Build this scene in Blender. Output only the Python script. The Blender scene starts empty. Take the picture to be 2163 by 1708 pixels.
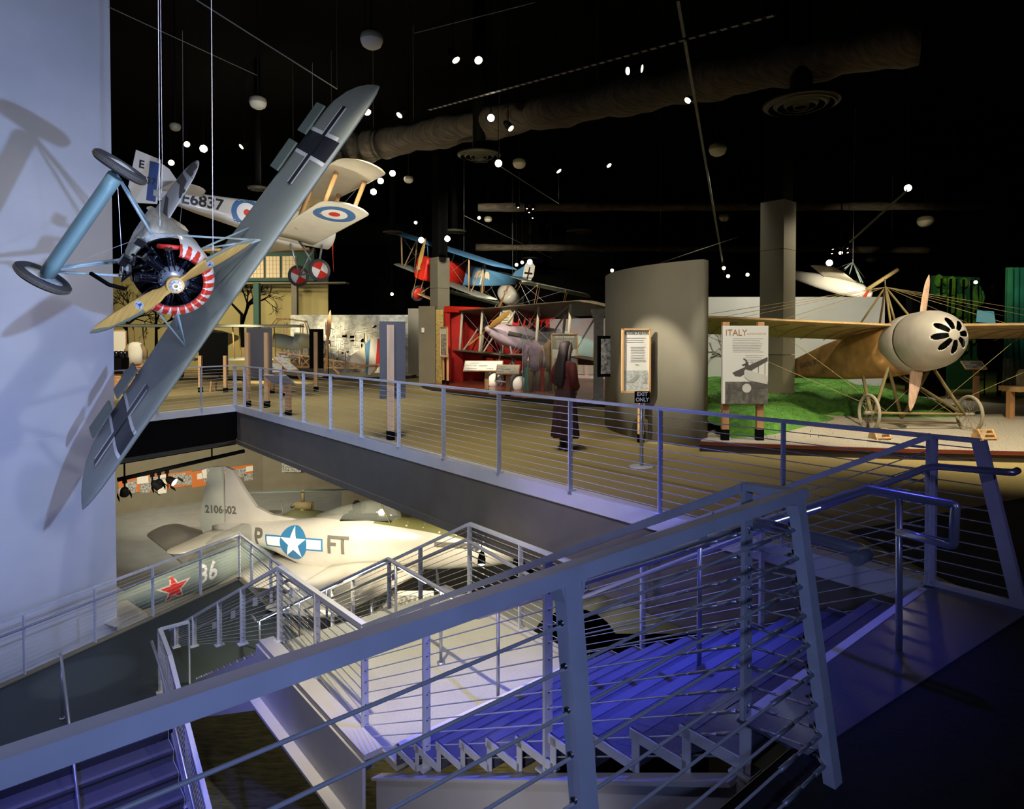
import bpy, bmesh, math, random
from math import sin, cos, pi, radians, sqrt, atan2
from mathutils import Vector, Matrix
from mathutils.bvhtree import BVHTree
V = Vector
S = bpy.context.scene
random.seed(7)
# ---------------- camera ----------------
FL = 1335.0; PIT = radians(1.1); CX = 1081.5; PY = 718 + FL*math.tan(PIT); EYE = V((0, 0, 1.71))
cd = bpy.data.cameras.new('camera'); cam = bpy.data.objects.new('camera', cd); S.collection.objects.link(cam)
cam.location = EYE; cam.rotation_euler = (pi/2 - PIT, 0, 0)
cd.sensor_width = 36; cd.lens = 36*FL/2163; cd.shift_y = -(854 - PY)/2163; cd.clip_end = 200; cd.clip_start = .05
S.camera = cam
# ---------------- world, exposure ----------------
S.view_settings.view_transform = 'Standard'; S.view_settings.look = 'None'
S.view_settings.exposure = 0.0; S.view_settings.gamma = 1.0; S.view_settings.use_curve_mapping = False
wd = bpy.data.worlds.new('hall_ambient'); S.world = wd; wd.use_nodes = True
wd.node_tree.nodes['Background'].inputs[0].default_value = (1.0, .93, .8, 1)
wd.node_tree.nodes['Background'].inputs[1].default_value = 0.008
# ---------------- lamps and unseen added fills: (position, target, watts, colour, cone degrees, blend, radius) ----------------
WARM = (1, .86, .62); NEUT = (1, .93, .80); BLUE = (.30, .42, 1); DEEP = (.07, .10, 1); VIO = (.42, .33, 1); ICE = (.42, .64, 1)
def lamp(pos, tgt, w, col=WARM, cone=60, blend=.6, rad=.12, nm='spot_and_fill_light'):
    l = bpy.data.lights.new(nm, 'SPOT'); l.energy = w; l.color = col; l.spot_size = radians(cone); l.spot_blend = blend
    l.shadow_soft_size = rad
    o = bpy.data.objects.new(nm, l); S.collection.objects.link(o); o.location = pos
    o.rotation_euler = (V(tgt) - V(pos)).to_track_quat('-Z', 'Y').to_euler(); return o
LAMPS = [
 # upper floor carpet pools
 ((-1.5, 9, 6.8), (-2.4, 10.5, 0), 620, WARM, 75, .8, .15),
 ((-5.5, 13, 6.8), (-5.0, 15.5, 0), 900, NEUT, 80, .8, .15),
 ((.2, 8.2, 6.8), (1.4, 9.6, 0), 400, WARM, 60, .8, .12),
 ((-3.5, 17, 6.8), (-3.8, 19.0, 0), 700, NEUT, 80, .8, .15),
 ((-9, 15, 6.8), (-9.5, 18, 0), 800, NEUT, 80, .8, .15),
 ((7.5, 17, 6.8), (9.8, 18.5, 0), 260, WARM, 80, .8, .15),
 # info panels
 ((-1.1, 8.2, 3.7), (2.0, 10.4, 1.35), 1500, NEUT, 24, .5, .03),
 ((2.6, 6.4, 5.2), (3.65, 9.9, 1.3), 620, NEUT, 24, .5, .05),
 ((.3, 8.0, 6.6), (2.0, 11.0, 1.5), 150, WARM, 44, .8, .1),
 # grounded monoplane and its backdrop
 ((5.4, 5.6, 6.6), (6.8, 10.4, 1.2), 2600, WARM, 48, .7, .1),
 ((4.7, 6.6, 3.2), (6.6, 11.6, 1.2), 420, WARM, 44, .8, .08),
 ((8.6, 6.5, 6.8), (7.0, 10.5, .2), 1700, WARM, 60, .7, .1),
 ((5.1, 15.4, 6.6), (5.2, 17.6, 2.0), 620, NEUT, 96, .9, .15),
 ((9.0, 14.6, 5.2), (6.6, 14.9, 3.0), 260, WARM, 60, .8, .1),
 ((8.9, 12.2, 7.2), (8.6, 17.0, 1.9), 1300, NEUT, 62, .8, .15),
 ((3.6, 7.0, 7.0), (4.0, 11.5, 0), 420, NEUT, 50, .8, .1),
 ((13.6, 18.2, 5.6), (15.4, 21.9, 2.6), 330, (.65, 1, .35), 60, .9, .1),  # unseen green spot added to bring out the dark forest mural
 ((16.6, 17.0, 5.6), (17.6, 20.3, 2.8), 170, (.35, 1, .85), 70, .9, .1),  # unseen teal spot added to bring out the drape
 # pop culture stage
 ((-2.4, 15, 6.6), (-1.2, 23.0, 1.6), 2300, WARM, 46, .7, .1),
 ((1.5, 14, 6.6), (1.2, 20.5, 1.4), 1500, WARM, 50, .7, .1),
 ((2.3, 15, 6.8), (3.0, 23, 1.8), 1700, NEUT, 60, .7, .1),
 ((-1.5, 15, 5.0), (-.3, 19.6, .9), 900, NEUT, 26, .6, .06),
 # workshop stage and far left gallery
 ((-7.0, 20, 7.0), (-7.0, 29.5, 1.4), 10000, NEUT, 60, .7, .15),
 ((-9.0, 19, 7.0), (-9.2, 27.6, 1.0), 13000, (1, .86, .58), 38, .7, .15),
 ((-12, 14, 7.0), (-13.5, 23, 1.0), 3600, WARM, 70, .7, .15),
 ((-15, 25, 5.2), (-16.5, 36, 3.4), 2300, WARM, 90, .8, .2),
 ((-10.5, 25, 4.6), (-12.5, 33, 5.2), 900, WARM, 60, .8, .2),
 # hanging aircraft
 ((-3.4, 14, 1.0), (-5.6, 19.0, 5.4), 1100, NEUT, 46, .8, .1),
 ((-4.4, 12.0, 4.4), (-8.8, 18.0, 5.4), 500, (.8, .85, 1), 44, .8, .1),
 ((-2.2, 15.5, 6.9), (-5.6, 20, 5.2), 900, WARM, 50, .8, .1),
 ((-1.5, 18, 6.0), (-1.6, 27, 4.8), 3600, NEUT, 46, .8, .1),
 ((-.4, 24, 3.2), (-.2, 32, 4.2), 2600, WARM, 40, .8, .1),
 ((11.2, 20.0, 2.9), (13.1, 24.0, 3.9), 1500, WARM, 50, .8, .05),  # unseen low spot added to brighten the pale hull
 ((-1.0, 12, 3.6), (-2.6, 17, 6.9), 420, WARM, 80, .9, .1),  # unseen uplight added for the draped duct
 ((-2.0, 11.5, 4.0), (-4.5, 15, 6.9), 360, WARM, 70, .9, .1),  # second unseen uplight added for the draped duct
 # banked monoplane: blue key through the stair opening throws its shadow on the pale wall
 ((-.6, 4.3, 1.85), (-5.2, 9.4, 2.3), 1700, (.36, .53, 1), 92, .9, .05),
 ((-1.2, 4.0, 6.6), (-5.2, 9.3, 3.2), 700, (.85, .92, 1), 62, .9, .1),
 ((-1.4, 6.4, 5.4), (-3.2, 9.4, 4.6), 160, NEUT, 70, .9, .2),
 ((-2.6, 7.0, .3), (-5.0, 9.4, 2.6), 150, WARM, 80, .9, .15),
 # pale wall
 ((-2.0, 2.6, 9.2), (-9.4, 11.8, 2.0), 1100, (.62, .66, .92), 80, .9, .15),
 ((-6.0, 5.6, -1.5), (-9.0, 12.0, -.8), 420, (.36, .42, 1), 90, .9, .2),
 # stairs and railings, with unseen fills added near the camera
 ((1.4, 5.4, 4.6), (.3, 5.0, -1.0), 2300, DEEP, 44, .8, .08),
 ((2.5, 4.6, 4.6), (1.3, 3.9, -.3), 330, (.09, .09, 1), 40, .8, .1),
 ((-1.2, 5.2, 4.6), (-1.1, 7.0, -1.8), 2000, (1, .87, .62), 34, .6, .08),
 ((-3.2, 3.0, 5.6), (-.4, 9.0, .6), 750, (.84, .88, 1), 70, .9, .1),
 ((.3, -1.5, 2.3), (.1, 2.3, 1.0), 210, (.34, .46, 1), 62, .9, .1),  # unseen fill added behind the camera for the foreground rail
 ((-.9, 1.6, -.6), (-1.0, 5.0, -2.2), 130, (1, .94, .92), 105, .9, .1),  # unseen fill added below floor level to brighten the stringers
 ((-1.6, .6, 4.4), (-1.4, 4.4, -1.6), 260, (.66, .64, 1), 64, .9, .1),
 ((3.6, .8, 2.2), (2.4, 4.2, .9), 60, (.36, .36, 1), 50, .9, .1),
 ((-3.0, 4.6, 4.5), (-4.2, 8.9, -2.2), 800, (.80, .84, 1), 42, .9, .1),
 ((-4.8, 4.8, 2.5), (-4.6, 6.4, -5.0), 2000, DEEP, 60, .9, .1),
 ((-9.6, 7.6, 5.0), (-7.2, 10.5, -3.9), 1700, (.8, .72, .82), 9, .5, .02),
 ((-.6, 6.3, 1.2), (1.2, 7.0, -.6), 70, VIO, 90, .9, .1),
 # lower gallery
 ((-4.8, 13.2, -1.9), (-5.0, 18.2, -3.6), 1500, WARM, 100, .9, .15),
 ((-1.6, 12.4, -1.9), (-1.2, 17.5, -4.2), 1300, WARM, 100, .9, .15),
 ((-8.0, 13.6, -1.2), (-8.6, 17.5, -4.8), 500, WARM, 90, .9, .15),
 ((-11.5, 20.0, -1.2), (-14.6, 30.0, -3.2), 3200, WARM, 80, .9, .2),
 ((-8.5, 20.0, -1.2), (-11.0, 25.5, -5.9), 1300, NEUT, 90, .9, .2),
 ((-3.0, 10.6, -1.3), (-4.4, 11.3, -5.9), 900, (1, .85, .5), 80, .9, .1),  # unseen fill added under the stairs to brighten the lower carpet
 ((1.5, 11.0, -1.2), (0, 14.0, -5.5), 420, WARM, 100, .9, .2),
]
for L in LAMPS: lamp(*L)
def arealamp(pos, tgt, w, col, sx, sy):
    l = bpy.data.lights.new('wash_light', 'AREA'); l.shape = 'RECTANGLE'; l.size = sx; l.size_y = sy; l.energy = w; l.color = col
    o = bpy.data.objects.new('wash_light', l); S.collection.objects.link(o); o.location = pos
    o.rotation_euler = (V(tgt) - V(pos)).to_track_quat('-Z', 'Y').to_euler()
# ---------------- pixel helpers (2163 x 1708 frame to a point of the place) ----------------
FW = V((0, cos(PIT), -sin(PIT))); UPV = V((0, sin(PIT), cos(PIT)))
def ray(x, y): return FW*FL + V((1, 0, 0))*(x - CX) + UPV*(PY - y)
def at(x, y, Y): r = ray(x, y); return EYE + r*(Y/r.y)
def fl(x, y, z=0.0): r = ray(x, y); return EYE + r*((z - EYE.z)/r.z)
def onp(x, y, p0, n): r = ray(x, y); return EYE + r*((V(p0) - EYE).dot(V(n))/r.dot(V(n)))
D1 = V((-.641, .767, 0)).normalized(); D3 = V((.767, .641, 0)).normalized(); O0 = V((1.05, 2.81, 0))
def sw(s, w, z=0.0): p = O0 + D1*s + D3*w; p.z = z; return p          # stair frame: s down the flight, w across
def onw(x, y, w): return onp(x, y, O0 + D3*w, D3)
def s_of(p): return (V(p) - O0).dot(D1)
# ---------------- materials ----------------
def mat(name, col, rough=.6, metal=0.0, emit=None, es=1.0, alpha=None, noise=0.0, nscale=20.0, bump=0.0, coat=0.0, col2=None, stretch=None):
    m = bpy.data.materials.new(name); m.use_nodes = True; nt = m.node_tree; b = nt.nodes['Principled BSDF']
    b.inputs['Base Color'].default_value = (*col, 1); b.inputs['Roughness'].default_value = rough; b.inputs['Metallic'].default_value = metal
    if max(col) < .006: b.inputs['Specular IOR Level'].default_value = .03
    if coat: b.inputs['Coat Weight'].default_value = coat; b.inputs['Coat Roughness'].default_value = .15
    if emit: b.inputs['Emission Color'].default_value = (*emit, 1); b.inputs['Emission Strength'].default_value = es
    if alpha is not None: b.inputs['Alpha'].default_value = alpha
    if noise or bump:
        tc = nt.nodes.new('ShaderNodeTexCoord'); n = nt.nodes.new('ShaderNodeTexNoise'); n.inputs['Scale'].default_value = nscale
        n.inputs['Detail'].default_value = 4
        if stretch:
            mp = nt.nodes.new('ShaderNodeMapping'); mp.inputs['Scale'].default_value = stretch
            nt.links.new(tc.outputs['Object'], mp.inputs[0]); nt.links.new(mp.outputs[0], n.inputs[0])
        else: nt.links.new(tc.outputs['Object'], n.inputs[0])
        if noise:
            r = nt.nodes.new('ShaderNodeValToRGB'); r.color_ramp.elements[0].position = .32; r.color_ramp.elements[1].position = .68
            c2 = col2 or tuple(c*(1 - noise) for c in col); c1 = col if col2 else tuple(min(1, c*(1 + noise*.5)) for c in col)
            r.color_ramp.elements[0].color = (*c2, 1); r.color_ramp.elements[1].color = (*c1, 1)
            nt.links.new(n.outputs['Fac'], r.inputs[0]); nt.links.new(r.outputs[0], b.inputs['Base Color'])
        if bump:
            bp = nt.nodes.new('ShaderNodeBump'); bp.inputs['Strength'].default_value = bump; bp.inputs['Distance'].default_value = .02
            nt.links.new(n.outputs['Fac'], bp.inputs['Height']); nt.links.new(bp.outputs[0], b.inputs['Normal'])
    return m
M = {}
def mk(k, *a, **kw): M[k] = mat(k, *a, **kw)
mk('steel', (.60, .62, .68), .42, .25, noise=.10, nscale=6)
mk('steel_tube', (.42, .44, .50), .30, .7)
mk('cable', (.55, .56, .58), .35, .35)
mk('dark_fitting', (.10, .10, .10), .35, .8)
mk('carpet', (.38, .30, .115), .95, noise=.35, nscale=90, bump=.5)
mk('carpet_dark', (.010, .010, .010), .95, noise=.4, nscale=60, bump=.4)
mk('resin', (.09, .09, .13), .34, noise=.5, nscale=150, coat=.25)
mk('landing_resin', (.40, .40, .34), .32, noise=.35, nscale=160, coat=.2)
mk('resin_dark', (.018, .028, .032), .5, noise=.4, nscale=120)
mk('nosing_sheen', (.12, .12, .17), .3)  # paler than the treads: their bright reflection put into the colour
mk('stripe', (.62, .60, .60), .5)
mk('curb', (.62, .62, .64), .5, noise=.05, nscale=3)
mk('fascia', (.15, .135, .105), .6, noise=.1, nscale=3)
mk('girder', (.40, .39, .40), .5, noise=.06, nscale=3)
mk('wall_pale', (.72, .73, .76), .75, noise=.05, nscale=1.2, bump=.03)
mk('wall_taupe', (.19, .17, .115), .8, noise=.08, nscale=2)
mk('ceiling_black', (.003, .003, .003), .9)
mk('duct', (.09, .072, .045), .85, noise=.5, nscale=3, bump=1.0, stretch=(1, 8, 1))
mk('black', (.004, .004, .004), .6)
mk('black_gloss', (.008, .009, .015), .22, .3)
mk('lower_floor', (.40, .43, .42), .35, noise=.12, nscale=2)
mk('lower_carpet', (.22, .20, .09), .95, noise=.5, nscale=4, stretch=(1, 5, 1))
mk('white', (.80, .78, .72), .5)
mk('white_gloss', (.72, .72, .68), .3, coat=.3)
mk('red', (.62, .035, .02), .4)
mk('wood', (.50, .26, .11), .5, noise=.3, nscale=6, stretch=(1, 1, .1))
mk('wood_pale', (.62, .38, .17), .5, noise=.25, nscale=8, stretch=(1, 1, .1))
mk('glow_ice', (1, 1, 1), .4, emit=(.72, .80, 1), es=7)
mk('glow_warm', (1, 1, 1), .4, emit=(1, .86, .55), es=9)
mk('bulb', (1, 1, 1), .4, emit=(1, .86, .62), es=60)
mk('bulb_small', (1, 1, 1), .4, emit=(1, .82, .5), es=9)
mk('bulb_blue', (1, 1, 1), .4, emit=(.25, .6, 1), es=30)
# ---------------- mesh builder ----------------
class MB:
    def __init__(s): s.v = []; s.f = []; s.m = []; s.sm = []; s.mi = 0; s.smooth = False
    def add(s, vs, fs, smooth=None):
        n = len(s.v); s.v += [V(p) for p in vs]
        for f in fs: s.f.append([i + n for i in f]); s.m.append(s.mi); s.sm.append(s.smooth if smooth is None else smooth)
        return s
    def box(s, c, sz, R=None):
        c = V(c); h = [V((x*sz[0]/2, y*sz[1]/2, z*sz[2]/2)) for x in (-1, 1) for y in (-1, 1) for z in (-1, 1)]
        if R: h = [R @ p for p in h]
        return s.add([c + p for p in h], [(0, 1, 3, 2), (4, 6, 7, 5), (0, 4, 5, 1), (2, 3, 7, 6), (0, 2, 6, 4), (1, 5, 7, 3)], False)
    def bar(s, a, b, w, h, up=(0, 0, 1)):   # rectangular bar a->b, width w (sideways), height h (towards up)
        a = V(a); b = V(b); d = (b - a).normalized(); r = d.cross(V(up))
        if r.length < 1e-4: r = d.cross(V((0, 1, 0)))
        r.normalize(); u = r.cross(d)
        vs = [p + r*(w/2*i) + u*(h/2*j) for p in (a, b) for i, j in ((-1, -1), (1, -1), (1, 1), (-1, 1))]
        return s.add(vs, [(3, 2, 1, 0), (4, 5, 6, 7), (0, 1, 5, 4), (1, 2, 6, 5), (2, 3, 7, 6), (3, 0, 4, 7)], False)
    def tube(s, pts, r, n=8, cap=True, r2=None):
        pts = [V(p) for p in pts]; rings = []; m = len(pts); ref = None
        for i, p in enumerate(pts):
            d = (pts[min(i + 1, m - 1)] - pts[max(i - 1, 0)])
            if d.length < 1e-9: d = V((0, 0, 1))
            d.normalize()
            if ref is None: ref = d.orthogonal().normalized()
            ref = (ref - d*ref.dot(d)); ref = ref.normalized() if ref.length > 1e-5 else d.orthogonal().normalized()
            q = d.cross(ref); rr = r if not hasattr(r, '__len__') else r[i]
            if r2 and m > 1: rr = r + (r2 - r)*i/(m - 1)
            rings.append([p + (ref*cos(2*pi*k/n) + q*sin(2*pi*k/n))*rr for k in range(n)])
        return s.loft(rings, True, cap, smooth=n > 5)
    def loft(s, rings, closed=True, cap=True, smooth=True):
        n = len(rings[0]); vs = [p for r in rings for p in r]; fs = []
        for i in range(len(rings) - 1):
            for k in range(n if closed else n - 1):
                a = i*n + k; b = i*n + (k + 1) % n; fs.append((a, b, b + n, a + n))
        s.add(vs, fs, smooth)
        if cap and closed:
            s.add(rings[0], [tuple(range(n))[::-1]], False); s.add(rings[-1], [tuple(range(n))], False)
        return s
    def lathe(s, prof, o, ax=(0, 0, 1), n=24, a0=0, a1=2*pi, smooth=True, cap=False):
        ax = V(ax).normalized(); x = ax.orthogonal().normalized(); y = ax.cross(x); o = V(o); full = abs(a1 - a0 - 2*pi) < 1e-6
        k = n if full else n + 1
        rings = [[o + ax*h + (x*cos(a0 + (a1 - a0)*i/n) + y*sin(a0 + (a1 - a0)*i/n))*r for i in range(k)] for r, h in prof]
        return s.loft(rings, full, cap, smooth)
    def prism(s, poly, d):  # poly of 3D points extruded by vector d
        n = len(poly); d = V(d); a = [V(p) for p in poly]; vs = a + [p + d for p in a]
        fs = [tuple(range(n))[::-1], tuple(range(n, 2*n))] + [(i, (i + 1) % n, (i + 1) % n + n, i + n) for i in range(n)]
        return s.add(vs, fs, False)
    def sph(s, c, r, n=12, sc=(1, 1, 1)):
        c = V(c); prof = [(sin(pi*i/n), -cos(pi*i/n)) for i in range(n + 1)]
        rings = [[c + V((a*cos(2*pi*k/(n*2))*sc[0], a*sin(2*pi*k/(n*2))*sc[1], h*sc[2]))*r for k in range(n*2)] for a, h in prof]
        return s.loft(rings, True, False)
    def quad(s, *p): return s.add(p, [tuple(range(len(p)))], False)
    def mesh(s, name, mats, Mx=None):
        me = bpy.data.meshes.new(name); vs = s.v if Mx is None else [Mx @ p for p in s.v]
        me.from_pydata([tuple(p) for p in vs], [], s.f)
        for m in (mats if isinstance(mats, (list, tuple)) else [mats]): me.materials.append(M[m] if isinstance(m, str) else m)
        me.polygons.foreach_set('material_index', s.m); me.polygons.foreach_set('use_smooth', s.sm)
        bm = bmesh.new(); bm.from_mesh(me); bmesh.ops.remove_doubles(bm, verts=bm.verts, dist=1e-5)
        bmesh.ops.recalc_face_normals(bm, faces=bm.faces); bm.to_mesh(me); bm.free()
        return me
def link(o): S.collection.objects.link(o); return o
def thing(name, label, cat, loc=(0, 0, 0), rot=None, group=None):
    o = link(bpy.data.objects.new(name, None)); o.empty_display_size = .1
    Mx = Matrix.Translation(V(loc))
    if rot is not None: Mx = Mx @ rot.to_4x4()
    o.matrix_world = Mx; o['label'] = label; o['category'] = cat
    o['kind'] = 'thing'
    if group: o['group'] = group
    return o
WM = {}
def wmx(o):
    return wmx(o.parent) @ o.matrix_local_ if False else (o.matrix_basis if o.parent is None else wmx(o.parent) @ o.matrix_basis)
def part(name, mb, m, parent, world=False, label=None):
    me = mb.mesh(name, m, wmx(parent).inverted() if world else None)
    o = link(bpy.data.objects.new(name, me)); o.parent = parent
    if label: o['label'] = label
    return o
def solo(name, mb, m, label, cat, group=None, loc=None):   # a thing that is one mesh, vertices given in the world
    loc = V(loc) if loc is not None else sum(mb.v, V())/len(mb.v)
    me = mb.mesh(name, m, Matrix.Translation(-loc)); o = link(bpy.data.objects.new(name, me)); o.location = loc
    o['label'] = label; o['category'] = cat; o['kind'] = 'thing'
    if group: o['group'] = group
    return o
def struct(name, mb, m, label=None):
    o = link(bpy.data.objects.new(name, mb.mesh(name, m))); o['kind'] = 'structure'
    if label: o['label'] = label
    return o
def dup(root, Mx=None, label=None, group=None):
    r = root.copy(); link(r)
    if Mx is not None: r.matrix_world = Mx
    if label: r['label'] = label
    if group: r['group'] = group
    for ch in root.children:
        c = ch.copy(); link(c); c.parent = r; c.matrix_parent_inverse = ch.matrix_parent_inverse.copy()
        for g in ch.children:
            d = g.copy(); link(d); d.parent = c
    return r
def textmesh(txt, size=1.0, bold=0.0, shear=0.0, align='CENTER', space=1.0):
    c = bpy.data.curves.new('lettering', 'FONT'); c.body = txt; c.size = size; c.align_x = align; c.align_y = 'CENTER'
    c.offset = bold; c.shear = shear; c.space_character = space; c.resolution_u = 3
    o = bpy.data.objects.new('lettering', c); link(o); bpy.context.view_layer.update()
    me = bpy.data.meshes.new_from_object(o.evaluated_get(bpy.context.evaluated_depsgraph_get()))
    vs = [v.co.copy() for v in me.vertices]; fs = [tuple(p.vertices) for p in me.polygons]
    bpy.data.objects.remove(o); bpy.data.curves.remove(c); bpy.data.meshes.remove(me)
    return vs, fs
def put_text(mb, txt, o, ux, uy, size, bold=0.0, off=.003, sx=1.0, **k):  # flat lettering on plane at o with axes ux, uy
    vs, fs = textmesh(txt, size, bold, **k); ux = V(ux).normalized(); uy = V(uy).normalized(); n = ux.cross(uy)
    mb.add([V(o) + ux*v.x*sx + uy*v.y + n*off for v in vs], fs, False)
def basis(x, y, z): return Matrix((x, y, z)).transposed()
# ================= the building =================
# void outline (upper floor opening)
C0 = fl(487, 857); GA = lambda s: sw(s, 2.42)
sC0 = s_of(C0); C0 = GA(sC0)
D2 = V((.464, .886, 0)).normalized()
P_wall = C0 - D2*3.4
VOID = [C0, GA(-.02), sw(-.02, 2.42), sw(-.22, 2.42), sw(-.22, -.02), sw(-.22, -9.5)]
Wl = P_wall
VOID += [Wl - D2*9, Wl]
def cut_slab(mb, outer, hole, z0, z1):
    # outer polygon with a hole: bridge via bmesh triangulation
    bm = bmesh.new()
    def loop(ps, z):
        vs = [bm.verts.new((p[0], p[1], z)) for p in ps]
        return [bm.edges.new((vs[i], vs[(i + 1) % len(vs)])) for i in range(len(vs))]
    es = loop(outer, z1) + loop(hole, z1)
    bmesh.ops.triangle_fill(bm, use_beauty=True, use_dissolve=False, edges=es)
    bm.verts.index_update()
    vs = [v.co.copy() for v in bm.verts]; fs = [[v.index for v in f.verts] for f in bm.faces]; bm.free()
    mb.add(vs, fs, False); mb.add([V((v.x, v.y, z0)) for v in vs], [f[::-1] for f in fs], False)
    for ps in (outer, hole):
        for i in range(len(ps)):
            a, b = ps[i], ps[(i + 1) % len(ps)]
            mb.quad(V((a[0], a[1], z0)), V((b[0], b[1], z0)), V((b[0], b[1], z1)), V((a[0], a[1], z1)))
OUT = [(-40, -6), (26, -6), (26, 48), (-40, 48)]
mb = MB(); cut_slab(mb, OUT, [tuple(p[:2]) for p in VOID], -.16, 0); struct('floor', mb, 'carpet')
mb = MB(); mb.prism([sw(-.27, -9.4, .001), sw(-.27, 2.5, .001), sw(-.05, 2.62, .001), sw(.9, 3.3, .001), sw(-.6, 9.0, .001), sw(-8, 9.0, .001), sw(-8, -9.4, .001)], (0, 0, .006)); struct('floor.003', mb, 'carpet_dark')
# underside slab (ceiling of the lower gallery), dark
VOID2 = [p + (D1*-.55 if i in (3, 4, 5) else V()) for i, p in enumerate(VOID)]
mb = MB(); cut_slab(mb, OUT, [tuple(p[:2]) for p in VOID2], -1.0, -.9); struct('ceiling.001', mb, 'fascia')
mb = MB(); mb.box((-7, 21, 10.6), (70, 56, .2)); struct('ceiling', mb, 'ceiling_black')
mb = MB(); mb.box((-7, 21, -6.0), (70, 56, .2)); struct('floor.001', mb, 'lower_floor')
mb = MB(); mb.prism([(-9, 1, -5.89), (6, 1, -5.89), (3, 12.2, -5.89), (-6, 13.6, -5.89), (-9, 12, -5.89)], (0, 0, .012)); struct('floor.002', mb, 'lower_carpet')
for nm, c, sz in (('wall_back', (-7, 48.2, 2.3), (70, .3, 16.6)), ('wall_right', (26.2, 21, 2.3), (.3, 56, 16.6)), ('wall_left', (-40.2, 21, 2.3), (.3, 56, 16.6)), ('wall_front', (-7, -6.2, 2.3), (70, .3, 16.6))):
    mb = MB(); mb.box(c, sz); struct(nm, mb, 'black')
# curb strip on the opening's edge and the deep fascias
def strip(a, b, z0, z1, th, inward):
    mb = MB(); n = (b - a).normalized().cross(V((0, 0, 1)))*th*inward
    mb.prism([V((a.x, a.y, z0)), V((b.x, b.y, z0)), V((b.x, b.y, z1)), V((a.x, a.y, z1))], n); return mb
ga0, ga1 = C0, GA(.0)
struct('trim_1', strip(ga0 - D3*.012, ga1 - D3*.012, -.15, .02, .16, -1), 'curb')
struct('trim_2', strip(ga0 + D3*.03, ga1 + D3*.03, -1.02, -.15, .12, -1), 'fascia')
struct('trim_3', strip(C0 + V((D2.y, -D2.x, 0))*.012, P_wall + V((D2.y, -D2.x, 0))*.012, -.15, .02, .16, 1), 'curb')
struct('trim_4', strip(C0, P_wall, -1.02, -.15, .12, 1), 'black')
bg0, bg1 = sw(-.24, 2.4), sw(-.24, -9.5)
struct('trim_5', strip(bg0, bg1, -.16, .012, .03, -1), 'black')
# tall pale wall on the left
we = at(240, 718, (P_wall.y)); wdir = V((.49, .872, 0)).normalized()
wb = we - wdir*8; nrm = V((wdir.y, -wdir.x, 0))
mb = MB(); mb.prism([V((we.x, we.y, -5.9)), V((wb.x, wb.y, -5.9)), V((wb.x, wb.y, 10.5)), V((we.x, we.y, 10.5))], -nrm*.5)
struct('wall_pale', mb, 'wall_pale')
mb = MB()
for z in (-.22, 5.1):
    mb.prism([V((we.x, we.y, z)), V((wb.x, wb.y, z)), V((wb.x, wb.y, z + .012)), V((we.x, we.y, z + .012))], nrm*.004)
struct('trim_6', mb, 'white')
# lower gallery walls
la = V((*fl(250, 1086, -5.9)[:2], 0)); lb = V((*fl(556, 1036, -5.9)[:2], 0)); ld = (lb - la).normalized(); ln = V((ld.y, -ld.x, 0))
mb = MB(); p, q = la - ld*6, lb
mb.prism([V((p.x, p.y, -5.9)), V((q.x, q.y, -5.9)), V((q.x, q.y, -1.0)), V((p.x, p.y, -1.0))], -ln*.2); struct('wall_lower', mb, 'wall_taupe')
q2 = q + V((8, 1.5, 0))
mb = MB(); mb.prism([V((q.x, q.y, -5.9)), V((q2.x, q2.y, -5.9)), V((q2.x, q2.y, -1.0)), V((q.x, q.y, -1.0))], (0, .2, 0)); struct('wall_lower.001', mb, 'wall_taupe')
mb = MB(); mb.box((6, 26, -3.4), (26, .3, 4.8)); struct('wall_lower.002', mb, 'wall_taupe')

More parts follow.
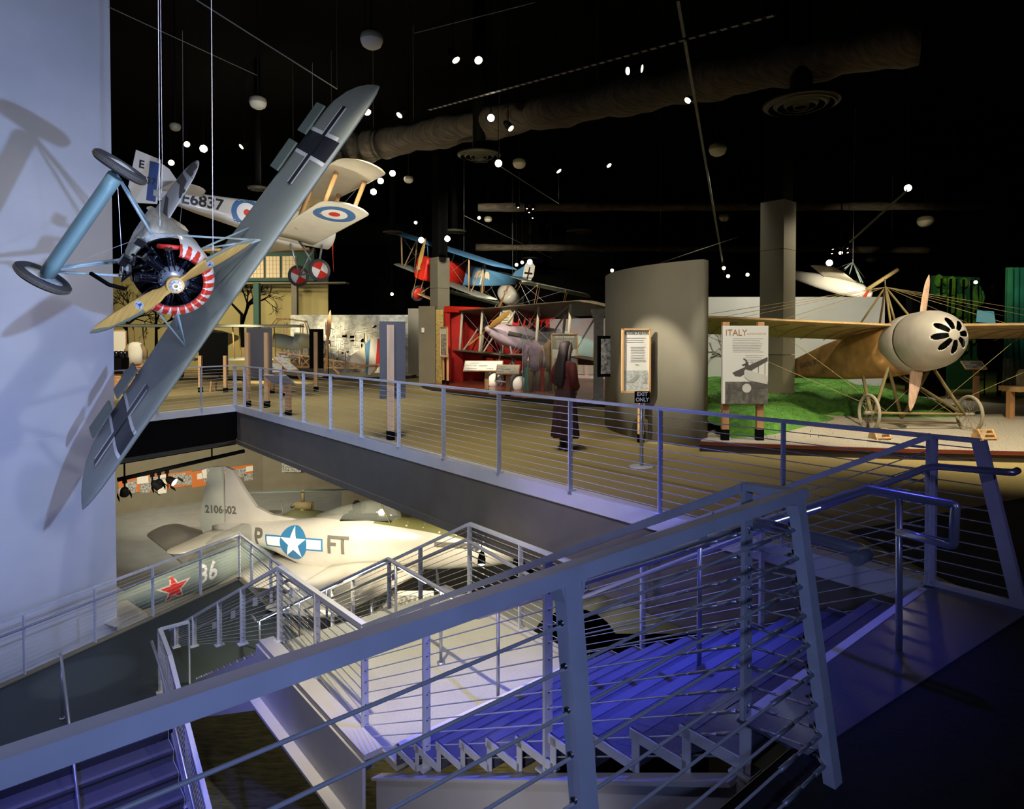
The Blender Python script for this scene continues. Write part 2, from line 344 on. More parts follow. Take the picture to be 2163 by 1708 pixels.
# ================= stairs =================
RUN = .31; RISE = .165; NR1 = 11; W0, W1 = -.02, 2.30
ZL1 = -RISE*NR1; S1 = RUN*(NR1 - 1)
def flight(name, label, s0, z0, w0, w1, n, run, rise, sgn=1, mt='resin', stripes=(), first=True):
    """solid folded-plate treads; n risers below z0 starting at s0"""
    root = thing(name, label, 'staircase', sw(s0, (w0 + w1)/2, z0))
    th = .035
    for k in range(1, n):
        mb = MB(); sa = s0 + sgn*(k - 1)*run; sb = s0 + sgn*k*run; z = z0 - k*rise; e = .02*sgn
        P = lambda s, w, zz: sw(s, w, zz)
        mb.prism([P(sa - e, w0, z - th), P(sb + e*1.2, w0, z - th), P(sb + e*1.2, w0, z), P(sa - e, w0, z)], D3*(w1 - w0))
        mb.prism([P(sa - e, w0, z), P(sa, w0, z), P(sa + 0*e, w0, z + rise - th*.6), P(sa + e*.4, w0, z + rise - th*.6)], D3*(w1 - w0))
        t = part('tread', mb, mt, root, True)
        for w, dw in ((w0 - .004, -.008), (w1 + .004, .008)):
            mb = MB(); mb.prism([P(sa - e, w, z - .05), P(sb + e, w, z - .05), P(sb + e, w, z + .005), P(sa - e, w, z + .005)], D3*dw)
            mb.prism([P(sa - e*2.2, w, z - .05), P(sa + e*.2, w, z - .05), P(sa + e*.2, w, z + rise), P(sa - e*2.2, w, z + rise)], D3*dw); part('edge_plate', mb, 'steel', t, True)
        mb = MB(); mb.prism([P(sb - e*2.6, w0 + .01, z + .001), P(sb + e*1.1, w0 + .01, z + .001), P(sb + e*1.1, w0 + .01, z + .004), P(sb - e*2.6, w0 + .01, z + .004)], D3*(w1 - w0 - .02)); part('nosing_sheen', mb, 'nosing_sheen', t, True)  # lighter edge strip, stands in for the reflection along each tread
        if k in stripes:
            mb = MB(); mb.prism([P(sb - e*2.2, w0 + .02, z + .002), P(sb + e*1.2, w0 + .02, z + .002), P(sb + e*1.2, w0 + .02, z + .005), P(sb - e*2.2, w0 + .02, z + .005)], D3*(w1 - w0 - .04))
            part('nosing_stripe', mb, 'stripe', t, True)
    mb = MB(); sa = s0 + sgn*(n - 1)*run; z = z0 - n*rise
    mb.prism([sw(sa - .01, w0, z), sw(sa + .01, w0, z), sw(sa + .01, w0, z + rise), sw(sa - .01, w0, z + rise)], D3*(w1 - w0)); part('riser', mb, mt, root, True)
    return root
f1 = flight('staircase', 'upper flight of dark speckled treads washed in blue light', 0, 0, W0, W1, NR1, RUN, RISE, stripes=(10,))
# top landing plate with white nosing stripe
mb = MB(); mb.prism([sw(-.30, W0 - .02, .001), sw(.02, W0 - .02, .001), sw(.02, W1 + .1, .001), sw(-.55, W1 + .1, .001)], (0, 0, .012)); tl = solo('stair_top_plate', mb, 'resin', 'dark speckled plate at the head of the stairs beside the carpet', 'floor plate')
mb = MB(); mb.prism([sw(-.02, W0, .014), sw(.028, W0, .014), sw(.028, W1, .014), sw(-.02, W1, .014)], (0, 0, .003)); part('nosing_stripe', mb, 'stripe', tl, True)
# landing one
SL1a, SL1b = S1, 5.86
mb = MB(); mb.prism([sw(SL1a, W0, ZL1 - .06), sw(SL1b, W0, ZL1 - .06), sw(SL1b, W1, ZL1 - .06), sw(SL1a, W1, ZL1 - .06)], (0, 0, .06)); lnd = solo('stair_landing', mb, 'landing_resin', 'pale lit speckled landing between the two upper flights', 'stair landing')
mb = MB()
for w, dw in ((W0 - .17, .17), (W1 - .02, .14)):
    mb.prism([sw(SL1a + .25, w, ZL1 - .02), sw(SL1b + .15, w, ZL1 - .02), sw(SL1b + .15, w, ZL1 + .03), sw(SL1a + .25, w, ZL1 + .03)], D3*dw)
part('curb', mb, 'girder', lnd, True, 'pale grey steel curb')
mb = MB()
mb.prism([sw(SL1a + .25, W0 - .19, ZL1 - .60), sw(SL1b + .2, W0 - .19, ZL1 - .60), sw(SL1b + .2, W0 - .19, ZL1 - .03), sw(SL1a + .25, W0 - .19, ZL1 - .03)], D3*.03)
mb.prism([sw(SL1a + .25, W0 - .30, ZL1 - .63), sw(SL1b + .2, W0 - .30, ZL1 - .63), sw(SL1b + .2, W0 - .30, ZL1 - .60), sw(SL1a + .25, W0 - .30, ZL1 - .60)], D3*.22)
part('channel_beam', mb, 'girder', lnd, True)
# flight two
NR2 = 13; RI2 = .163; S2 = SL1b; ZL2 = ZL1 - NR2*RI2; S2e = S2 + (NR2 - 1)*RUN
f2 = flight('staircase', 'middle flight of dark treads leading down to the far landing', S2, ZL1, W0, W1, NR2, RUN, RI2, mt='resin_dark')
# stringers
def stringer(par, pts, w, dw, m='girder'):
    mb = MB(); mb.prism([sw(s, w, z) for s, z in pts], D3*dw)
    return part('stringer', mb, m, par, True)
sl = RISE/RUN
zs = lambda s: -.235 - sl*s
stringer(f1, [(0, zs(0)), (S1 + .25, zs(S1 + .25)), (S1 + .25, zs(S1 + .25) - .62), (.2, zs(.2) - 1.0), (-.45, zs(0) - .78), (-.45, zs(0) - .28)], W0 - .06, .03)
stringer(f1, [(0, zs(0)), (S1 + .25, zs(S1 + .25)), (S1 + .25, zs(S1 + .25) - .3), (0, zs(0) - .35)], W1 + .03, .03)
zs2 = lambda s: ZL1 - .02 - (RI2/RUN)*(s - S2)
for w in (W0 - .06, W1 + .03):
    stringer(f2, [(S2, zs2(S2) - .02), (S2e, zs2(S2e)), (S2e, zs2(S2e) - .62), (S2, zs2(S2) - .72)], w, .03)
# top flange lines on the near stringer
mb = MB(); mb.bar(sw(0, W0 - .06, zs(0)), sw(S1 + .25, W0 - .06, zs(S1 + .25)), .10, .02); part('flange', mb, 'girder', f1, True)
# landing two : wedge platform
PL = V((*fl(506, 1221, ZL2)[:2], 0)); PLl = V((*fl(0, 1450, ZL2)[:2], 0)); dl = (PLl - PL).normalized()
wR = (PL - O0).dot(D3)
Pq = PL + dl*9
S3 = 8.72
L2poly = [PL, sw(S2e, wR), sw(S2e, W0 - .1), sw(S2e - .2, W0 - .1), sw(S3, -.55), sw(S3, -4.2), sw(S3, -5.0)]
L2poly = [V((p.x, p.y, ZL2 - .3)) for p in L2poly]
Pend = PL + dl*6.2; L2poly.append(V((Pend.x, Pend.y, ZL2 - .3)))
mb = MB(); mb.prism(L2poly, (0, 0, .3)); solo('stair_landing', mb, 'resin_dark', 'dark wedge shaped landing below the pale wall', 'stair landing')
mb = MB()
mb.bar(V((PL.x, PL.y, ZL2)), V((Pend.x, Pend.y, ZL2)), .12, .05); mb.bar(V((PL.x, PL.y, ZL2)), sw(S2e + .3, wR, ZL2), .12, .05)
struct('trim_7', mb, 'wall_taupe')
f3 = flight('staircase', 'lowest flight at the bottom left with dark blue lit treads', S3, ZL2, -3.1, -.62, 12, RUN, .166, sgn=-1, mt='resin')
mb = MB(); mb.prism([sw(S3, -.58, ZL2 - .1), sw(S3 - 3.6, -.58, ZL2 - .1 - 3.6*.535), sw(S3 - 3.6, -.58, ZL2 - .6 - 3.6*.535), sw(S3, -.58, ZL2 - .6)], D3*.03); part('stringer', mb, 'girder', f3, True)
mb = MB(); mb.prism([sw(S3, -3.14, ZL2 - .1), sw(S3 - 3.6, -3.14, ZL2 - .1 - 3.6*.535), sw(S3 - 3.6, -3.14, ZL2 - .6 - 3.6*.535), sw(S3, -3.14, ZL2 - .6)], D3*.03); part('stringer', mb, 'girder', f3, True)
# ================= railings =================
def railing(name, label, top, bots, posts, ncab=11, rail=(.05, .045), post=(.05, .012), up=(0, 0, 1), cr=.004, cab=(.08, .94), mt='steel', endfit=(), cat='railing', pdir=None, splice=True):
    """top: rail centreline points; bots: matching foot points; posts: list of (segment, t); cables strung between the end points of each segment"""
    root = thing(name, label, cat, bots[0])
    mb = MB()
    for a, b in zip(top[:-1], top[1:]): mb.bar(a, b, rail[0], rail[1], up)
    part('top_rail', mb, mt, root, True)
    for i, (sg, t) in enumerate(posts):
        a = top[sg].lerp(top[sg + 1], t); b = bots[sg].lerp(bots[sg + 1], t)
        d = (top[sg + 1] - top[sg]); d.z = 0; d.normalize()
        mb = MB(); mb.bar(b, a, post[0], post[1], pdir or d)     # flat post standing across the run
        ax = (a - b).normalized(); sd = ax.cross(V(pdir or d)).normalized()
        mb.bar(b, b + ax*.012, post[0]*1.8, post[1]*5, pdir or d)
        p = part('post', mb, mt, root, True)
        mb = MB()
        for k in range(ncab):                                     # cable holes
            f = 1 - (cab[0] + (cab[1] - cab[0])*k/(ncab - 1)); c = b.lerp(a, f); dd = V(pdir or d)
            mb.tube([c - dd*(post[1]*.5 + .002), c + dd*(post[1]*.5 + .002)], cr*1.7, 6)
        part('grommets', mb, 'dark_fitting', p, True)
    for sg in range(len(top) - 1):
        for k in range(ncab):
            f = cab[0] + (cab[1] - cab[0])*k/(ncab - 1)
            a = top[sg].lerp(bots[sg], f); b = top[sg + 1].lerp(bots[sg + 1], f)
            mb = MB(); mb.tube([a, b], cr, 5, False); c = part('cable', mb, 'cable', root, True)
            for e, (sgi, end) in enumerate(endfit):
                if sgi != sg: continue
                p0, p1 = (a, b) if end == 0 else (b, a); d = (p1 - p0).normalized(); mb = MB()
                L = min(.42, (p1 - p0).length*.4)
                mb.tube([p0, p0 + d*.05], cr*1.6, 6); mb.tube([p0 + d*.05, p0 + d*L*.38], cr*2.3, 6); mb.tube([p0 + d*L*.38, p0 + d*L*.8], cr*1.8, 6)
                mb.sph(p0, cr*3.2, 5); mb.tube([p0 + d*L*.8, p0 + d*L], cr*1.4, 6)
                part('turnbuckle', mb, 'steel_tube', c, True)
    return root
def post_t(top, xs, seg=0):
    """parameters along a segment whose rail shows at picture columns xs"""
    out = []
    a, b = top[seg], top[seg + 1]
    for x in xs:
        lo, hi = 0.0, 1.0
        def px(t): p = a.lerp(b, t) - EYE; return CX + FL*p.x/p.dot(FW)
        s = 1 if px(1) > px(0) else -1
        for _ in range(40):
            m = (lo + hi)/2
            if (px(m) - x)*s < 0: lo = m
            else: hi = m
        out.append((seg, (lo + hi)/2))
    return out
# walkway guard along the opening (A)
G = 1.045
t0, t1 = V((C0.x, C0.y, G)), sw(.0, 2.42, G)
topA = [t0, t1]; botA = [C0 + V((0, 0, .02)), sw(.0, 2.42, .02)]
railing('guard_railing', 'long grey steel guard railing with horizontal cables along the upper walkway', topA, botA,
        [(0, 0.0)] + post_t(topA, (516, 550, 593, 641, 698, 763, 842, 937, 1054, 1205, 1395, 1655)) + [(0, 1.0)], 12, (.05, .03), (.065, .012), endfit=((0, 1),))
# far left guard (B)
topB = [V((C0.x, C0.y, G)), V((P_wall.x, P_wall.y, G))]; botB = [C0 + V((0, 0, .02)), P_wall + V((0, 0, .02))]
railing('guard_railing', 'short guard railing with cables between the pale wall and the walkway corner', topB, botB, [(0, .012)] + post_t(topB, (424, 331, 262)), 12, (.05, .03), (.065, .012))
# splayed end panel at the head of the stairs, far side
ev = -D1*.26; bv = -D1*.52
topE = [sw(0, 2.42, G), sw(-.27, 2.42, G)]; botE = [sw(0, 2.42, .0), sw(-.50, 2.42, .0)]
er = railing('guard_railing', 'short splayed end panel of railing at the stair head on the far side', topE, botE, [], 13, (.05, .03), (.06, .03), cr=.004, cab=(.05, .97))
mb = MB(); mb.bar(botE[1], topE[1], .075, .06, D3); mb.bar(botE[1] + V((0, 0, .02)), botE[0] + V((0, 0, .02)), .05, .05); part('splayed_post', mb, 'steel', er, True)
mb = MB(); mb.bar(botE[0], topE[0], .06, .05, D3); part('post', mb, 'steel', er, True)
# flight one railings
RT = 1.07
def stair_top(s): return 0
nA = onw(1575, 1026, 0); nB = onw(770, 1322, 0); nC = onw(590, 1198, 0); nD = onw(360, 1330, -.05)
fA = sw(0, W1 + .08, 1.05); fB = onw(1213, 1190, W1 + .04); fC = onw(992, 1106, W1 + .04); fD = sw(S2e + .1, W1 + .04, ZL2 + 1.0)
nAt = sw(0, 0, nA.z)
# near side
nlow = [sw(s_of(p), 0, z) for p, z in ((nAt, zs(0)), (nB, zs(s_of(nB)) + .05), (nC, ZL1 + .02))]
r1 = railing('stair_railing', 'near railing of the blue lit upper flight and pale landing', [nAt, nB, nC], nlow,
        [(0, 0.0)] + post_t([nAt, nB], (1157, 900)) + [(0, 1.0)] + post_t([nAt, nB, nC], (669,), 1) + [(1, 1.0)], 12, (.055, .04), (.065, .02), cr=.0045, endfit=((0, 0), (1, 1)))
railing('stair_railing', 'far railing of the upper flight, running on round the pale landing', [fA, fB, fC], [sw(0, W1 + .08, -.15), sw(s_of(fB), W1 + .04, ZL1 + .0), sw(s_of(fC), W1 + .04, ZL1)],
        post_t([fA, fB], (1610, 1358)) + [(0, 1.0)] + post_t([fA, fB, fC], (1100,), 1) + [(1, 1.0)], 12, (.05, .04), (.065, .02), cr=.004, endfit=((1, 1),))
# flight two
nDl = sw(s_of(nD), -.05, ZL2 + .02)
railing('stair_railing', 'near railing of the middle flight going down to the dark landing', [nC, nD], [sw(s_of(nC), 0, ZL1), nDl],
        post_t([nC, nD], (512, 463, 410, 372)), 13, (.05, .04), (.07, .02), endfit=((0, 0),))
railing('stair_railing', 'far railing of the middle flight in front of the silver fighter', [fC, fD], [sw(s_of(fC), W1 + .04, ZL1), sw(s_of(fD), W1 + .04, ZL2)],
        post_t([fC, fD], (888, 822, 745)) + [(0, 1.0)], 12, (.05, .04), (.065, .02))
# landing two guard
zr = ZL2 + 1.05
lt = [onp(0, 1312, V((PL.x, PL.y, 0)), V((dl.y, -dl.x, 0))), V((PL.x, PL.y, zr))]
lt[0] = PLl + dl*1.2 + V((0, 0, zr)); lb_ = [V((p.x, p.y, ZL2)) for p in lt]
lq = sw(S2e + .35, wR, zr)
l2 = railing('guard_railing', 'railing round the dark landing in front of the pale wall and green fighter', lt + [lq], lb_ + [V((lq.x, lq.y, ZL2))],
        post_t(lt, (50, 200, 322, 423)) + [(0, 1.0)] + post_t(lt + [lq], (531, 572), 1), 13, (.05, .04), (.06, .02))
nrm2 = V((dl.y, -dl.x, 0)); nrm2 = nrm2 if nrm2.dot(V((1, -1, 0))) > 0 else -nrm2
mb = MB(); o_ = V((0, 0, -.20)); mb.tube([lt[0] + o_ + nrm2*.09, lt[1] + o_ + nrm2*.09 - dl*-.05, lq + o_ - D3*.09], .022, 10); part('handrail', mb, 'steel_tube', l2, True)
# flight three right guard : starts as a loop by the foot of flight two
g0 = onw(338, 1320, -.50); g1 = sw(S3 + .1, -.56, ZL2 + 1.0)
g0 = sw(s_of(g0), -.50, ZL2 + 1.02)
ge = sw(S3 - 3.3, -.56, ZL2 + 1.0 - 3.4*.535)
r3 = railing('stair_railing', 'railing of the lowest flight seen almost end on', [g0, g1, ge], [V((g0.x, g0.y, ZL2)), sw(S3 + .1, -.56, ZL2 - .1), sw(S3 - 3.3, -.56, ZL2 - .1 - 3.4*.535)],
        [(0, 0.0), (0, .5), (1, 0.0), (1, .3), (1, .6), (1, .95)], 12, (.06, .04), (.07, .02))
mb = MB(); mb.tube([g0 + V((0, 0, -.16)) - D3*.12, g1 + V((0, 0, -.16)) - D3*.12, ge + V((0, 0, -.16)) - D3*.12], .021, 10); part('handrail', mb, 'steel_tube', r3, True)
mb = MB(); mb.bar(g0 + V((0, 0, 0)), g0 + D3*.42, .05, .04); mb.bar(g0 + D3*.42, g0 + D3*.42 + V((0, 0, -1.02)), .06, .02, D3); part('return_bar', mb, 'steel', r3, True)
# round wall handrails on brackets
def handrail(name, label, pts, r=.021, brackets=(), bdir=None, led=(), posts=(), fil=.04):
    root = thing(name, label, 'handrail', pts[0]); mb = MB(); q = []
    for i, p in enumerate(pts):
        p = V(p)
        if 0 < i < len(pts) - 1:
            a = (V(pts[i - 1]) - p); b = (V(pts[i + 1]) - p); la_, lb2 = min(fil, a.length*.3), min(fil, b.length*.3)
            q += [p + a.normalized()*la_, p + (a.normalized() + b.normalized())*la_*.25, p + b.normalized()*lb2]
        else: q.append(p)
    mb.tube(q, r, 12); part('rail_tube', mb, 'steel_tube', root, True)
    for b in brackets:
        mb = MB(); b = V(b); e = b + bdir*.085 + V((0, 0, -.07)); mb.tube([b, b + V((0, 0, -.06)), e], .007, 6); mb.bar(e + V((0, 0, -.05)), e + V((0, 0, .05)), .06, .012, bdir.cross(V((0, 0, 1)))); part('bracket', mb, 'steel', root, True)
    for a, b, m in led:
        mb = MB(); o = V((0, 0, -r*.8)); mb.bar(V(a) + o, V(b) + o, r*1.2, .012); part('light_strip', mb, m, root, True)
    for a, b in posts:
        mb = MB(); mb.tube([a, b], r*.75, 10); mb.lathe([(0, 0), (r*2, 0), (r*2, .01), (0, .01)], V(b), (0, 0, 1), 12); part('post', mb, 'steel_tube', root, True)
    return root
hz = -.17
# near side of flight one: ends in a return at the stair head
h0 = onw(1606, 1104, .16); he = onw(1838, 1166, .16); h1 = onw(1010, 1300, .14)
handrail('handrail', 'thick round steel handrail with a return end on the near side of the stairs', [he + D3*.0 + V((0, 0, -.0)) - D3*.14, he, h0, h1, ], .026, [h0 + D1*.25, h0.lerp(h1, .5)], -D3)
# far side of flight one
h0 = onw(1968, 984, W1 - .06); he = onw(2140, 998, W1 - .06); h1 = onw(1213, 1268, W1 - .06); h2 = onw(985, 1140, W1 - .06); h3 = onw(545, 1330, W1 - .06)
handrail('handrail', 'round steel handrail on the far side of the stairs, ending beside the splayed panel', [he + D3*.1, he, h0, h1, h2, h3], .022, [h0 + D1*.05, h1, h2.lerp(h1, .06), h2.lerp(h3, .25)], D3)
# centre handrail with D loop
wC = 1.18
c0 = onw(1832, 1032, wC); c1 = onw(2018, 1066, wC); c2 = onw(2014, 1152, wC); c3 = onw(1893, 1122, wC); cA = onw(1010, 1290, wC); cB = onw(820, 1180, wC); cC = onw(541, 1312, wC)
cpost = onw(1899, 1122, wC)
posts = [(onw(1899, 1048, wC), fl(1899, 1378, .0))]
for x, s_ in ((1478, None), (1052, None), (931, None), (836, None), (690, None), (632, None), (548, None)):
    seg = (c0, cA) if x > 1015 else ((cA, cB) if x > 825 else (cB, cC))
    (_, t) = post_t(list(seg), (x,))[0]; p = seg[0].lerp(seg[1], t); s_ = s_of(p)
    zf = -RISE*math.ceil(max(0, s_)/RUN) if s_ < S1 else (ZL1 if s_ < SL1b else max(ZL2, ZL1 - RI2*math.ceil((s_ - S2)/RUN)))
    posts.append((p, V((p.x, p.y, zf))))
handrail('handrail', 'centre handrail with a rectangular loop end and light strips beneath', [c3, c2, c1, c0, cA, cB, cC, cC + D1*.25 + V((0, 0, .02))], .023, fil=.012,
         led=[(c0.lerp(cA, .07), c0.lerp(cA, .16), 'glow_ice'), (c0.lerp(cA, .20), c0.lerp(cA, .30), 'glow_ice'), (cA.lerp(cB, .12), cA.lerp(cB, .42), 'glow_warm'), (cA.lerp(cB, .52), cA.lerp(cB, .85), 'glow_warm'),
              (cB.lerp(cC, .02), cB.lerp(cC, .25), 'glow_ice'), (cB.lerp(cC, .30), cB.lerp(cC, .62), 'glow_ice'), (cB.lerp(cC, .66), cB.lerp(cC, .98), 'glow_ice')], posts=posts)
# near landing handrail
handrail('handrail', 'round handrail inside the near railing of the landing and middle flight', [sw(s_of(nB) + .1, .12, nB.z - .16), sw(s_of(nC) - .02, .12, nC.z - .16), sw(s_of(nD) - .1, .08, nD.z - .16), sw(s_of(nD) + .3, .08, nD.z - .18)], .019,
         [sw(s_of(nC) - .3, .12, nC.z - .15)] + [sw(s_of(nC) + k*.95, .11, nC.z - .16 - k*.95*.51) for k in (1, 2, 3)], -D3)
# centre handrail of flight three
a = onw(130, 1392, -1.85); b = onw(150, 1560, -1.85); a = fl(130, 1392, ZL2 + .9)
wa = (a - O0).dot(D3); b = sw(s_of(a) - 2.9, wa, a.z - 2.6*.535)
handrail('handrail', 'centre handrail of the lowest flight at the bottom left', [V((a.x, a.y, a.z - .0)) + D1*.2, a, b], .019, posts=[(a + D1*.02, V((a.x, a.y, ZL2)) + D1*.02), (b + (a - b)*.35, b + (a - b)*.35 + V((0, 0, -1.0)))])
# ---- big foreground guard ----
bt0 = V((1.186, 2.60, 1.075)); lean = V((.075, -.19, -1.12))
bt1 = bt0 - D3*5.0 - V((0, 0, .037))
bb0 = bt0 + lean; bb1 = bt1 + lean
bigr = thing('guard_railing', 'large pale blue foreground guard railing with leaning posts and thick cables', 'railing', bb0)
mb = MB(); upn = (-lean).normalized(); side = D3.cross(upn)
mb.bar(bt0 + D3*.02, bt1, .066, .042, upn); part('top_rail', mb, 'steel', bigr, True)
mb = MB()
mb.bar(bt0, bt0 + V((nAt.x - bt0.x, nAt.y - bt0.y, nAt.z - bt0.z)), .075, .03); part('link_bar', mb, 'steel', bigr, True)
for k, t in enumerate((0.03, 1.35, 2.70, 4.1)):
    mb = MB(); c = bt0 - D3*t
    mb.bar(c + lean*1.02, c, .062, .045, side)
    for sg in (-1, 1):   # fillet where post meets rail
        if k == 0 and sg == 1: continue
        mb.prism([c + D3*sg*.036 + lean*.02 - side*.025, c + D3*sg*.075 + lean*.02 - side*.025, c + D3*sg*.046 + lean*.032 - side*.025, c + D3*sg*.036 + lean*.065 - side*.025], side*.05)
    p = part('post', mb, 'steel', bigr, True)
    mb = MB()
    for j in range(9):
        q = c + lean*(.115 + .096*j)
        if k == 0:
            e = q - side*.0 + D3*-.0 - side*.034
            mb.bar(e + lean*.018, e - lean*.018, .022, .012, side); mb.tube([e + D3*.0 - side*.012, e - side*.03], .007, 6); mb.sph(e + lean*.014 - side*.008, .006, 4); mb.sph(e - lean*.014 - side*.008, .006, 4)
        else: mb.tube([q - D3*.038, q + D3*.038], .0085, 8)
    part('cable_fittings', mb, 'dark_fitting', p, True)
for j in range(9):
    f = .115 + .096*j; a = bt0 - D3*.03 + lean*f - side*.0; b = bt1 + lean*f
    mb = MB(); mb.tube([a - D3*.36, b], .0050, 8, False); c = part('cable', mb, 'cable', bigr, True)
    mb = MB(); q = a - side*.05
    mb.tube([q + D3*.0, a - D3*.05], .006, 8); mb.tube([a - D3*.05, a - D3*.13], .0085, 8); mb.tube([a - D3*.13, a - D3*.24], .0065, 8); mb.tube([a - D3*.24, a - D3*.36], .009, 8)
    part('turnbuckle', mb, 'steel_tube', c, True)
# link cables from the stair post to the leaning post
for j in range(12):
    f = .08 + .073*j; a = nAt.lerp(nlow[0], f*.94); b = bt0 - D3*.03 + lean*f*.98
    mb = MB(); mb.tube([a, b], .0035, 5, False); c = part('cable', mb, 'cable', bigr, True)
    mb = MB(); d = (b - a); mb.tube([a + d*.08, a + d*.42], .0065, 6); mb.tube([a + d*.7, a + d*.95], .0055, 6); mb.sph(a + d*.05, .012, 5); part('turnbuckle', mb, 'dark_fitting' if False else 'steel_tube', c, True)
# ================= aircraft toolkit (local axes: x forward, y port, z up) =================
mk('linen', (.27, .29, .24), .5, noise=.06, nscale=3)
mk('linen_dark', (.14, .17, .13), .5, noise=.06, nscale=3)
mk('cream', (.74, .70, .56), .55, noise=.06, nscale=3)
mk('streaky', (.62, .60, .52), .5, noise=.28, nscale=4, stretch=(.5, 5, 5))
mk('skyblue', (.42, .56, .62), .35, coat=.3)
mk('teal_paint', (.20, .34, .37), .4)
mk('tyre', (.045, .045, .05), .7)
mk('tyre_grey', (.27, .24, .17), .8)
mk('canopy_glass', (.20, .22, .20), .06, alpha=.30)
mk('mint', (.60, .64, .48), .5)
mk('propwood', (.58, .36, .10), .28, noise=.22, nscale=5, stretch=(1, .6, 9), coat=.4)
mk('propwood_old', (.52, .34, .24), .6, noise=.25, nscale=6, stretch=(1, 8, 1))
mk('engine', (.012, .014, .03), .25, .6)
mk('engine_grey', (.40, .44, .52), .35, .6)
mk('navy', (.03, .07, .25), .45)
mk('roundel_blue', (.06, .16, .36), .5)
mk('star_blue', (.02, .13, .28), .5)
mk('cross_black', (.02, .02, .025), .5)
mk('ochre', (.50, .40, .16), .6, noise=.3, nscale=2.5)
mk('silver', (.60, .57, .48), .42, .35, noise=.08, nscale=2)
mk('bare_metal', (.62, .60, .54), .30, .45, noise=.10, nscale=1.5)
mk('olive', (.10, .10, .035), .6)
mk('yakgreen', (.20, .25, .22), .5, noise=.12, nscale=2)
mk('glass', (.75, .8, .8), .08, alpha=.03)
mk('lavender', (.42, .34, .42), .45)
mk('teal_light', (.30, .42, .40), .5)
mk('bright_red', (.75, .03, .015), .45)
mk('dvii_blue', (.09, .25, .45), .5)
mk('khaki', (.22, .17, .07), .8, noise=.15, nscale=6)
mk('oldlinen', (.44, .29, .13), .75, noise=.22, nscale=4)
mk('rust_linen', (.52, .28, .09), .75, noise=.4, nscale=3)
mk('cowl_grey', (.42, .39, .34), .42, .3, noise=.08, nscale=5, bump=.15)
mk('lozenge', (.15, .07, .05), .6, noise=.5, nscale=7, col2=(.05, .09, .05))
mk('letter_dark', (.09, .085, .07), .6)
def B3(fwd, up=(0, 0, 1)):
    x = V(fwd).normalized(); y = V(up).cross(x).normalized(); return basis(x, y, x.cross(y))
def foil(n=9, t=.12, camber=.04):
    up = []; lo = []
    for i in range(n + 1):
        x = .5 - .5*cos(pi*i/n); th = t*5*(.2969*sqrt(x) - .126*x - .3516*x*x + .2843*x**3 - .1036*x**4); c = camber*4*x*(1 - x)
        up.append((x, c + th)); lo.append((x, c - th))
    return up + lo[-2:0:-1]
def wing(mb, y0, y1, xle, c0, c1, z0, z1, t=.12, camber=.04, sweep=0.0, tip=.35, n=10, steps=8, sgn=1, twist=0, tipsweep=0.0):
    """half wing from span station y0 to y1, leading edge at xle (local x forward)"""
    F = foil(n, t, camber); rings = []; st = [i/steps for i in range(steps)] + [1 - tip/(y1 - y0)*(1 - k) for k in ()]
    L = y1 - y0; ys = [y0 + L*i/steps*(1 - tip/L) for i in range(steps + 1)] + [y1 - tip + tip*sin(a) for a in (.35, .7, 1.0, 1.25, 1.42, 1.52)]
    for y in ys:
        f = (y - y0)/L; c = c0 + (c1 - c0)*f; k = 1.0
        if y > y1 - tip: u = (y - (y1 - tip))/tip; k = sqrt(max(.0, 1 - u*u))*.97 + .03
        cc = c*k; x0 = xle - sweep*f - (c - cc)*(.45 + tipsweep); z = z0 + (z1 - z0)*f
        it = math.tan(radians(twist)); rings.append([V((x0 - p[0]*cc, sgn*y, z + p[1]*cc*(1 if k > .5 else .8) - it*(xle - x0 + p[0]*cc))) for p in F])
    mb.loft(rings, True, True, True)
def fusel(mb, secs, n=20):
    """secs: (x, halfwidth, top, bottom, squareness)"""
    rings = []
    for x, w, zt, zb, e in secs:
        r = []; zc = (zt + zb)/2; h = (zt - zb)/2
        for k in range(n):
            a = 2*pi*(k + .5)/n; c, s_ = cos(a), sin(a)
            r.append(V((x, w*math.copysign(abs(c)**e, c), zc + h*math.copysign(abs(s_)**e, s_))))
        rings.append(r)
    mb.loft(rings, True, True, True)
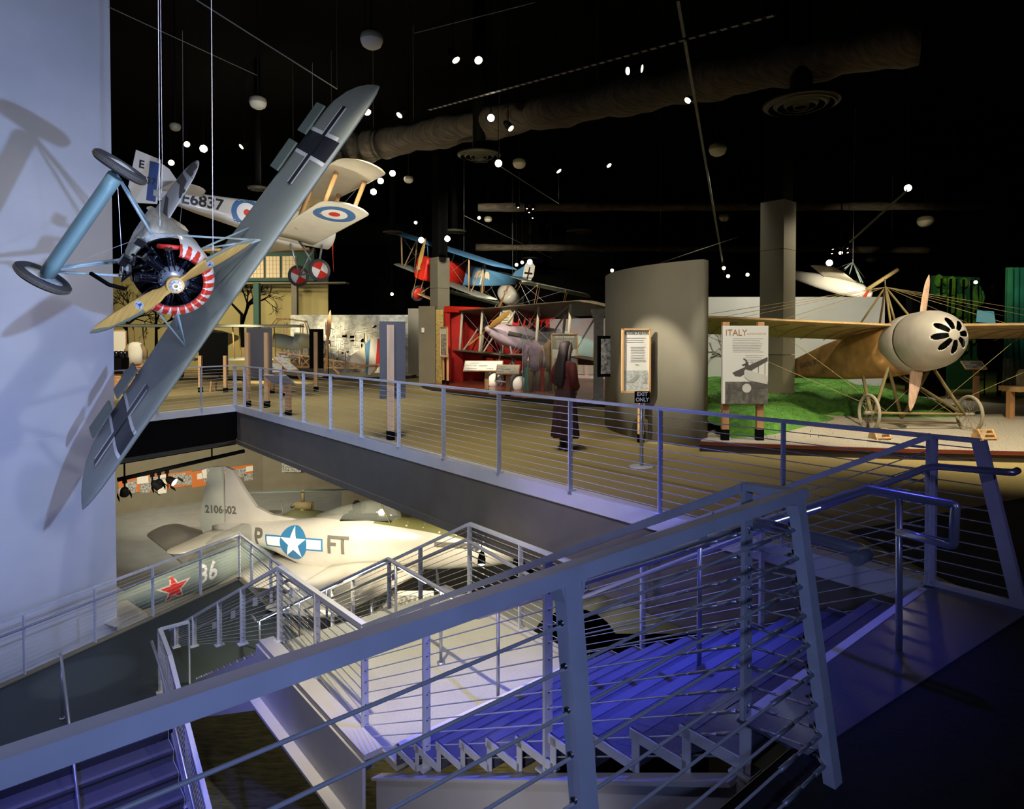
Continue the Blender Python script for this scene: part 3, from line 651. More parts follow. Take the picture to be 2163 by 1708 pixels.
def wheel(parent, c, ax, R, w, mt='tyre', disc='white', spokes=False, name='wheel', local=True, cross=None):
    c = V(c); ax = V(ax).normalized(); mb = MB()
    prof = [(R - w*.5 + w*.5*cos(a), w*.5*sin(a)) for a in [2*pi*i/10 for i in range(11)]]
    mb.lathe(prof, c, ax, 28); wh = part(name, mb, mt, parent)
    mb = MB(); r = R - w*.75
    if spokes:
        mb.lathe([(r*1.02, -w*.2), (r*1.02, w*.2), (r*.96, w*.2), (r*.96, -w*.2), (r*1.02, -w*.2)], c, ax, 28); x = ax.orthogonal().normalized(); y = ax.cross(x)
        for k in range(24):
            a = 2*pi*k/24; mb.tube([c + ax*(.05 if k % 2 else -.05) + (x*cos(a + .3) + y*sin(a + .3))*.03, c + (x*cos(a) + y*sin(a))*r], .002, 4)
        mb.tube([c - ax*.08, c + ax*.08], .03, 10); part('spokes', mb, 'tyre_grey', wh)
    else:
        mb.lathe([(0, -w*.55), (r*.25, -w*.5), (r, -w*.12), (r, w*.12), (r*.25, w*.5), (0, w*.55)], c, ax, 28); part('wheel_cover', mb, disc, wh)
        if cross:
            x = V((1, 0, 0)); y = ax.cross(x); mb = MB()
            for a0 in cross[1]:
                pts = [c]; pts += [c + ax*w*(.55 - .4*f)*0 for f in ()]
                for sgn in (1, -1):
                    ring = [[c + ax*sgn*w*((.57 - .2*f) if f <= .25 else (.52 - .38*(f - .25)/.75)) + (x*cos(a) + y*sin(a))*r*f for a in [a0 + i*pi/2/6 for i in range(7)]] for f in (.02, .25, .6, 1.0)]
                    mb.loft(ring, False, False, True)
            part('painted_sector', mb, cross[0], wh)
    return wh
def prop(parent, c, R, th, m='propwood', chord=.2, n=2, twist=.9, hub=.07, tips=None, sgn=1, axis=None, thick=.035):
    c = V(c); rt = thing_part = None; mb = MB()
    for k in range(n):
        a = th + 2*pi*k/n; d = V((0, cos(a), sin(a))); t = V((0, -sin(a), cos(a))); X = V((1, 0, 0)); rings = []
        for i in range(15):
            f = i/14; r = .02 + (R - .02)*f; ch = chord*(.55 + .75*sin(pi*min(1, f*1.05 + .02)**.8)*.8)*(1 if f < .82 else sqrt(max(.02, 1 - ((f - .82)/.18)**2)))
            if f < .15: ch = chord*(.75)
            tw = twist*(1 - f*.72); th_ = thick*(1.9 if f < .12 else (1.3 - f)); u = t*cos(tw) + X*sin(tw)*sgn; v_ = X*cos(tw) - t*sin(tw)*sgn
            off = t*(.06*chord*sin(f*pi)*1.5)
            rings.append([c + d*r + off + u*(ch/2*cos(q)) + v_*(th_/2*sin(q)*(1.0 if sin(q) > 0 else .35)) for q in [2*pi*j/12 for j in range(12)]])
        mb.loft(rings, True, True, True)
    mb.tube([c - V((.06, 0, 0)), c + V((.06, 0, 0))], hub*1.35, 20); p = part('propeller', mb, m, parent)
    mb = MB(); mb.lathe([(hub, .062), (hub, .075), (hub*.6, .078), (hub*.55, .095), (hub*.3, .095), (hub*.28, .03)], c, (1, 0, 0), 24, smooth=False)
    for k in range(8): mb.sph(c + V((.078, cos(k*pi/4)*hub*.78, sin(k*pi/4)*hub*.78)), hub*.11, 4)
    hf = part('hub_flange', mb, 'engine_grey', p)
    return p
def strut(mb, a, b, w=.045, ratio=.4, n=8):
    a, b = V(a), V(b); d = (b - a).normalized(); x = V((1, 0, 0)) - d*d.x; x.normalize(); y = d.cross(x)
    mb.loft([[p + x*cos(2*pi*k/n)*w + y*sin(2*pi*k/n)*w*ratio for k in range(n)] for p in (a, b)], True, True, True)
def wires(parent, prs, r=.003, m='cable'):
    mb = MB()
    for a, b in prs: mb.tube([a, b], r, 4, False)
    if prs: part('bracing_wires', mb, m, parent)
def subdiv(vs, fs, edge):
    bm = bmesh.new(); bv = [bm.verts.new(v) for v in vs]
    for f in fs:
        try: bm.faces.new([bv[i] for i in f])
        except ValueError: pass
    bmesh.ops.triangulate(bm, faces=bm.faces)
    for _ in range(6):
        es = [e for e in bm.edges if e.calc_length() > edge]
        if not es or len(bm.verts) > 6000: break
        bmesh.ops.subdivide_edges(bm, edges=es, cuts=1); bmesh.ops.triangulate(bm, faces=bm.faces)
    bm.verts.index_update(); r = [v.co.copy() for v in bm.verts], [[v.index for v in f.verts] for f in bm.faces]; bm.free(); return r
def circ(r, cx=0, cy=0, n=40, a0=0, a1=2*pi): return [(cx + r*cos(a0 + (a1 - a0)*i/n), cy + r*sin(a0 + (a1 - a0)*i/n)) for i in range(n + (0 if abs(a1 - a0 - 2*pi) < 1e-6 else 1))]
def rect(x0, y0, x1, y1): return [(x0, y0), (x1, y0), (x1, y1), (x0, y1)]
def starp(R, r=None, rot=pi/2, n=5):
    r = r or R*.382; return [((R if k % 2 == 0 else r)*cos(rot + k*pi/n), (R if k % 2 == 0 else r)*sin(rot + k*pi/n)) for k in range(2*n)]
def decal(name, tgt, shapes, o, ux, uy, parent, edge=.08, off=.004, depth=None):
    """shapes: list of (material, polygon or ('text', string, size, u, v, bold, sx)); projected onto tgt along -(ux x uy)"""
    tm = tgt.data; bt = BVHTree.FromPolygons([v.co for v in tm.vertices], [tuple(p.vertices) for p in tm.polygons])
    o = V(o); ux = V(ux).normalized(); uy = V(uy); uy = (uy - ux*uy.dot(ux)).normalized(); n = ux.cross(uy); mb = MB(); mats = []
    for i, (m, sh) in enumerate(shapes):
        if sh[0] == 'text':
            _, s_, size, u, v, bold, sx = sh; vs, fs = textmesh(s_, size, bold); vs = [V((p.x*sx + u, p.y + v, 0)) for p in vs]
        elif sh[0] == 'stext':
            _, s_, size, u, v, bold, sx, shr = sh; vs, fs = textmesh(s_, size, bold, shr); vs = [V((p.x*sx + u, p.y + v, 0)) for p in vs]
        else: vs, fs = [V((p[0], p[1], 0)) for p in sh], [list(range(len(sh)))]
        vs, fs = subdiv(vs, fs, edge)
        hit = []; ok = []
        for p in vs:
            q = o + ux*p.x + uy*p.y; h = bt.ray_cast(q + n*3, -n)
            ok.append(h[0] is not None); hit.append((h[0] + n*(off*(i + 1))) if h[0] is not None else q)
        if m not in mats: mats.append(m)
        mb.mi = mats.index(m); mb.add(hit, [f for f in fs if all(ok[j] for j in f)], True)
    return part(name, mb, mats, parent)
def cross_shapes(L, W, b, arm=None):
    arm = arm or W; return [('white', rect(-L, -W/2 - b, L, W/2 + b)), ('white', rect(-arm/2 - b, -L, arm/2 + b, L)), ('cross_black', rect(-L, -W/2, L, W/2)), ('cross_black', rect(-arm/2, -L, arm/2, L))]
def biplane(name, label, loc, R, P):
    t = thing(name, label, 'biplane', loc, R); g = P.get
    secs = P['fus']; mb = MB(); fusel(mb, secs, g('nf', 20)); fz = part('fuselage', mb, P['fmat'], t)
    if g('fus2'): mb = MB(); fusel(mb, g('fus2'), 20); part('rear_fuselage', mb, P['fmat2'], t)
    c, c2 = P['chord'], g('chord2', P['chord']); zu, zl = P['zu'], P['zl']; xu, xl = P['xu'], P['xl']; su, sl_ = P['su'], P['sl']
    out = {}
    mb = MB(); wing(mb, 0, su, xu, c, c, zu, zu + g('dihu', 0), g('t', .07), .05, 0, .45, 9, 7, 1, 0, .2); wing(mb, 0, su, xu, c, c, zu, zu + g('dihu', 0), g('t', .07), .05, 0, .45, 9, 7, -1, 0, .2)
    out['uw'] = part('upper_wing', mb, P['wmat'], t)
    for s_ in (1, -1):
        mb = MB(); wing(mb, g('y0', .3), sl_, xl, c2, c2, zl, zl + g('dih', .25), g('t', .07), .05, 0, .4, 9, 7, s_, 0, .2); out['lw%d' % s_] = part('lower_wing', mb, g('wmat2', P['wmat']), t)
    dz = lambda y: zl + g('dih', .25)*(y - .3)/(sl_ - .3); du = lambda y: zu + g('dihu', 0)*y/su
    prs = []
    for y in g('bays', (2.4,)):
        for s_ in (1, -1):
            for fx in (.12, .72):
                mb = MB(); strut(mb, (xl - c2*fx, s_*y, dz(y) + .02), (xu - c*fx, s_*y, du(y)), g('sw', .045)); part('strut', mb, P['smat'], t)
            prs += [((xl - .2, s_*.35, zl), (xu - .2, s_*y, du(y))), ((xl - .2, s_*y, dz(y)), (xu - .2, s_*.4, zu))]
            if g('vee'): mb = MB(); strut(mb, (xl - c2*.2, s_*y, dz(y) + .02), (xu - c*.72, s_*y, du(y)), .03); part('strut', mb, P['smat'], t)
    for s_ in (1, -1):
        for fx, xb in ((.15, xl + .1), (.7, xl - .7)):
            mb = MB(); strut(mb, (xb, s_*.33, P['zd']), (xu - c*fx, s_*.5, zu), .035); part('strut', mb, P['cmat'] if 'cmat' in P else P['smat'], t)
    wires(t, prs, g('wr', .004))
    gx, gy, gz, gr = P['gear']
    for s_ in (1, -1):
        wheel(t, (gx, s_*gy, gz), (0, 1, 0), gr, g('tw', .1), 'tyre', P['disc'][0 if s_ == 1 else 1], cross=g('sector'))
        for dx in (.25, -.55):
            mb = MB(); strut(mb, (gx, s_*(gy - .12), gz), (gx + dx, s_*.3, P['zb']), .035); part('undercarriage_leg', mb, g('gmat', 'steel_tube'), t)
    mb = MB(); mb.tube([(gx, -gy, gz), (gx, gy, gz)], .03, 8)
    if g('axfoil'): mb.box((gx, 0, gz), (.3, 2*gy - .3, .05))
    part('axle', mb, g('gmat', 'steel_tube'), t)
    tx, tz = P['tail']; F = foil(6, .06, 0)
    mb = MB()
    for s_ in (1, -1): wing(mb, 0, g('ts', 1.25), tx + .9, 1.15, .8, tz, tz, .05, 0, .2, .4, 6, 4, s_)
    out['tp'] = part('tailplane', mb, g('tmat', P['wmat']), t)
    poly = P['fin']; mb = MB(); mb.prism([V((x, -.02, z)) for x, z in poly], (0, .04, 0)); out['fin'] = part('fin', mb, P['finmat'], t)
    if g('rudder'): mb = MB(); mb.prism([V((x, -.02, z)) for x, z in g('rudder')], (0, .04, 0)); out['rud'] = part('rudder', mb, P['rudmat'], t)
    prop(t, (0, 0, 0), P['pr'], P['th'], P['pmat'], g('pch', .17))
    return t, fz, out
def hang(label, pts, top=10.49, r=.006):
    for k, p in enumerate(pts):
        mb = MB(); mb.tube([p, (p[0] + .02, p[1], top)], r, 5, False); mb.tube([p, (p[0], p[1], p[2] + .12)], r*3, 6); solo('suspension_cable', mb, 'cable', label % k if '%' in label else label[k] if isinstance(label, (list, tuple)) else label, 'cable')
def W(o, p): return o.matrix_basis @ V(p)
# ---------------- foreground monoplane ----------------
n_ = V((.5062, -.7854, -.3562)); u_ = V((.6395, .619, -.456)); y_ = u_.cross(n_)
mono = thing('monoplane', 'grey green parasol monoplane hanging steeply banked, with wooden propeller and red toothed cowling', 'aeroplane', (-4.741, 8.912, 2.494), basis(n_.normalized(), y_.normalized(), n_.cross(y_).normalized()))
mb = MB()
for s_ in (1, -1): wing(mb, 0, 4.22, -.80, 1.62, 1.36, .99, 1.03, .12, .03, .06, .75, 12, 14, s_, 6.5, -.36)
mw = part('wing', mb, 'linen', mono)
for s_, yy in ((-1, 1), (1, 1)):   # ailerons drooped out of the trailing edge
    for y0, y1, dx, dz in ((2.15, 2.75, .05, .10), (2.95, 3.55, .0, .06)):
        mb = MB(); a = -2.22; c = V((a - dx - .08, s_*(y0 + y1)/2, .80 - dz*.5))
        mb.box(c, (.34, (y1 - y0), .03), Matrix.Rotation(radians(-9), 3, 'Y')); part('aileron', mb, 'linen_dark', mono)
ux, uy = V((0, 1, 0)), V((1, 0, 0))
for s_ in (-1, 1):    # crosses on the wing underside
    yc = s_*2.88; L = .78
    decal('wing_cross', mw, [('white', rect(-.27, -.75, -.20, .75)), ('white', rect(.20, -.75, .27, .75)), ('cross_black', rect(-.20, -.75, .20, .75)),
          ('white', rect(-L, -.14, -.20, .14)), ('white', rect(.20, -.14, L, .14)), ('cross_black', rect(-L - .02, -.075, .0, .075)), ('cross_black', rect(0, -.075, L + .02, .075))],
          (-1.52, yc, 0), (0, 1, 0), (1, 0, 0), mono, .1, .0025)
mb = MB(); fusel(mb, [(-.74, .41, .39, -.52, .5), (-1.1, .43, .42, -.52, .32), (-2.0, .40, .40, -.46, .25), (-3.2, .30, .30, -.34, .25), (-4.4, .18, .20, -.18, .3), (-5.3, .05, .14, -.04, .5)], 24); part('fuselage', mb, 'streaky', mono)
mb = MB(); fusel(mb, [(-.7, .36, .50, .2, .9), (-1.2, .38, .56, .2, .9), (-1.9, .34, .50, .2, .9), (-3.0, .22, .36, .1, .9)], 20); part('top_decking', mb, 'skyblue', mono)
# cowl ring, open towards the undercarriage
def cowl(name, x0, r0, ri, depth, a0, a1, parent, teeth):
    prof = [(ri, x0 - .06), (ri - .005, x0 - .0), (ri + .02, x0 + .02), (ri + .05, x0 + .02), (ri + .09, x0 - .01), (r0 - .035, x0 - .06), (r0 - .01, x0 - .13), (r0 + .01, x0 - .3), (r0, x0 - depth)]
    fine = []
    for (ra, xa), (rb, xb) in zip(prof[:-1], prof[1:]):
        for i in range(3): fine.append((ra + (rb - ra)*i/3, xa + (xb - xa)*i/3))
    fine.append(prof[-1]); N = 16*12; mb = MB(); Z = V((0, 0, 1)); Y = V((0, 1, 0)); red = MB()
    rings = [[V((x, 0, 0)) + (Z*cos(a) + Y*sin(a))*r for a in [a0 + (a1 - a0)*i/N for i in range(N + 1)]] for r, x in fine]
    n = N + 1; vs = [p for r in rings for p in r]; mb.v = vs; tot = 21
    for i in range(len(rings) - 1):
        for k in range(N):
            f = (k + .5)/N*teeth % 1; d = (i - 1)/16.0
            isred = i >= 1 and d < 1.05 and abs(f - .5) > .30*d
            mb.f.append([i*n + k, i*n + k + 1, (i + 1)*n + k + 1, (i + 1)*n + k]); mb.m.append(1 if isred else 0); mb.sm.append(True)
    return part(name, mb, ['white_gloss', 'red'], parent)
cw = cowl('cowling', -.10, .545, .375, .62, -1.95, 1.80, mono, 15)
mb = MB(); mb.lathe([(0, -.72), (.50, -.72), (.51, -.60), (.50, -.60), (.49, -.70), (0, -.70)], (0, 0, 0), (1, 0, 0), 32); part('firewall', mb, 'black', mono)
mb = MB(); mb.lathe([(0, .0), (.12, -.03), (.17, -.10), (.20, -.16), (.20, -.38), (.12, -.42)], (-.05, 0, 0), (1, 0, 0), 28); en = part('crankcase', mb, 'engine_grey', mono)
mb = MB()
for k in range(16): a = 2*pi*k/16; mb.sph((-.11, .175*cos(a), .175*sin(a)), .010, 4)
part('bolts', mb, 'steel_tube', en)
for k in range(9):
    a = pi + 2*pi*k/9 + .2; d = V((0, sin(a), cos(a))); t = V((0, cos(a), -sin(a))); c0_ = V((-.30, 0, 0)); mb = MB()
    prof = []
    for j in range(9): h = .2 + j*.022; prof += [(.072, h), (.072, h + .006), (.058, h + .008), (.058, h + .02)]
    mb.lathe([(0, .18)] + prof + [(.06, .40), (.05, .45), (0, .46)], c0_, d, 14); cy = part('cylinder', mb, 'engine', mono)
    mb = MB()
    for q in (-.035, .035): mb.tube([c0_ + V((.16, 0, 0)) + t*q + d*.15, c0_ + V((.10, 0, 0)) + t*q + d*.43], .008, 6)
    mb.box(c0_ + d*.46 + V((.05, 0, 0)), (.12, .09, .05), basis(V((1, 0, 0)), t, d)); part('pushrods', mb, 'black_gloss', cy)
mb = MB(); rr = random.Random(3)
for k in range(9):
    p = V((-.25 - rr.random()*.2, rr.uniform(-.35, .35), rr.uniform(-.62, -.35))); pts = [p + V((rr.uniform(-.05, .05), rr.uniform(-.12, .12)*j*.5, rr.uniform(-.05, .08)*j)) for j in range(4)]; mb.tube(pts, .022, 7)
mb.box((-.4, .12, -.62), (.16, .14, .10)); mb.box((-.35, -.22, -.60), (.12, .10, .12)); part('induction_pipes', mb, 'black_gloss', mono)
mb = MB(); mb.tube([(-.30, -.30, -.40), (-.22, -.38, -.30), (-.25, -.45, -.15), (-.32, -.44, -.02)], .035, 8); part('hose', mb, 'red', mono, label='red rubber hose')
mb = MB(); mb.tube([(-.3, .45, -.42), (-.3, .50, -.62), (-.5, .52, -.85)], .03, 8); part('exhaust_stub', mb, 'black', mono)
th = .429; pth = pi - th
pp = prop(mono, (0, 0, 0), 1.25, pth, 'propwood', .20, 2, .85, .085)
bl = V((0, cos(pth), sin(pth))); tt = V((0, -sin(pth), cos(pth)))
for s_ in (1, -1):
    c = bl*.54*s_
    decal('propeller_badge', pp, [('white', circ(.052, n=28)), ('navy', circ(.047, n=28)), ('skyblue', circ(.043, n=28)), ('navy', [(-.006, .04), (-.026, -.012), (-.018, -.016), (0, .028), (.018, -.016), (.026, -.012), (.006, .04)]), ('navy', rect(-.036, -.026, .036, -.006)), ('white', ('text', 'AXIAL', .019, 0, -.016, .0006, 1.1))], c, V((0, 1, 0)) if False else tt*s_, -bl*s_ if False else bl*s_*-1 if False else V((1, 0, 0)).cross(tt*s_), mono, .02, .0012)
    # riveted metal tip sheath along the leading edge
    mb = MB(); pts = []
    for i in range(13):
        f = .42 + .58*i/12; r = 1.25*f; ch = .20*(.55 + .75*sin(pi*min(1, f*1.05 + .02)**.8)*.8)*(1 if f < .82 else sqrt(max(.02, 1 - ((f - .82)/.18)**2)))
        tw = .85*(1 - f*.72); u = tt*s_*cos(tw) + V((1, 0, 0))*sin(tw); off = tt*s_*(.06*.2*sin(f*pi)*1.5)
        w_ = .10 + .0*f if i < 10 else .10 + .12*(i - 9)
        pts.append((bl*s_*r + off, u, ch, V((1, 0, 0))*cos(tw) - tt*s_*sin(tw), .035*(1.3 - f)))
    ring = []
    for j, (p, u, ch, v_, h_) in enumerate(pts):
        w_ = .22 if j < 9 else .22 + .24*(j - 8)
        ring.append([p - u*(-ch*.505) + v_*0, p + u*(ch*.5*(1 - w_*1.6)) + v_*(h_*.5 + .004)*.9, p + u*ch*(.42) + v_*(h_*.28 + .004)])
        ring[-1] = [ring[-1][1], ring[-1][2], ring[-1][0], p + u*(ch*.5*(1 - w_*1.6)) - v_*(h_*.2 + .003)]
    mb.loft(ring, False, False, True); part('tip_sheath', mb, 'linen_dark', pp)
# cabane struts
for s_ in (1, -1):
    for a, b in (((-.75, .40, .30), (-1.1, 1.06, .90)), ((-1.3, .42, .30), (-1.85, 1.06, .84)), ((-.78, .40, -.35), (-1.1, 1.06, .90)), ((-1.3, .42, .3), (-1.1, 1.06, .90))):
        mb = MB(); strut(mb, (a[0], s_*a[1], a[2]), (b[0], s_*b[1], b[2]), .026, .6); part('cabane_strut', mb, 'skyblue', mono)
    for a, b in (((-.55, .36, -.50), (-.72, .80, -1.22)), ((-1.35, .36, -.50), (-.80, .80, -1.22)), ((-1.30, .30, -.50), (-.86, .78, -1.20))):
        mb = MB(); strut(mb, (a[0], s_*a[1], a[2]), (b[0], s_*b[1], b[2]), .028, .7); part('undercarriage_leg', mb, 'skyblue', mono)
wires(mono, [((-.6, .36, -.5), (-.75, -.8, -1.22)), ((-.6, -.36, -.5), (-.75, .8, -1.22)), ((-.8, .8, -1.25), (-.9, 3.0, .8)) if False else ((-.6, -.36, -.5), (-.9, -1.06, .84)), ((-1.3, .36, -.5), (-5.0, 1.0, .1)), ((-4.9, -.9, .12), (-3.6, -.25, .28)), ((-4.9, .9, .12), (-3.6, .25, .28))], .004)
mb = MB()
rings = []
F = foil(8, .22, 0)
for y in [-.80 + 1.6*i/8 for i in range(9)]: rings.append([V((-.34 - p[0]*.78, y, -1.25 + p[1]*.78*1.15)) for p in F])
mb.loft(rings, True, True, True); part('axle_fairing', mb, 'teal_paint', mono)
for s_ in (1, -1):
    w_ = wheel(mono, (-.72, s_*.93, -1.25), (0, 1, 0), .36, .125, 'tyre', 'white_gloss')
    mb = MB()
    for q in (-.022, -.008, .008, .022): mb.lathe([(.356, q - .002), (.363, q), (.356, q + .002)], (-.72, s_*.93, -1.25), (0, 1, 0), 32)
    part('tread_ribs', mb, 'tyre_grey', w_)
mb = MB()
for s_ in (1, -1): wing(mb, 0, 1.4, -4.35, 1.15, .75, .20, .20, .06, 0, .25, .5, 8, 6, s_, 7)
ms = part('tailplane', mb, 'white_gloss', mono)
for s_ in (1, -1):
    decal('checker_patch', ms, [('letter_dark', [(.15, -.1), (.42, .5), (.42, .12), (.15, -.5)]), ('letter_dark', [(.45, -.65), (.80, .05), (.80, -.95), (.45, -1.0)]), ('letter_dark', rect(1.06, -.8, 1.4, .3)), ('letter_dark', [(.78, .4), (1.0, .4), (.95, -.2), (.8, -.3)])], (-4.9, 0, 0), (0, -1 if s_ == -1 else 1, 0), (s_, 0, 0), mono, .1, .003)
    decal('checker_patch', ms, [('letter_dark', [(.15, -.1), (.42, .5), (.42, .12), (.15, -.5)]), ('letter_dark', [(.45, -.65), (.80, .05), (.80, -.95), (.45, -1.0)]), ('letter_dark', rect(1.06, -.8, 1.4, .3))], (-4.9, 0, 0), (0, s_, 0), (-1 if s_ == 1 else -1, 0, 0), mono, .1, .003) if False else None
mb = MB(); mb.prism([V((-4.9, -.02, .12)), V((-5.0, -.02, .55)), V((-5.25, -.02, .78)), V((-5.65, -.02, .74)), V((-5.8, -.02, .4)), V((-5.7, -.02, 0)), V((-5.3, -.02, -.1))], (0, .04, 0)); part('rudder', mb, 'white_gloss', mono)
hp = [onp(338, 478, W(mono, (-1, 0, 0)), (0, 1, 0)), onp(450, 535, W(mono, (-.4, -.4, 0)), (0, 1, 0))]
hang(('thin steel suspension cable hooked to the middle of the banked monoplane', 'thin steel suspension cable hooked beside the propeller of the banked monoplane'), hp, 10.49, .0055)
mb = MB(); a = hp[0] + V((.045, 0, .9)); mb.tube([hp[0] + V((.03, 0, .5)), a, V((a.x, a.y, 10.49))], .0035, 5, False); solo('suspension_cable', mb, 'cable', 'second vertical cable close beside the one on the monoplane fuselage', 'cable')
# ---------------- biplane E6837 ----------------
R = Matrix(((0.741, -0.67, 0.049), (0.665, 0.741, 0.092), (-0.098, -0.036, 0.995)))
snp, fz, o = biplane('biplane', 'silver and cream biplane with blue and red roundels hanging behind the banked wing', (-5.989, 21.139, 5.18), R, dict(
    fus=[(-.05, .36, .36, -.36, 1), (-.12, .48, .48, -.48, 1), (-.9, .49, .49, -.49, .95), (-1.6, .46, .58, -.46, .7), (-2.6, .40, .50, -.40, .5), (-4.2, .25, .33, -.20, .45), (-5.35, .05, .18, 0, .6)], nf=24,
    fmat='white_gloss', wmat='cream', wmat2='cream', smat='wood_pale', chord=1.5, zu=.95, zl=-.50, xu=-.35, xl=-.75, su=4.25, sl=4.15, dih=.35, dihu=.15, bays=(1.4, 3.0), sw=.07, zd=.4, gear=(-.72, .8, -1.38, .36), disc=('white', 'white'), sector=('red', (.3, .3 + pi)),
    zb=-.45, tail=(-5.0, .22), fin=[(-4.7, .25), (-4.75, .55), (-5.0, .85), (-5.2, .95), (-5.2, -.1), (-5.0, 0)], finmat='white', rudder=[(-5.22, 1.05), (-5.85, 1.15), (-5.95, .1), (-5.75, -.3), (-5.22, -.2)], rudmat='white', pr=1.28, th=1.35, pmat='red', tmat='cream'))
decal('fuselage_roundel', fz, [('roundel_blue', circ(.44)), ('white', circ(.29)), ('red', circ(.10))], (-2.92, 0, .03), (1, 0, 0), (0, 0, 1), snp, .08)
decal('lettering', fz, [('cross_black', ('text', 'E6837', .46, 0, 0, .012, .95))], (-4.13, 0, .08), (1, 0, 0), (0, 0, 1), snp, .1)
for s_, k in ((1, 'lw1'), (-1, 'lw-1')): decal('wing_roundel', o[k], [('roundel_blue', circ(.58)), ('white', circ(.36)), ('red', circ(.16))], (-1.5, s_*3.2, -1), (1, 0, 0) if s_ == 1 else (1, 0, 0), (0, -1, 0), snp, .1)
decal('rudder_stripe', o['rud'], [('navy', rect(-.10, -.5, .14, 1.2)), ('navy', rect(.24, -.5, .34, 1.2))], (-5.47, 0, 0), (1, 0, 0), (0, 0, 1), snp, .3, .003) if False else None
decal('rudder_stripe', o['rud'], [('navy', [(.02, -.35), (.25, -.35), (.25, 1.13), (.02, 1.13)]), ('cross_black', ('text', 'E', .3, -.17, .78, .01, .9)), ('cross_black', ('text', '6837', .26, -.02, .38, .008, .9))], (-5.52, 0, 0), (1, 0, 0), (0, 0, 1), snp, .3, .003)
mb = MB()
for y in (-.28, .28): mb.lathe([(0, 0), (.055, .004)], (-.02, y, -.28), (1, 0, 0), 12)
part('cooling_holes', mb, 'black', snp)
hang(['cable from the ceiling to the roundel biplane nose', 'cable from the ceiling to the roundel biplane tail'], [W(snp, (-1.0, -.5, 1.05)), W(snp, (-4.6, 0, .4))], 10.49, .006)
# ---------------- red and blue biplane ----------------
R = Matrix(((-0.723, 0.654, 0.221), (-0.69, -0.7, -0.186), (0.033, -0.287, 0.957)))
dv, fz, o = biplane('biplane', 'red and blue biplane with a winged emblem and black cross hanging in the distance', (-4.068, 27.551, 4.827), R, dict(
    fus=[(-.1, .36, .52, -.45, .35), (-.2, .38, .55, -.48, .3), (-1.4, .40, .55, -.50, .25), (-2.3, .40, .52, -.48, .25)], fus2=[(-2.3, .395, .50, -.48, .25), (-4.2, .28, .38, -.34, .25), (-6.1, .06, .22, -.14, .3)], fmat='bright_red', fmat2='dvii_blue',
    wmat='dvii_blue', wmat2='linen', smat='wood_pale', cmat='dvii_blue', chord=1.5, chord2=1.2, zu=1.05, zl=-.40, xu=-.35, xl=-.75, su=4.45, sl=3.5, dih=.0, bays=(2.6,), vee=True, zd=.45, gear=(-.85, .85, -1.25, .38), disc=('red', 'red'), gmat='wood_pale', zb=-.48, axfoil=True,
    tail=(-6.2, .22), fin=[(-5.5, .2), (-5.8, .55), (-6.25, .85), (-6.25, .1)], finmat='dvii_blue', rudder=[(-6.2, .75), (-6.35, 1.02), (-6.65, 1.1), (-6.95, .9), (-7.0, .4), (-6.85, .1), (-6.3, 0)], rudmat='white', pr=1.35, th=1.5, pmat='propwood', tmat='linen'))
decal('rudder_cross', o['rud'], [('cross_black', rect(-.28, -.05, .28, .05)), ('cross_black', rect(-.05, -.32, .05, .32))], (-6.6, 0, .5), (-1, 0, 0), (0, 0, 1), dv, .3)
rf = [c for c in dv.children if c.name.startswith('rear_fuselage')][0]
emb = [('cream', rect(-.05, -.38, .05, .18)), ('cream', circ(.09, 0, .22, 12))]
for q in (1, -1): emb.append(('cream', [(q*.03, .08), (q*.18, .25), (q*.34, .27), (q*.46, .12), (q*.52, -.14), (q*.40, -.04), (q*.34, -.10), (q*.26, -.02), (q*.18, -.07), (q*.10, .02)][::q]))
decal('winged_emblem', rf, emb, (-3.35, 0, .06), (-1, 0, 0), (0, 0, 1), dv, .1, .004)
for c in dv.children:
    if c.name.startswith('fuselage'): decal('nose_patch', c, [('white', [(-.2, -.1), (.22, -.25), (.2, .28), (-.2, .3)])], (-.6, 0, .1), (-1, 0, 0), (0, 0, 1), dv, .2)
hang(['cable from the ceiling to the red and blue biplane nose', 'cable from the ceiling to the red and blue biplane cockpit'], [W(dv, (-1.0, 0, 1.1)), W(dv, (-2.4, 0, .55))], 10.49, .007)
# ---------------- dim biplane behind with a lit round nose ----------------
p5 = at(1068, 617, 33)
bp, fz, o = biplane('biplane', 'pale biplane with a brightly lit round white nose hanging behind the red and blue one', p5, B3((-.15, -.97, .1), (.22, -.05, 1)), dict(
    fus=[(-.02, .3, .3, -.3, 1), (-.08, .45, .45, -.45, 1), (-.8, .50, .50, -.50, 1), (-2.2, .40, .48, -.4, .6), (-5.4, .06, .15, 0, .6)], fmat='white_gloss', wmat='linen', smat='wood', chord=1.3, zu=.85, zl=-.55, xu=-.3, xl=-.6, su=4.3, sl=4.1, dih=.1, bays=(1.5, 3.0), zd=.4,
    gear=(-.6, .8, -1.3, .36), disc=('white', 'white'), zb=-.45, tail=(-5.2, .15), fin=[(-4.9, .15), (-5.2, .7), (-5.9, .7), (-5.9, -.1), (-5, 0)], finmat='white', pr=1.3, th=1.35, pmat='wood', tmat='linen'))
hang(['cable from the ceiling to the biplane with the lit round nose'], [W(bp, (-1.0, 0, .9))], 10.49, .007)
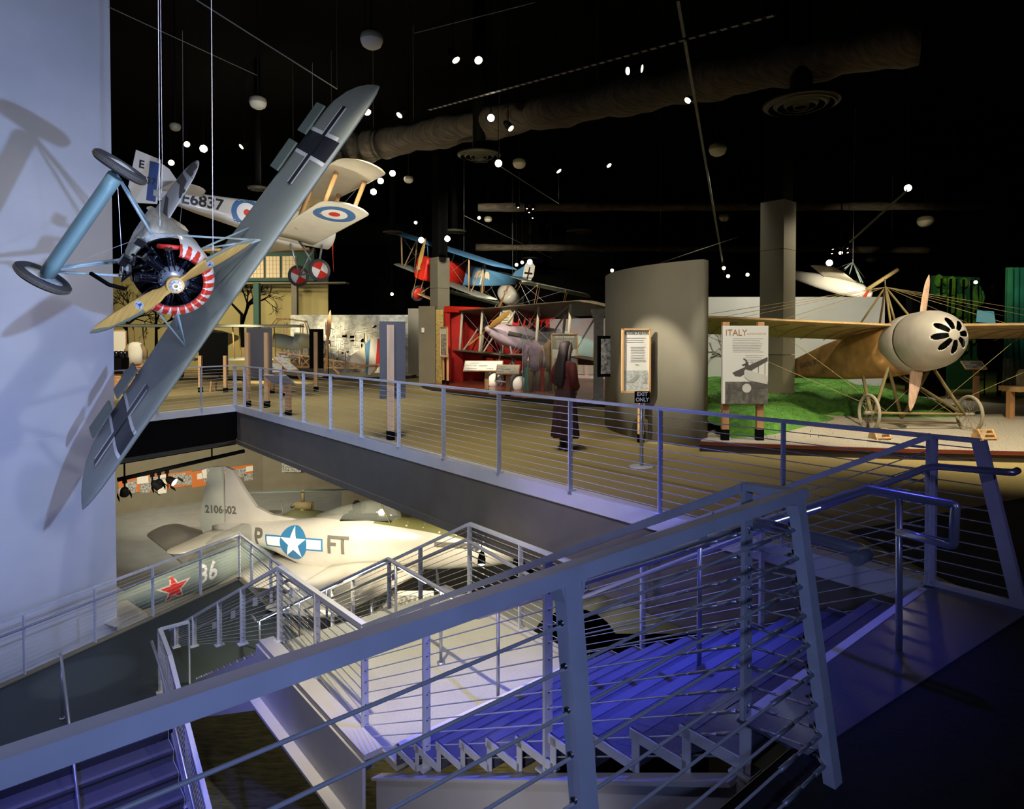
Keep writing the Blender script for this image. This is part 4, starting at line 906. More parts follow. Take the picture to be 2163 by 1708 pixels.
# ---------------- silver fighter below ----------------
mk('rudder_grey', (.34, .36, .30), .5)
def placed(name, label, cat, loc, R): return thing(name, label, cat, loc, R)
R = Matrix(((0.955, 0.292, -0.047), (-0.292, 0.956, -0.002), (0.044, 0.016, 0.999)))
pf = placed('fighter_plane', 'bare silver low wing fighter with a white star insignia standing on the lower floor', 'aeroplane', (.66, 14.95, -3.25), R)
mb = MB(); fusel(mb, [(-.55, .33, .33, -.33, 1), (-1.2, .40, .42, -.46, .9), (-2.2, .45, .50, -.58, .85), (-3.3, .47, .58, -.68, .85), (-4.4, .47, .66, -.78, .9), (-5.4, .46, .62, -.95, .9), (-6.3, .42, .50, -.88, .95), (-7.4, .32, .40, -.46, 1), (-8.4, .22, .33, -.22, 1), (-9.2, .12, .26, -.08, 1), (-9.5, .06, .2, 0, 1)], 28)
pfz = part('fuselage', mb, 'bare_metal', pf)
mb = MB(); mb.lathe([(0, 0), (.10, -.05), (.22, -.2), (.30, -.42), (.33, -.58)], (0, 0, 0), (-1, 0, 0), 24); mb.v = [V((p.x if p.x < 0 else p.x, p.y, p.z)) for p in mb.v]; mb.v = [V((-abs(p.x), p.y, p.z)) for p in mb.v]; part('spinner', mb, 'olive', pf)
prop(pf, (-.42, 0, 0), 1.6, .5, 'black', .28, 4)
for s_ in (1, -1):
    mb = MB(); wing(mb, .3, 5.6 if s_ == 1 else 3.8, -2.9, 2.6, 1.25 if s_ == 1 else 1.7, -.60, -.12 if s_ == 1 else -.28, .13, .02, .35, .25, 12, 8, s_); pw = part('wing', mb, 'bare_metal', pf)
    mb = MB(); wing(mb, .05, 2.0, -8.35, 1.15, .75, .06, .06, .09, 0, .25, .35, 9, 5, s_); part('tailplane', mb, 'silver', pf)
    mb = MB(); mb.tube([(-3.6, s_*1.75, -.6), (-3.5, s_*1.85, -2.1)], .06, 10); part('undercarriage_leg', mb, 'steel_tube', pf)
    wheel(pf, (-3.5, s_*1.95, -2.27), (0, 1, 0), .36, .2, 'tyre', 'silver')
    mb = MB()
    for k in range(6): mb.tube([(-1.45 - k*.17, s_*.42, .13), (-1.58 - k*.17, s_*.50, .10)], .035, 8)
    mb.box((-1.95, s_*.43, .12), (1.15, .05, .12)); part('exhaust_stubs', mb, 'letter_dark', pf)
mb = MB(); mb.prism([V((x, -.05, z)) for x, z in ((-6.6, .45), (-7.5, .55), (-8.0, .75), (-8.35, 1.2), (-8.7, 1.75), (-8.95, 1.84), (-9.05, .1), (-8.6, .1))], (0, .10, 0)); pfn = part('fin', mb, 'bare_metal', pf)
mb = MB(); mb.prism([V((x, -.045, z)) for x, z in ((-9.07, 1.84), (-9.45, 1.82), (-9.55, 1.6), (-9.95, .3), (-9.85, -.05), (-9.5, -.2), (-9.07, -.05))], (0, .09, 0)); prd = part('rudder', mb, 'rudder_grey', pf)
mb = MB()
for x in [0]: fusel(mb, [(-3.6, .02, .60, .52, 1), (-3.75, .22, .86, .45, 1), (-4.1, .31, 1.02, .45, .95), (-4.6, .32, 1.02, .45, .95), (-5.3, .26, .86, .45, 1), (-6.1, .06, .60, .45, 1)], 20)
part('canopy', mb, 'canopy_glass', pf)
decal('cockpit_opening', pfz, [('black', [(-.75, -.26), (.72, -.26), (.8, 0), (.72, .26), (-.75, .26)])], (-4.5, 0, 1), (1, 0, 0), (0, 1, 0), pf, .12, .008)
mb = MB(); mb.tube([(-3.78, -.28, .52), (-4.02, -.22, .92), (-4.06, 0, 1.03), (-4.02, .22, .92), (-3.78, .28, .52)], .018, 6); part('windscreen_frame', mb, 'olive', pf)
mb = MB(); mb.box((-4.95, 0, .62), (.12, .42, .3)); mb.sph((-4.88, 0, .86), .12, 8, (1, 1, 1.25)); part('seat_headrest', mb, 'black', pf)
decal('anti_glare_panel', pfz, [('olive', [(-.55, -.3), (3.1, -.42), (3.1, .42), (-.55, .3)])], (-3.7, 0, 1), (1, 0, 0), (0, 1, 0), pf, .12, .006)
sh = [('star_blue', circ(.44)), ('star_blue', rect(-.93, -.15, .93, .17)), ('white', rect(-.88, -.11, .88, .13)), ('star_blue', circ(.438)), ('white', starp(.43))]
decal('star_insignia', pfz, sh, (-6.60, 0, -.08), (1, 0, 0), (0, 0, 1), pf, .09, .0025)
decal('code_letters', pfz, [('letter_dark', ('text', 'P', .62, 0, 0, .018, .95))], (-7.78, 0, -.02), (1, 0, 0), (0, 0, 1), pf, .1, .004)
decal('code_letters', pfz, [('letter_dark', ('text', 'FT', .62, 0, 0, .018, 1.0))], (-5.22, 0, -.06), (1, 0, 0), (0, 0, 1), pf, .1, .004)
for tg in (pfn, prd): decal('serial_number', tg, [('letter_dark', ('text', '2106602', .30, 0, 0, .010, 1.02))], (-9.18, 0, .62), (1, 0, 0), (0, 0, 1), pf, .03, .004)
mb = MB(); mb.tube([(-7.15, 0, .42), (-7.2, 0, .95)], .016, 6); part('aerial_mast', mb, 'letter_dark', pf)
# ---------------- green fighter with red star ----------------
ya = at(353, 1238, 15.3); yd = V((.52, .855, .07)).normalized()
yk = placed('fighter_plane', 'grey green fighter with a red star and number 36 behind the dark landing', 'aeroplane', ya, B3(yd))
mb = MB(); fusel(mb, [(3.6, .34, .40, -.42, .9), (2.2, .40, .46, -.46, .9), (.8, .37, .40, -.42, .9), (-.6, .27, .30, -.30, .95), (-1.6, .17, .24, -.15, 1), (-2.3, .07, .18, 0, 1)], 24); yf = part('fuselage', mb, 'yakgreen', yk)
mb = MB(); fusel(mb, [(2.9, .10, .62, .3, 1), (2.2, .27, .86, .3, .9), (1.4, .26, .80, .3, .9), (.6, .1, .45, .25, 1)], 16); part('canopy', mb, 'canopy_glass', yk)
for s_ in (1, -1):
    mb = MB(); wing(mb, .05, 1.55, -1.0, .95, .6, .14, .14, .10, 0, .2, .35, 8, 5, s_); part('tailplane', mb, 'bare_metal', yk)
    mb = MB(); wing(mb, .3, 4.6, 3.2, 2.1, 1.0, -.35, -.05, .13, .02, .3, .4, 10, 7, s_); part('wing', mb, 'bare_metal', yk)
mb = MB(); mb.prism([V((x, -.04, z)) for x, z in ((-.9, .2), (-1.5, .9), (-1.85, 1.1), (-2.3, 1.0), (-2.45, .3), (-2.3, -.05), (-1.8, 0))], (0, .08, 0)); part('fin', mb, 'bare_metal', yk)
decal('red_star', yf, [('cream', starp(.44)), ('bright_red', starp(.33))], (0, 0, 0), (1, 0, 0), (0, 0, 1), yk, .08, .003)
decal('number', yf, [('white', ('stext', '36', .62, 0, 0, .012, .80, .25))], (.82, 0, .06), (1, 0, 0), (0, 0, 1), yk, .08, .003)
# ---------------- grounded monoplane with the slotted cowl ----------------
R = Matrix(((0.006, 1.0, 0.015), (-0.99, 0.003, 0.144), (0.144, -0.015, 0.989)))
cp = placed('monoplane', 'weathered tan monoplane with a domed grey slotted cowl standing on gravel', 'aeroplane', (7.07, 10.10, 1.80), R)
# dome cowl with eight petal slots, built as a grid and cut by an analytic mask
prof = [(.0, .0), (.06, -.002), (.12, -.012), (.18, -.035), (.24, -.075), (.30, -.13), (.36, -.20), (.42, -.30), (.46, -.40), (.485, -.52), (.50, -.66), (.50, -.80)]
fine = []
for (a, b), (c, d) in zip(prof[:-1], prof[1:]):
    for i in range(4): fine.append((a + (c - a)*i/4, b + (d - b)*i/4))
fine.append(prof[-1]); N = 288; mb = MB(); inner = MB()
rg = [[V((x, r*cos(2*pi*k/N), r*sin(2*pi*k/N))) for k in range(N)] for r, x in fine]; mb.v = [p for r in rg for p in r]
def slot(r, a):
    f = (a/(2*pi)*8 + .35) % 1 - .5; u = (r - .085)/(.30 - .085)
    if not 0 < u < 1: return False
    w = .052*sqrt(max(0, 1 - ((u - .72)/(.28 if u > .72 else .8))**2)) if True else 0
    return abs(f)*2*pi/8*r < w
for i in range(len(rg) - 1):
    for k in range(N):
        r = (fine[i][0] + fine[i + 1][0])/2
        if slot(r, 2*pi*(k + .5)/N): continue
        mb.f.append([i*N + k, i*N + (k + 1) % N, (i + 1)*N + (k + 1) % N, (i + 1)*N + k]); mb.m.append(0); mb.sm.append(True)
cw = part('domed_cowl', mb, 'cowl_grey', cp)
md = cw.modifiers.new('thickness', 'SOLIDIFY'); md.thickness = .012; md.offset = 0
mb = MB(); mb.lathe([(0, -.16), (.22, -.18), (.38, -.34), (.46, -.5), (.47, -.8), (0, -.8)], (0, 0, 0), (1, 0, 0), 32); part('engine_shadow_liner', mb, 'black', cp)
mb = MB(); mb.lathe([(.50, -.83), (.515, -.85), (.515, -1.10), (.47, -1.28)], (0, 0, 0), (1, 0, 0), 48); part('cowl_collar', mb, 'cowl_grey', cp)
mb = MB(); mb.lathe([(.50, -.80), (.49, -.815), (.50, -.83)], (0, 0, 0), (1, 0, 0), 48); part('cowl_seam', mb, 'black', cp)
mb = MB(); fusel(mb, [(-1.1, .47, .44, -.46, .75), (-1.6, .42, .42, -.50, .45), (-2.4, .40, .40, -.50, .3), (-3.6, .34, .34, -.42, .25), (-5.2, .22, .22, -.26, .25), (-7.2, .05, .08, -.06, .4)], 24); cf = part('fuselage', mb, 'rust_linen', cp)
decal('serial_number', cf, [('letter_dark', ('text', 'CAPRONI  20.18', .16, 0, 0, .002, 1))], (-4.3, 0, -.02), (1, 0, 0), (0, 0, 1), cp, .15)
for s_ in (1, -1):
    mb = MB(); wing(mb, .38, 4.5, -.95, 1.75, 1.75, .30, .42, .05, .05, .0, .5, 10, 10, s_); wg = part('wing', mb, 'oldlinen', cp)
    mb = MB()
    for k in range(8):
        y = .8 + k*.46; pts = [V((-.98 - 1.72*q, s_*y, .30 + .12*(y - .38)/5.2 - .02 + .05*4*q*(1 - q)*1.7 - .032)) for q in (.02, .15, .35, .6, .95)]; mb.tube(pts, .006, 4)
    part('wing_ribs', mb, 'khaki', wg)
    wh = wheel(cp, (-1.0, s_*.87, -1.23), (0, 1, 0), .335, .055, 'tyre_grey', spokes=True)
    for a, b in (((-1.15, .40, -.42), (-1.0, .78, -1.23)), ((-2.0, .38, -.5), (-1.05, .80, -1.23)), ((-1.15, -.38, -.45), (-1.0, .70, -1.40)) if False else ((-1.2, .36, -.44), (-1.5, .0, -1.30))):
        mb = MB(); strut(mb, (a[0], s_*a[1], a[2]), (b[0], s_*b[1], b[2]), .035, .7); part('undercarriage_leg', mb, 'khaki', cp)
mb = MB(); mb.tube([(-1.0, -.9, -1.23), (-1.0, .9, -1.23)], .022, 8); mb.tube([(-1.15, -.8, -1.38), (-1.15, .8, -1.38)], .018, 8); part('axle', mb, 'khaki', cp)
ap = V((-1.75, 0, 1.18))
for q in ((-1.3, .22, .42), (-1.3, -.22, .42), (-2.5, .25, .38), (-2.5, -.25, .38), (-1.5, 0, .42)):
    mb = MB(); strut(mb, q, ap, .022, .8); part('cabane_strut', mb, 'khaki', cp)
mb = MB(); mb.tube([ap, ap + V((0, 0, .16))], .012, 6); part('king_post_tip', mb, 'khaki', cp)
wires(cp, [(ap, (-1.3, s_*y, .40)) for s_ in (1, -1) for y in (2.0, 3.2, 4.2)] + [(ap, (-2.3, s_*y, .40)) for s_ in (1, -1) for y in (2.4, 4.2)] + [((-1.3, s_*.3, -1.25), (-1.4, s_*y, .30)) for s_ in (1, -1) for y in (2.3, 3.9)] + [((-1.0, .7, -1.3), (-1.2, -.35, -.45)), ((-1.0, -.7, -1.3), (-1.2, .35, -.45))], .005, 'khaki')
prp = prop(cp, (-.86, 0, 0), 1.22, pi/2 - .20, 'propwood_old', .17, 2, .75, .05)
mb = MB(); wing(mb, 0, 1.4, -6.2, 1.1, .7, .08, .08, .05, 0, .1, .4, 6, 4, 1); wing(mb, 0, 1.4, -6.2, 1.1, .7, .08, .08, .05, 0, .1, .4, 6, 4, -1); part('tailplane', mb, 'oldlinen', cp)
mb = MB(); mb.prism([V((x, -.02, z)) for x, z in ((-6.9, .1), (-6.9, .6), (-7.3, .85), (-7.7, .6), (-7.6, 0))], (0, .04, 0)); part('rudder', mb, 'oldlinen', cp)
# ---------------- lavender camouflage biplane on the red stage ----------------
R = Matrix(((-0.856, 0.488, 0.173), (-0.48, -0.873, 0.089), (0.195, -0.007, 0.981)))
lv, fz, o = biplane('biplane', 'lavender nosed biplane with camouflage wings standing before red curtains', (-.771, 20.396, 2.064), R, dict(
    fus=[(-.05, .14, .14, -.16, 1), (-.45, .30, .26, -.36, .8), (-1.0, .36, .32, -.46, .6), (-2.0, .40, .48, -.48, .6), (-2.6, .40, .55, -.46, .7)], fus2=[(-2.6, .395, .55, -.46, .7), (-3.6, .36, .50, -.40, .75), (-5.4, .2, .34, -.15, .8), (-7.0, .04, .2, .05, 1)], fmat='lavender', fmat2='teal_light',
    wmat='lozenge', smat='cream', chord=1.65, chord2=1.5, zu=.82, zl=-.72, xu=-.4, xl=-.6, su=4.5, sl=4.3, dih=.05, bays=(1.9, 3.6), vee=True, sw=.05, wr=.006, zd=.3, gear=(-1.0, .85, -1.57, .38), tw=.13, disc=('white', 'white'), gmat='steel_tube', zb=-.42,
    tail=(-6.8, .2), fin=[(-6.0, .3), (-6.6, .9), (-7.3, .9), (-7.4, 0), (-6.9, 0)], finmat='teal_light', pr=1.45, th=.40, pmat='propwood', tmat='lozenge'))
mb = MB(); mb.lathe([(0, .12), (.07, .09), (.13, 0), (.14, -.06)], (0, 0, 0), (1, 0, 0), 20); part('spinner', mb, 'lavender', lv)
mb = MB(); mb.box((-.62, 0, .58), (.16, .52, .62)); rd = part('radiator', mb, 'cream', lv)
mb = MB()
for k in range(7): mb.box((-.535, 0, .32 + k*.085), (.01, .5, .012))
part('radiator_slats', mb, 'linen_dark', rd)
mb = MB()
for k in range(6): mb.lathe([(.07, 0), (.07, .16), (.05, .22), (0, .23)], (-.95 - k*.22, 0, .42), (0, 0, 1), 10); mb.tube([(-.9 - k*.22, .0, .62), (-.9 - k*.22, .12, .70)], .02, 6)
part('engine_cylinders', mb, 'letter_dark', lv)
mb = MB(); mb.box((-1.3, -.39, .0), (1.5, .02, .10)); mb.box((-1.3, .39, .0), (1.5, .02, .10)); mb.box((-1.9, .40, .28), (.08, .02, .14)); mb.box((-2.1, .40, .28), (.08, .02, .14)); part('cowl_louvres', mb, 'letter_dark', lv)
# ---------------- bright craft hanging at the right ----------------
q = at(1812, 604, 24)
fb = placed('seaplane_hull', 'brightly lit pale aircraft hull with a toothed mouth hanging at the right', 'aeroplane', q, B3((.75, -.62, -.25)))
mb = MB(); fusel(mb, [(.55, .08, -.12, -.30, 1), (.2, .28, .10, -.42, .9), (-.5, .36, .22, -.45, .8), (-1.4, .30, .22, -.35, .8), (-3.2, .08, .15, -.05, 1)], 20); fh = part('fuselage', mb, 'white_gloss', fb)
mb = MB(); mb.lathe([(.10, .0), (.30, -.02), (.33, -.08)], (.42, 0, -.30), (1, 0, -.3), 20); part('painted_mouth', mb, 'red', fb)
mb = MB()
for k in range(9): a = k*2*pi/9; mb.prism([V((.46, .22*cos(a), -.30 + .22*sin(a))), V((.47, .31*cos(a + .2), -.32 + .31*sin(a + .2))), V((.47, .31*cos(a - .2), -.32 + .31*sin(a - .2)))], (.015, 0, 0))
part('painted_teeth', mb, 'white', fb)
for s_ in (1, -1): mb = MB(); wing(mb, .2, 3.4, .0, 1.2, 1.0, .10, .35, .07, .05, 0, .4, 8, 6, s_); part('wing', mb, 'cream', fb)
for x, y in ((.1, .2), (.1, -.2), (-.9, .2), (-.9, -.2), (-.4, 0)): mb = MB(); strut(mb, (x, y, .15), (-.4, 0, .85), .02, 1); part('cabane_strut', mb, 'teal_light', fb)
wires(fb, [((-.4, 0, .85), (-.3, s_*y, .3)) for s_ in (1, -1) for y in (1.6, 3.0)], .008)
hang(['thin cable from the ceiling to the bright hull with the toothed mouth'], [W(fb, (-.4, 0, .85))], 10.49, .006)
mb = MB(); a_, b_ = at(1830, 612, 23.0), at(1898, 568, 22.4); mb.tube([a_, b_], .07, 10); gun = solo('gun_barrel', mb, 'khaki', 'dark perforated gun barrel slanting up beside the bright hull', 'gun')
# ---------------- skeleton aircraft in the workshop scene ----------------
P0 = at(632, 772, 27.8); sk = thing('aircraft_skeleton', 'uncovered wooden biplane frame with a blue white and red rudder in the workshop scene', 'aeroplane', P0, B3((-1, -.15, .08)))
mb = MB()
for y in (-.35, .35):
    for z in (-.1, .55): mb.bar((.9, y, z), (-2.9, y*.15, .15 + (z - .2)*.2), .06, .06)
for k in range(8):
    f = k/8; x = .9 - 3.8*f; w = .35*(1 - .85*f); z0, z1 = -.1 + .2*f, .55 - .3*f; f2 = (k + 1)/8; x2 = .9 - 3.8*f2; w2 = .35*(1 - .85*f2); y0, y1 = -.1 + .2*f2, .55 - .3*f2
    for s_ in (1, -1):
        mb.bar((x, s_*w, z0), (x, s_*w, z1), .05, .05); mb.bar((x, s_*w, z0), (x2, s_*w2, y1), .025, .025); mb.bar((x, s_*w, z1), (x2, s_*w2, y0), .025, .025)
    mb.bar((x, -w, z0), (x, w, z0), .03, .03); mb.bar((x, -w, z1), (x, w, z1), .03, .03)
part('fuselage_frame', mb, 'wood_pale', sk)
mb = MB(); mb.prism([V((x, 0, z)) for x, z in ((-2.0, .5), (-2.75, 1.05), (-2.85, .1), (-2.0, .3))], (0, .03, 0)); part('fin', mb, 'cream', sk)
for i, (m, pts) in enumerate((('dvii_blue', ((-2.76, 1.15), (-2.98, 1.42), (-2.98, -.35), (-2.9, -.3))), ('white', ((-2.98, 1.42), (-3.28, 1.5), (-3.28, .0), (-2.98, -.35))), ('bright_red', ((-3.28, 1.5), (-3.5, 1.3), (-3.6, .95), (-3.5, .5), (-3.28, .0))))):
    mb = MB(); mb.prism([V((x, -.01, z)) for x, z in pts], (0, .04, 0)); part('rudder_panel', mb, m, sk)
mb = MB()
for x, w, z in ((.3, .1, 1.15), (1.15, .2, 1.05)): mb.lathe([(.30, 0), (.33, -.35), (.28, -.9), (.12, -1.4)], (x, w, z), (-1 if False else 1, .1, .1), 18)
part('fuel_tanks', mb, 'mint', sk)
mb = MB()
for y in (-.5, .1):
    for x in (.0, .7): mb.bar((x, y, .2), (x + .05, y, 1.85), .05, .05)
    pts = [V((1.25, y, 1.70)), V((1.1, y, 1.95)), V((.6, y, 2.02)), V((-.1, y, 1.95)), V((-.25, y, 1.6)), V((-.3, y, 1.2))]; mb.tube(pts, .03, 6)
for x in (1.1, .6, .2, -.1): mb.bar((x, -.5, 1.98), (x, .1, 1.98), .05, .04)
part('centre_section_frame', mb, 'wood_pale', sk)
for a, b in (((1.3, .3, .2), (-.1, -.3, -.45)), ((.6, -.3, .3), (1.2, .2, -.65)), ((-1.5, .2, .0), (-2.3, .5, -.6)), ((-.4, -.4, .1), (-.9, -.5, -.6)), ((.2, .4, .2), (-.2, .5, -.6)), ((1.5, -.4, -.2), (-.6, -.4, -.35)), ((-2.5, 0, .1), (-3.6, .1, .35)), ((-3.5, .1, .35), (-2.9, .1, -.5))):
    mb = MB(); mb.bar(a, b, .09, .07); part('trestle_bar', mb, 'wood_pale', sk)
mb = MB()
for k in range(5): mb.lathe([(.05, 0), (.05, .3), (.03, .36), (0, .36)], (.75 - k*.16, .0, .45), (0, .2, 1), 8)
mb.box((.45, 0, .42), (1.1, .3, .16)); part('engine', mb, 'steel', sk)
mb = MB()
prw = thing('propeller_blade', 'tall brown wooden propeller standing on end in front of the workshop mural', 'propeller', at(692, 722, 26.6), B3((-.2, -1, 0)))
prop(prw, (0, 0, 0), 1.35, pi/2 - .10, 'wood', .17)
mb = MB(); q = prw.location.copy(); mb.tube([V((q.x, q.y + .08, .14)), V((q.x, q.y + .08, q.z))], .02, 6); mb.box((q.x, q.y + .05, .16), (.4, .3, .04)); part('stand', mb, 'black', prw, True)
# ================= upper gallery: partitions, columns, platforms =================
mk('mural_sky', (.70, .70, .64), .8, noise=.28, nscale=.5, col2=(.52, .53, .48))
mk('mural_grey', (.62, .62, .54), .8, noise=.5, nscale=5, col2=(.30, .32, .28))
mk('mural_yellow', (.50, .42, .16), .85, noise=.15, nscale=.6)
mk('mural_pink', (.50, .34, .34), .8, noise=.4, nscale=2, col2=(.42, .46, .50))
mk('curtain', (.52, .02, .015), .8, noise=.15, nscale=2)
mk('stage_red', (.16, .035, .02), .3, noise=.25, nscale=2)
mk('stage_dark', (.035, .025, .02), .6)
mk('stage_pale', (.50, .48, .40), .7, noise=.1, nscale=3)
mk('gold', (.50, .36, .10), .4, .4, noise=.5, nscale=25)
mk('grass', (.10, .26, .03), .95, noise=.6, nscale=9, bump=1.0, col2=(.035, .13, .015))
mk('gravel', (.42, .38, .30), .95, noise=.35, nscale=45, bump=.8)
mk('column_paint', (.17, .155, .105), .6, noise=.06, nscale=3)
mk('panel_grey', (.085, .08, .075), .7)
mk('paper', (.78, .76, .66), .6)
mk('paper_grey', (.30, .30, .26), .6)
mk('print_dark', (.10, .09, .075), .7)
mk('print_mid', (.36, .34, .29), .7)
mk('sepia_sky', (.66, .64, .55), .6, noise=.08, nscale=4)
mk('sepia_ground', (.16, .15, .12), .7, noise=.4, nscale=14)
mk('sea_print', (.34, .36, .33), .6, noise=.5, nscale=30, col2=(.60, .62, .56))
mk('orange', (.60, .17, .03), .6)
mk('photo_bw', (.62, .62, .56), .6, noise=.9, nscale=16, col2=(.06, .06, .055))
mk('stone', (.36, .33, .27), .7, noise=.25, nscale=9)
mk('green_dark', (.02, .07, .05), .7)
mk('green_leaf', (.14, .22, .03), .9, noise=.6, nscale=3, col2=(.01, .04, .012))
mk('teal_cloth', (.03, .15, .12), .85, noise=.3, nscale=2)
mk('shoji', (.62, .56, .34), .6)
mk('skin', (.50, .28, .19), .5)
mk('hair', (.016, .007, .005), .7)
mk('blouse', (.09, .007, .004), .75, noise=.2, nscale=8)
mk('skirt', (.055, .010, .009), .8, noise=.9, nscale=16, col2=(.012, .004, .005), stretch=(2, 2, .5))
mk('boot', (.012, .010, .010), .4)
mk('jacket', (.26, .18, .09), .8, noise=.25, nscale=6)
mk('jacket_lilac', (.38, .28, .36), .7, noise=.3, nscale=7)
mk('white_fixture', (.62, .58, .44), .5)
mk('exit_white', (.85, .85, .85), .5, emit=(1, 1, 1), es=0)
def vwall(name, a, b, z0, z1, th, m, label=None):
    a = V((a[0], a[1], z0)); b = V((b[0], b[1], z0)); n = (b - a).cross(V((0, 0, 1))).normalized()*-th
    mb = MB(); mb.prism([a, b, V((b.x, b.y, z1)), V((a.x, a.y, z1))], n); return mb
# square columns
def column(x, y, Y, hgt, label, sz=.58):
    p = at(x, y, Y); c = V((p.x, p.y, 0)) + (D1*-1*0 + D1 + 0*D3)*0
    c = c + D1*(sz/2) + D3*(sz/2)
    Rm = basis(D3, D1, V((0, 0, 1))); t = thing('column', label, 'column', (c.x, c.y, .0), Rm)
    for i, (z0, z1) in enumerate(((0, 1.36), (1.37, 3.83), (3.84, hgt))):
        mb = MB(); mb.box((0, 0, (z0 + z1)/2), (sz, sz, z1 - z0)); part('cladding_panel', mb, 'column_paint', t)
    mb = MB(); mb.box((0, 0, 5.2), (sz*.8, sz*.8, 10.4)); part('core', mb, 'black', t)
    return t
column(1654, 718, 14.7, 4.98, 'tall square taupe column behind the tan monoplane wing')
column(925, 718, 25.8, 5.1, 'tall square taupe column in front of the red and blue biplane')
# curved partition
cc = V((4.95, 12.35, 0)); Rw = 3.1; mb = MB()
angs = [radians(a) for a in [-129 - i*4 for i in range(24)]]
ro = [[cc + V((cos(a)*r, sin(a)*r, z)) for r, z in ((Rw, 0), (Rw, 2.98), (Rw - .22, 2.98), (Rw - .22, 0))] for a in angs]
mb.loft(ro, True, True, False)
cwall = solo('curved_partition', mb, 'wall_taupe', 'curved olive taupe partition standing behind the future of air power panel', 'partition wall')
for i, pl in enumerate(cwall.data.polygons): pl.use_smooth = abs(pl.normal.z) < .5 and pl.area < 2
# screen in the curved partition
q0 = at(1277, 720, 12.4); mb = MB()
mb.box((0, 0, 0), (.06, .55, .78)); Rm = basis(V((.35, -.93, 0)), V((.93, .35, 0)), V((0, 0, 1)))
ms_ = thing('wall_screen', 'small dark framed display fixed to the left edge of the curved partition', 'display', at(1290, 752, 12.05), Rm)
part('frame', mb, 'black', ms_); mb = MB(); mb.box((.035, -.06, 0), (.01, .34, .66)); part('picture', mb, 'photo_bw', ms_)
# sandbox / diorama platform : gravel with grass mound
pf_a = fl(1470, 952, 0); pf_pts = [(1478, 953), (1560, 957), (1660, 961), (1780, 966), (1900, 970), (2040, 974), (2163, 977), (2300, 980)]
front = [fl(x, y, 0) for x, y in pf_pts]
back = [V((17, 11.2, 0)), V((16, 15.0, 0)), V((12.2, 15.2, 0)), V((11.0, 18.3, 0)), V((4.2, 18.3, 0)), V((4.6, 13, 0)), V((3.3, 10.6, 0))]
poly = front + back
mb = MB(); mb.prism([V((p.x, p.y, 0)) for p in poly], (0, 0, .13)); plat = solo('display_platform', mb, 'stage_dark', 'low dark platform under the tan monoplane and grass', 'platform')
mb = MB(); mb.prism([V((p.x, p.y, .13)) for p in poly], (0, 0, .02)); part('gravel_bed', mb, 'gravel', plat, True)
mb = MB()
for a, b in zip(front[:-1], front[1:]): mb.bar(V((a.x, a.y, .13)), V((b.x, b.y, .13)), .05, .05)
part('edge_trim', mb, 'stage_red', plat, True)
# grass terrain
NX, NY = 44, 40; mb = MB(); vs = []
x0_, x1_, y0_, y1_ = 3.5, 10.6, 9.75, 17.9
def gh(x, y):
    e = min(1, max(0, (y - 9.95 - max(0, x - 3.9)*.9)/.5)); cx = 1 - min(1, max(0, (x - 4.3 - (y - 9.8)*.5)/1.2)); k = e*max(0, cx)
    if y > 12.5: k = max(k, min(1, (y - 12.5)/1.2)*min(1, max(0, (10.4 - x)/1.2)))
    h = .17 + .10*sin(x*2.1 + y) *sin(y*1.3) + .08*sin(x*4 + 1)*cos(y*3.1) + .22*max(0, (y - 13)/4)
    return (h + .02)*k - .06*(1 - k)
for j in range(NY):
    for i in range(NX):
        x = x0_ + (x1_ - x0_)*i/(NX - 1); y = y0_ + (y1_ - y0_)*j/(NY - 1)
        xl = 3.35 + max(0, (y - 10.6))*.0; vs.append(V((max(x, xl), y, .15 + gh(x, y))))
mb.add(vs, [(j*NX + i, j*NX + i + 1, (j + 1)*NX + i + 1, (j + 1)*NX + i) for j in range(NY - 1) for i in range(NX - 1)], True)
rr = random.Random(5)
for k in range(5200):
    x = rr.uniform(3.6, 9.6); y = rr.uniform(9.9, 15.5) if rr.random() < .75 else rr.uniform(12, 17.5)
    h = gh(x, y)
    if h < .03 and rr.random() < .93: continue
    if x > 4.9 + (y - 9.8)*.66 and y < 12.6 and rr.random() < .9: continue
    p = V((x, y, .15 + max(0, h))); a = rr.random()*6.28; l = rr.uniform(.03, .07); d = V((cos(a), sin(a), 0))
    mb.add([p - d*.006, p + d*.006, p + V((rr.uniform(-.02, .02), rr.uniform(-.02, .02), l))], [(0, 1, 2)], False)
g_ = solo('grass', mb, 'grass', 'green turf mound around the tan monoplane', 'grass'); g_['kind'] = 'stuff'
for k, (x, y, Y, h) in enumerate(((1781, 838, 14.6, .42), (1797, 830, 15.2, .40), (1820, 842, 14.2, .3), (1578, 892, 10.9, .22), (1485, 884, 11.2, .25))):
    p = at(x, y, Y); p.z = .2; mb = MB()
    for j in range(26):
        a = rr.random()*6.28; q = V((cos(a), sin(a), 0))*rr.uniform(.02, .16); mb.tube([p, p + q*.5 + V((0, 0, h*.5)), p + q + V((0, 0, h*rr.uniform(.7, 1)))], .004, 4, False, .0015)
    solo('shrub', mb, 'khaki' if k < 3 else 'green_dark', ('dry twiggy shrub nearest the backdrop, left of the pair behind the monoplane', 'dry twiggy shrub, right of the pair behind the monoplane', 'small dry shrub just left of the monoplane wheel', 'dark little plant between the posts of the ITALY sign', 'dark little plant at the foot of the curved partition')[k], 'shrub', None, (p.x, p.y, p.z))
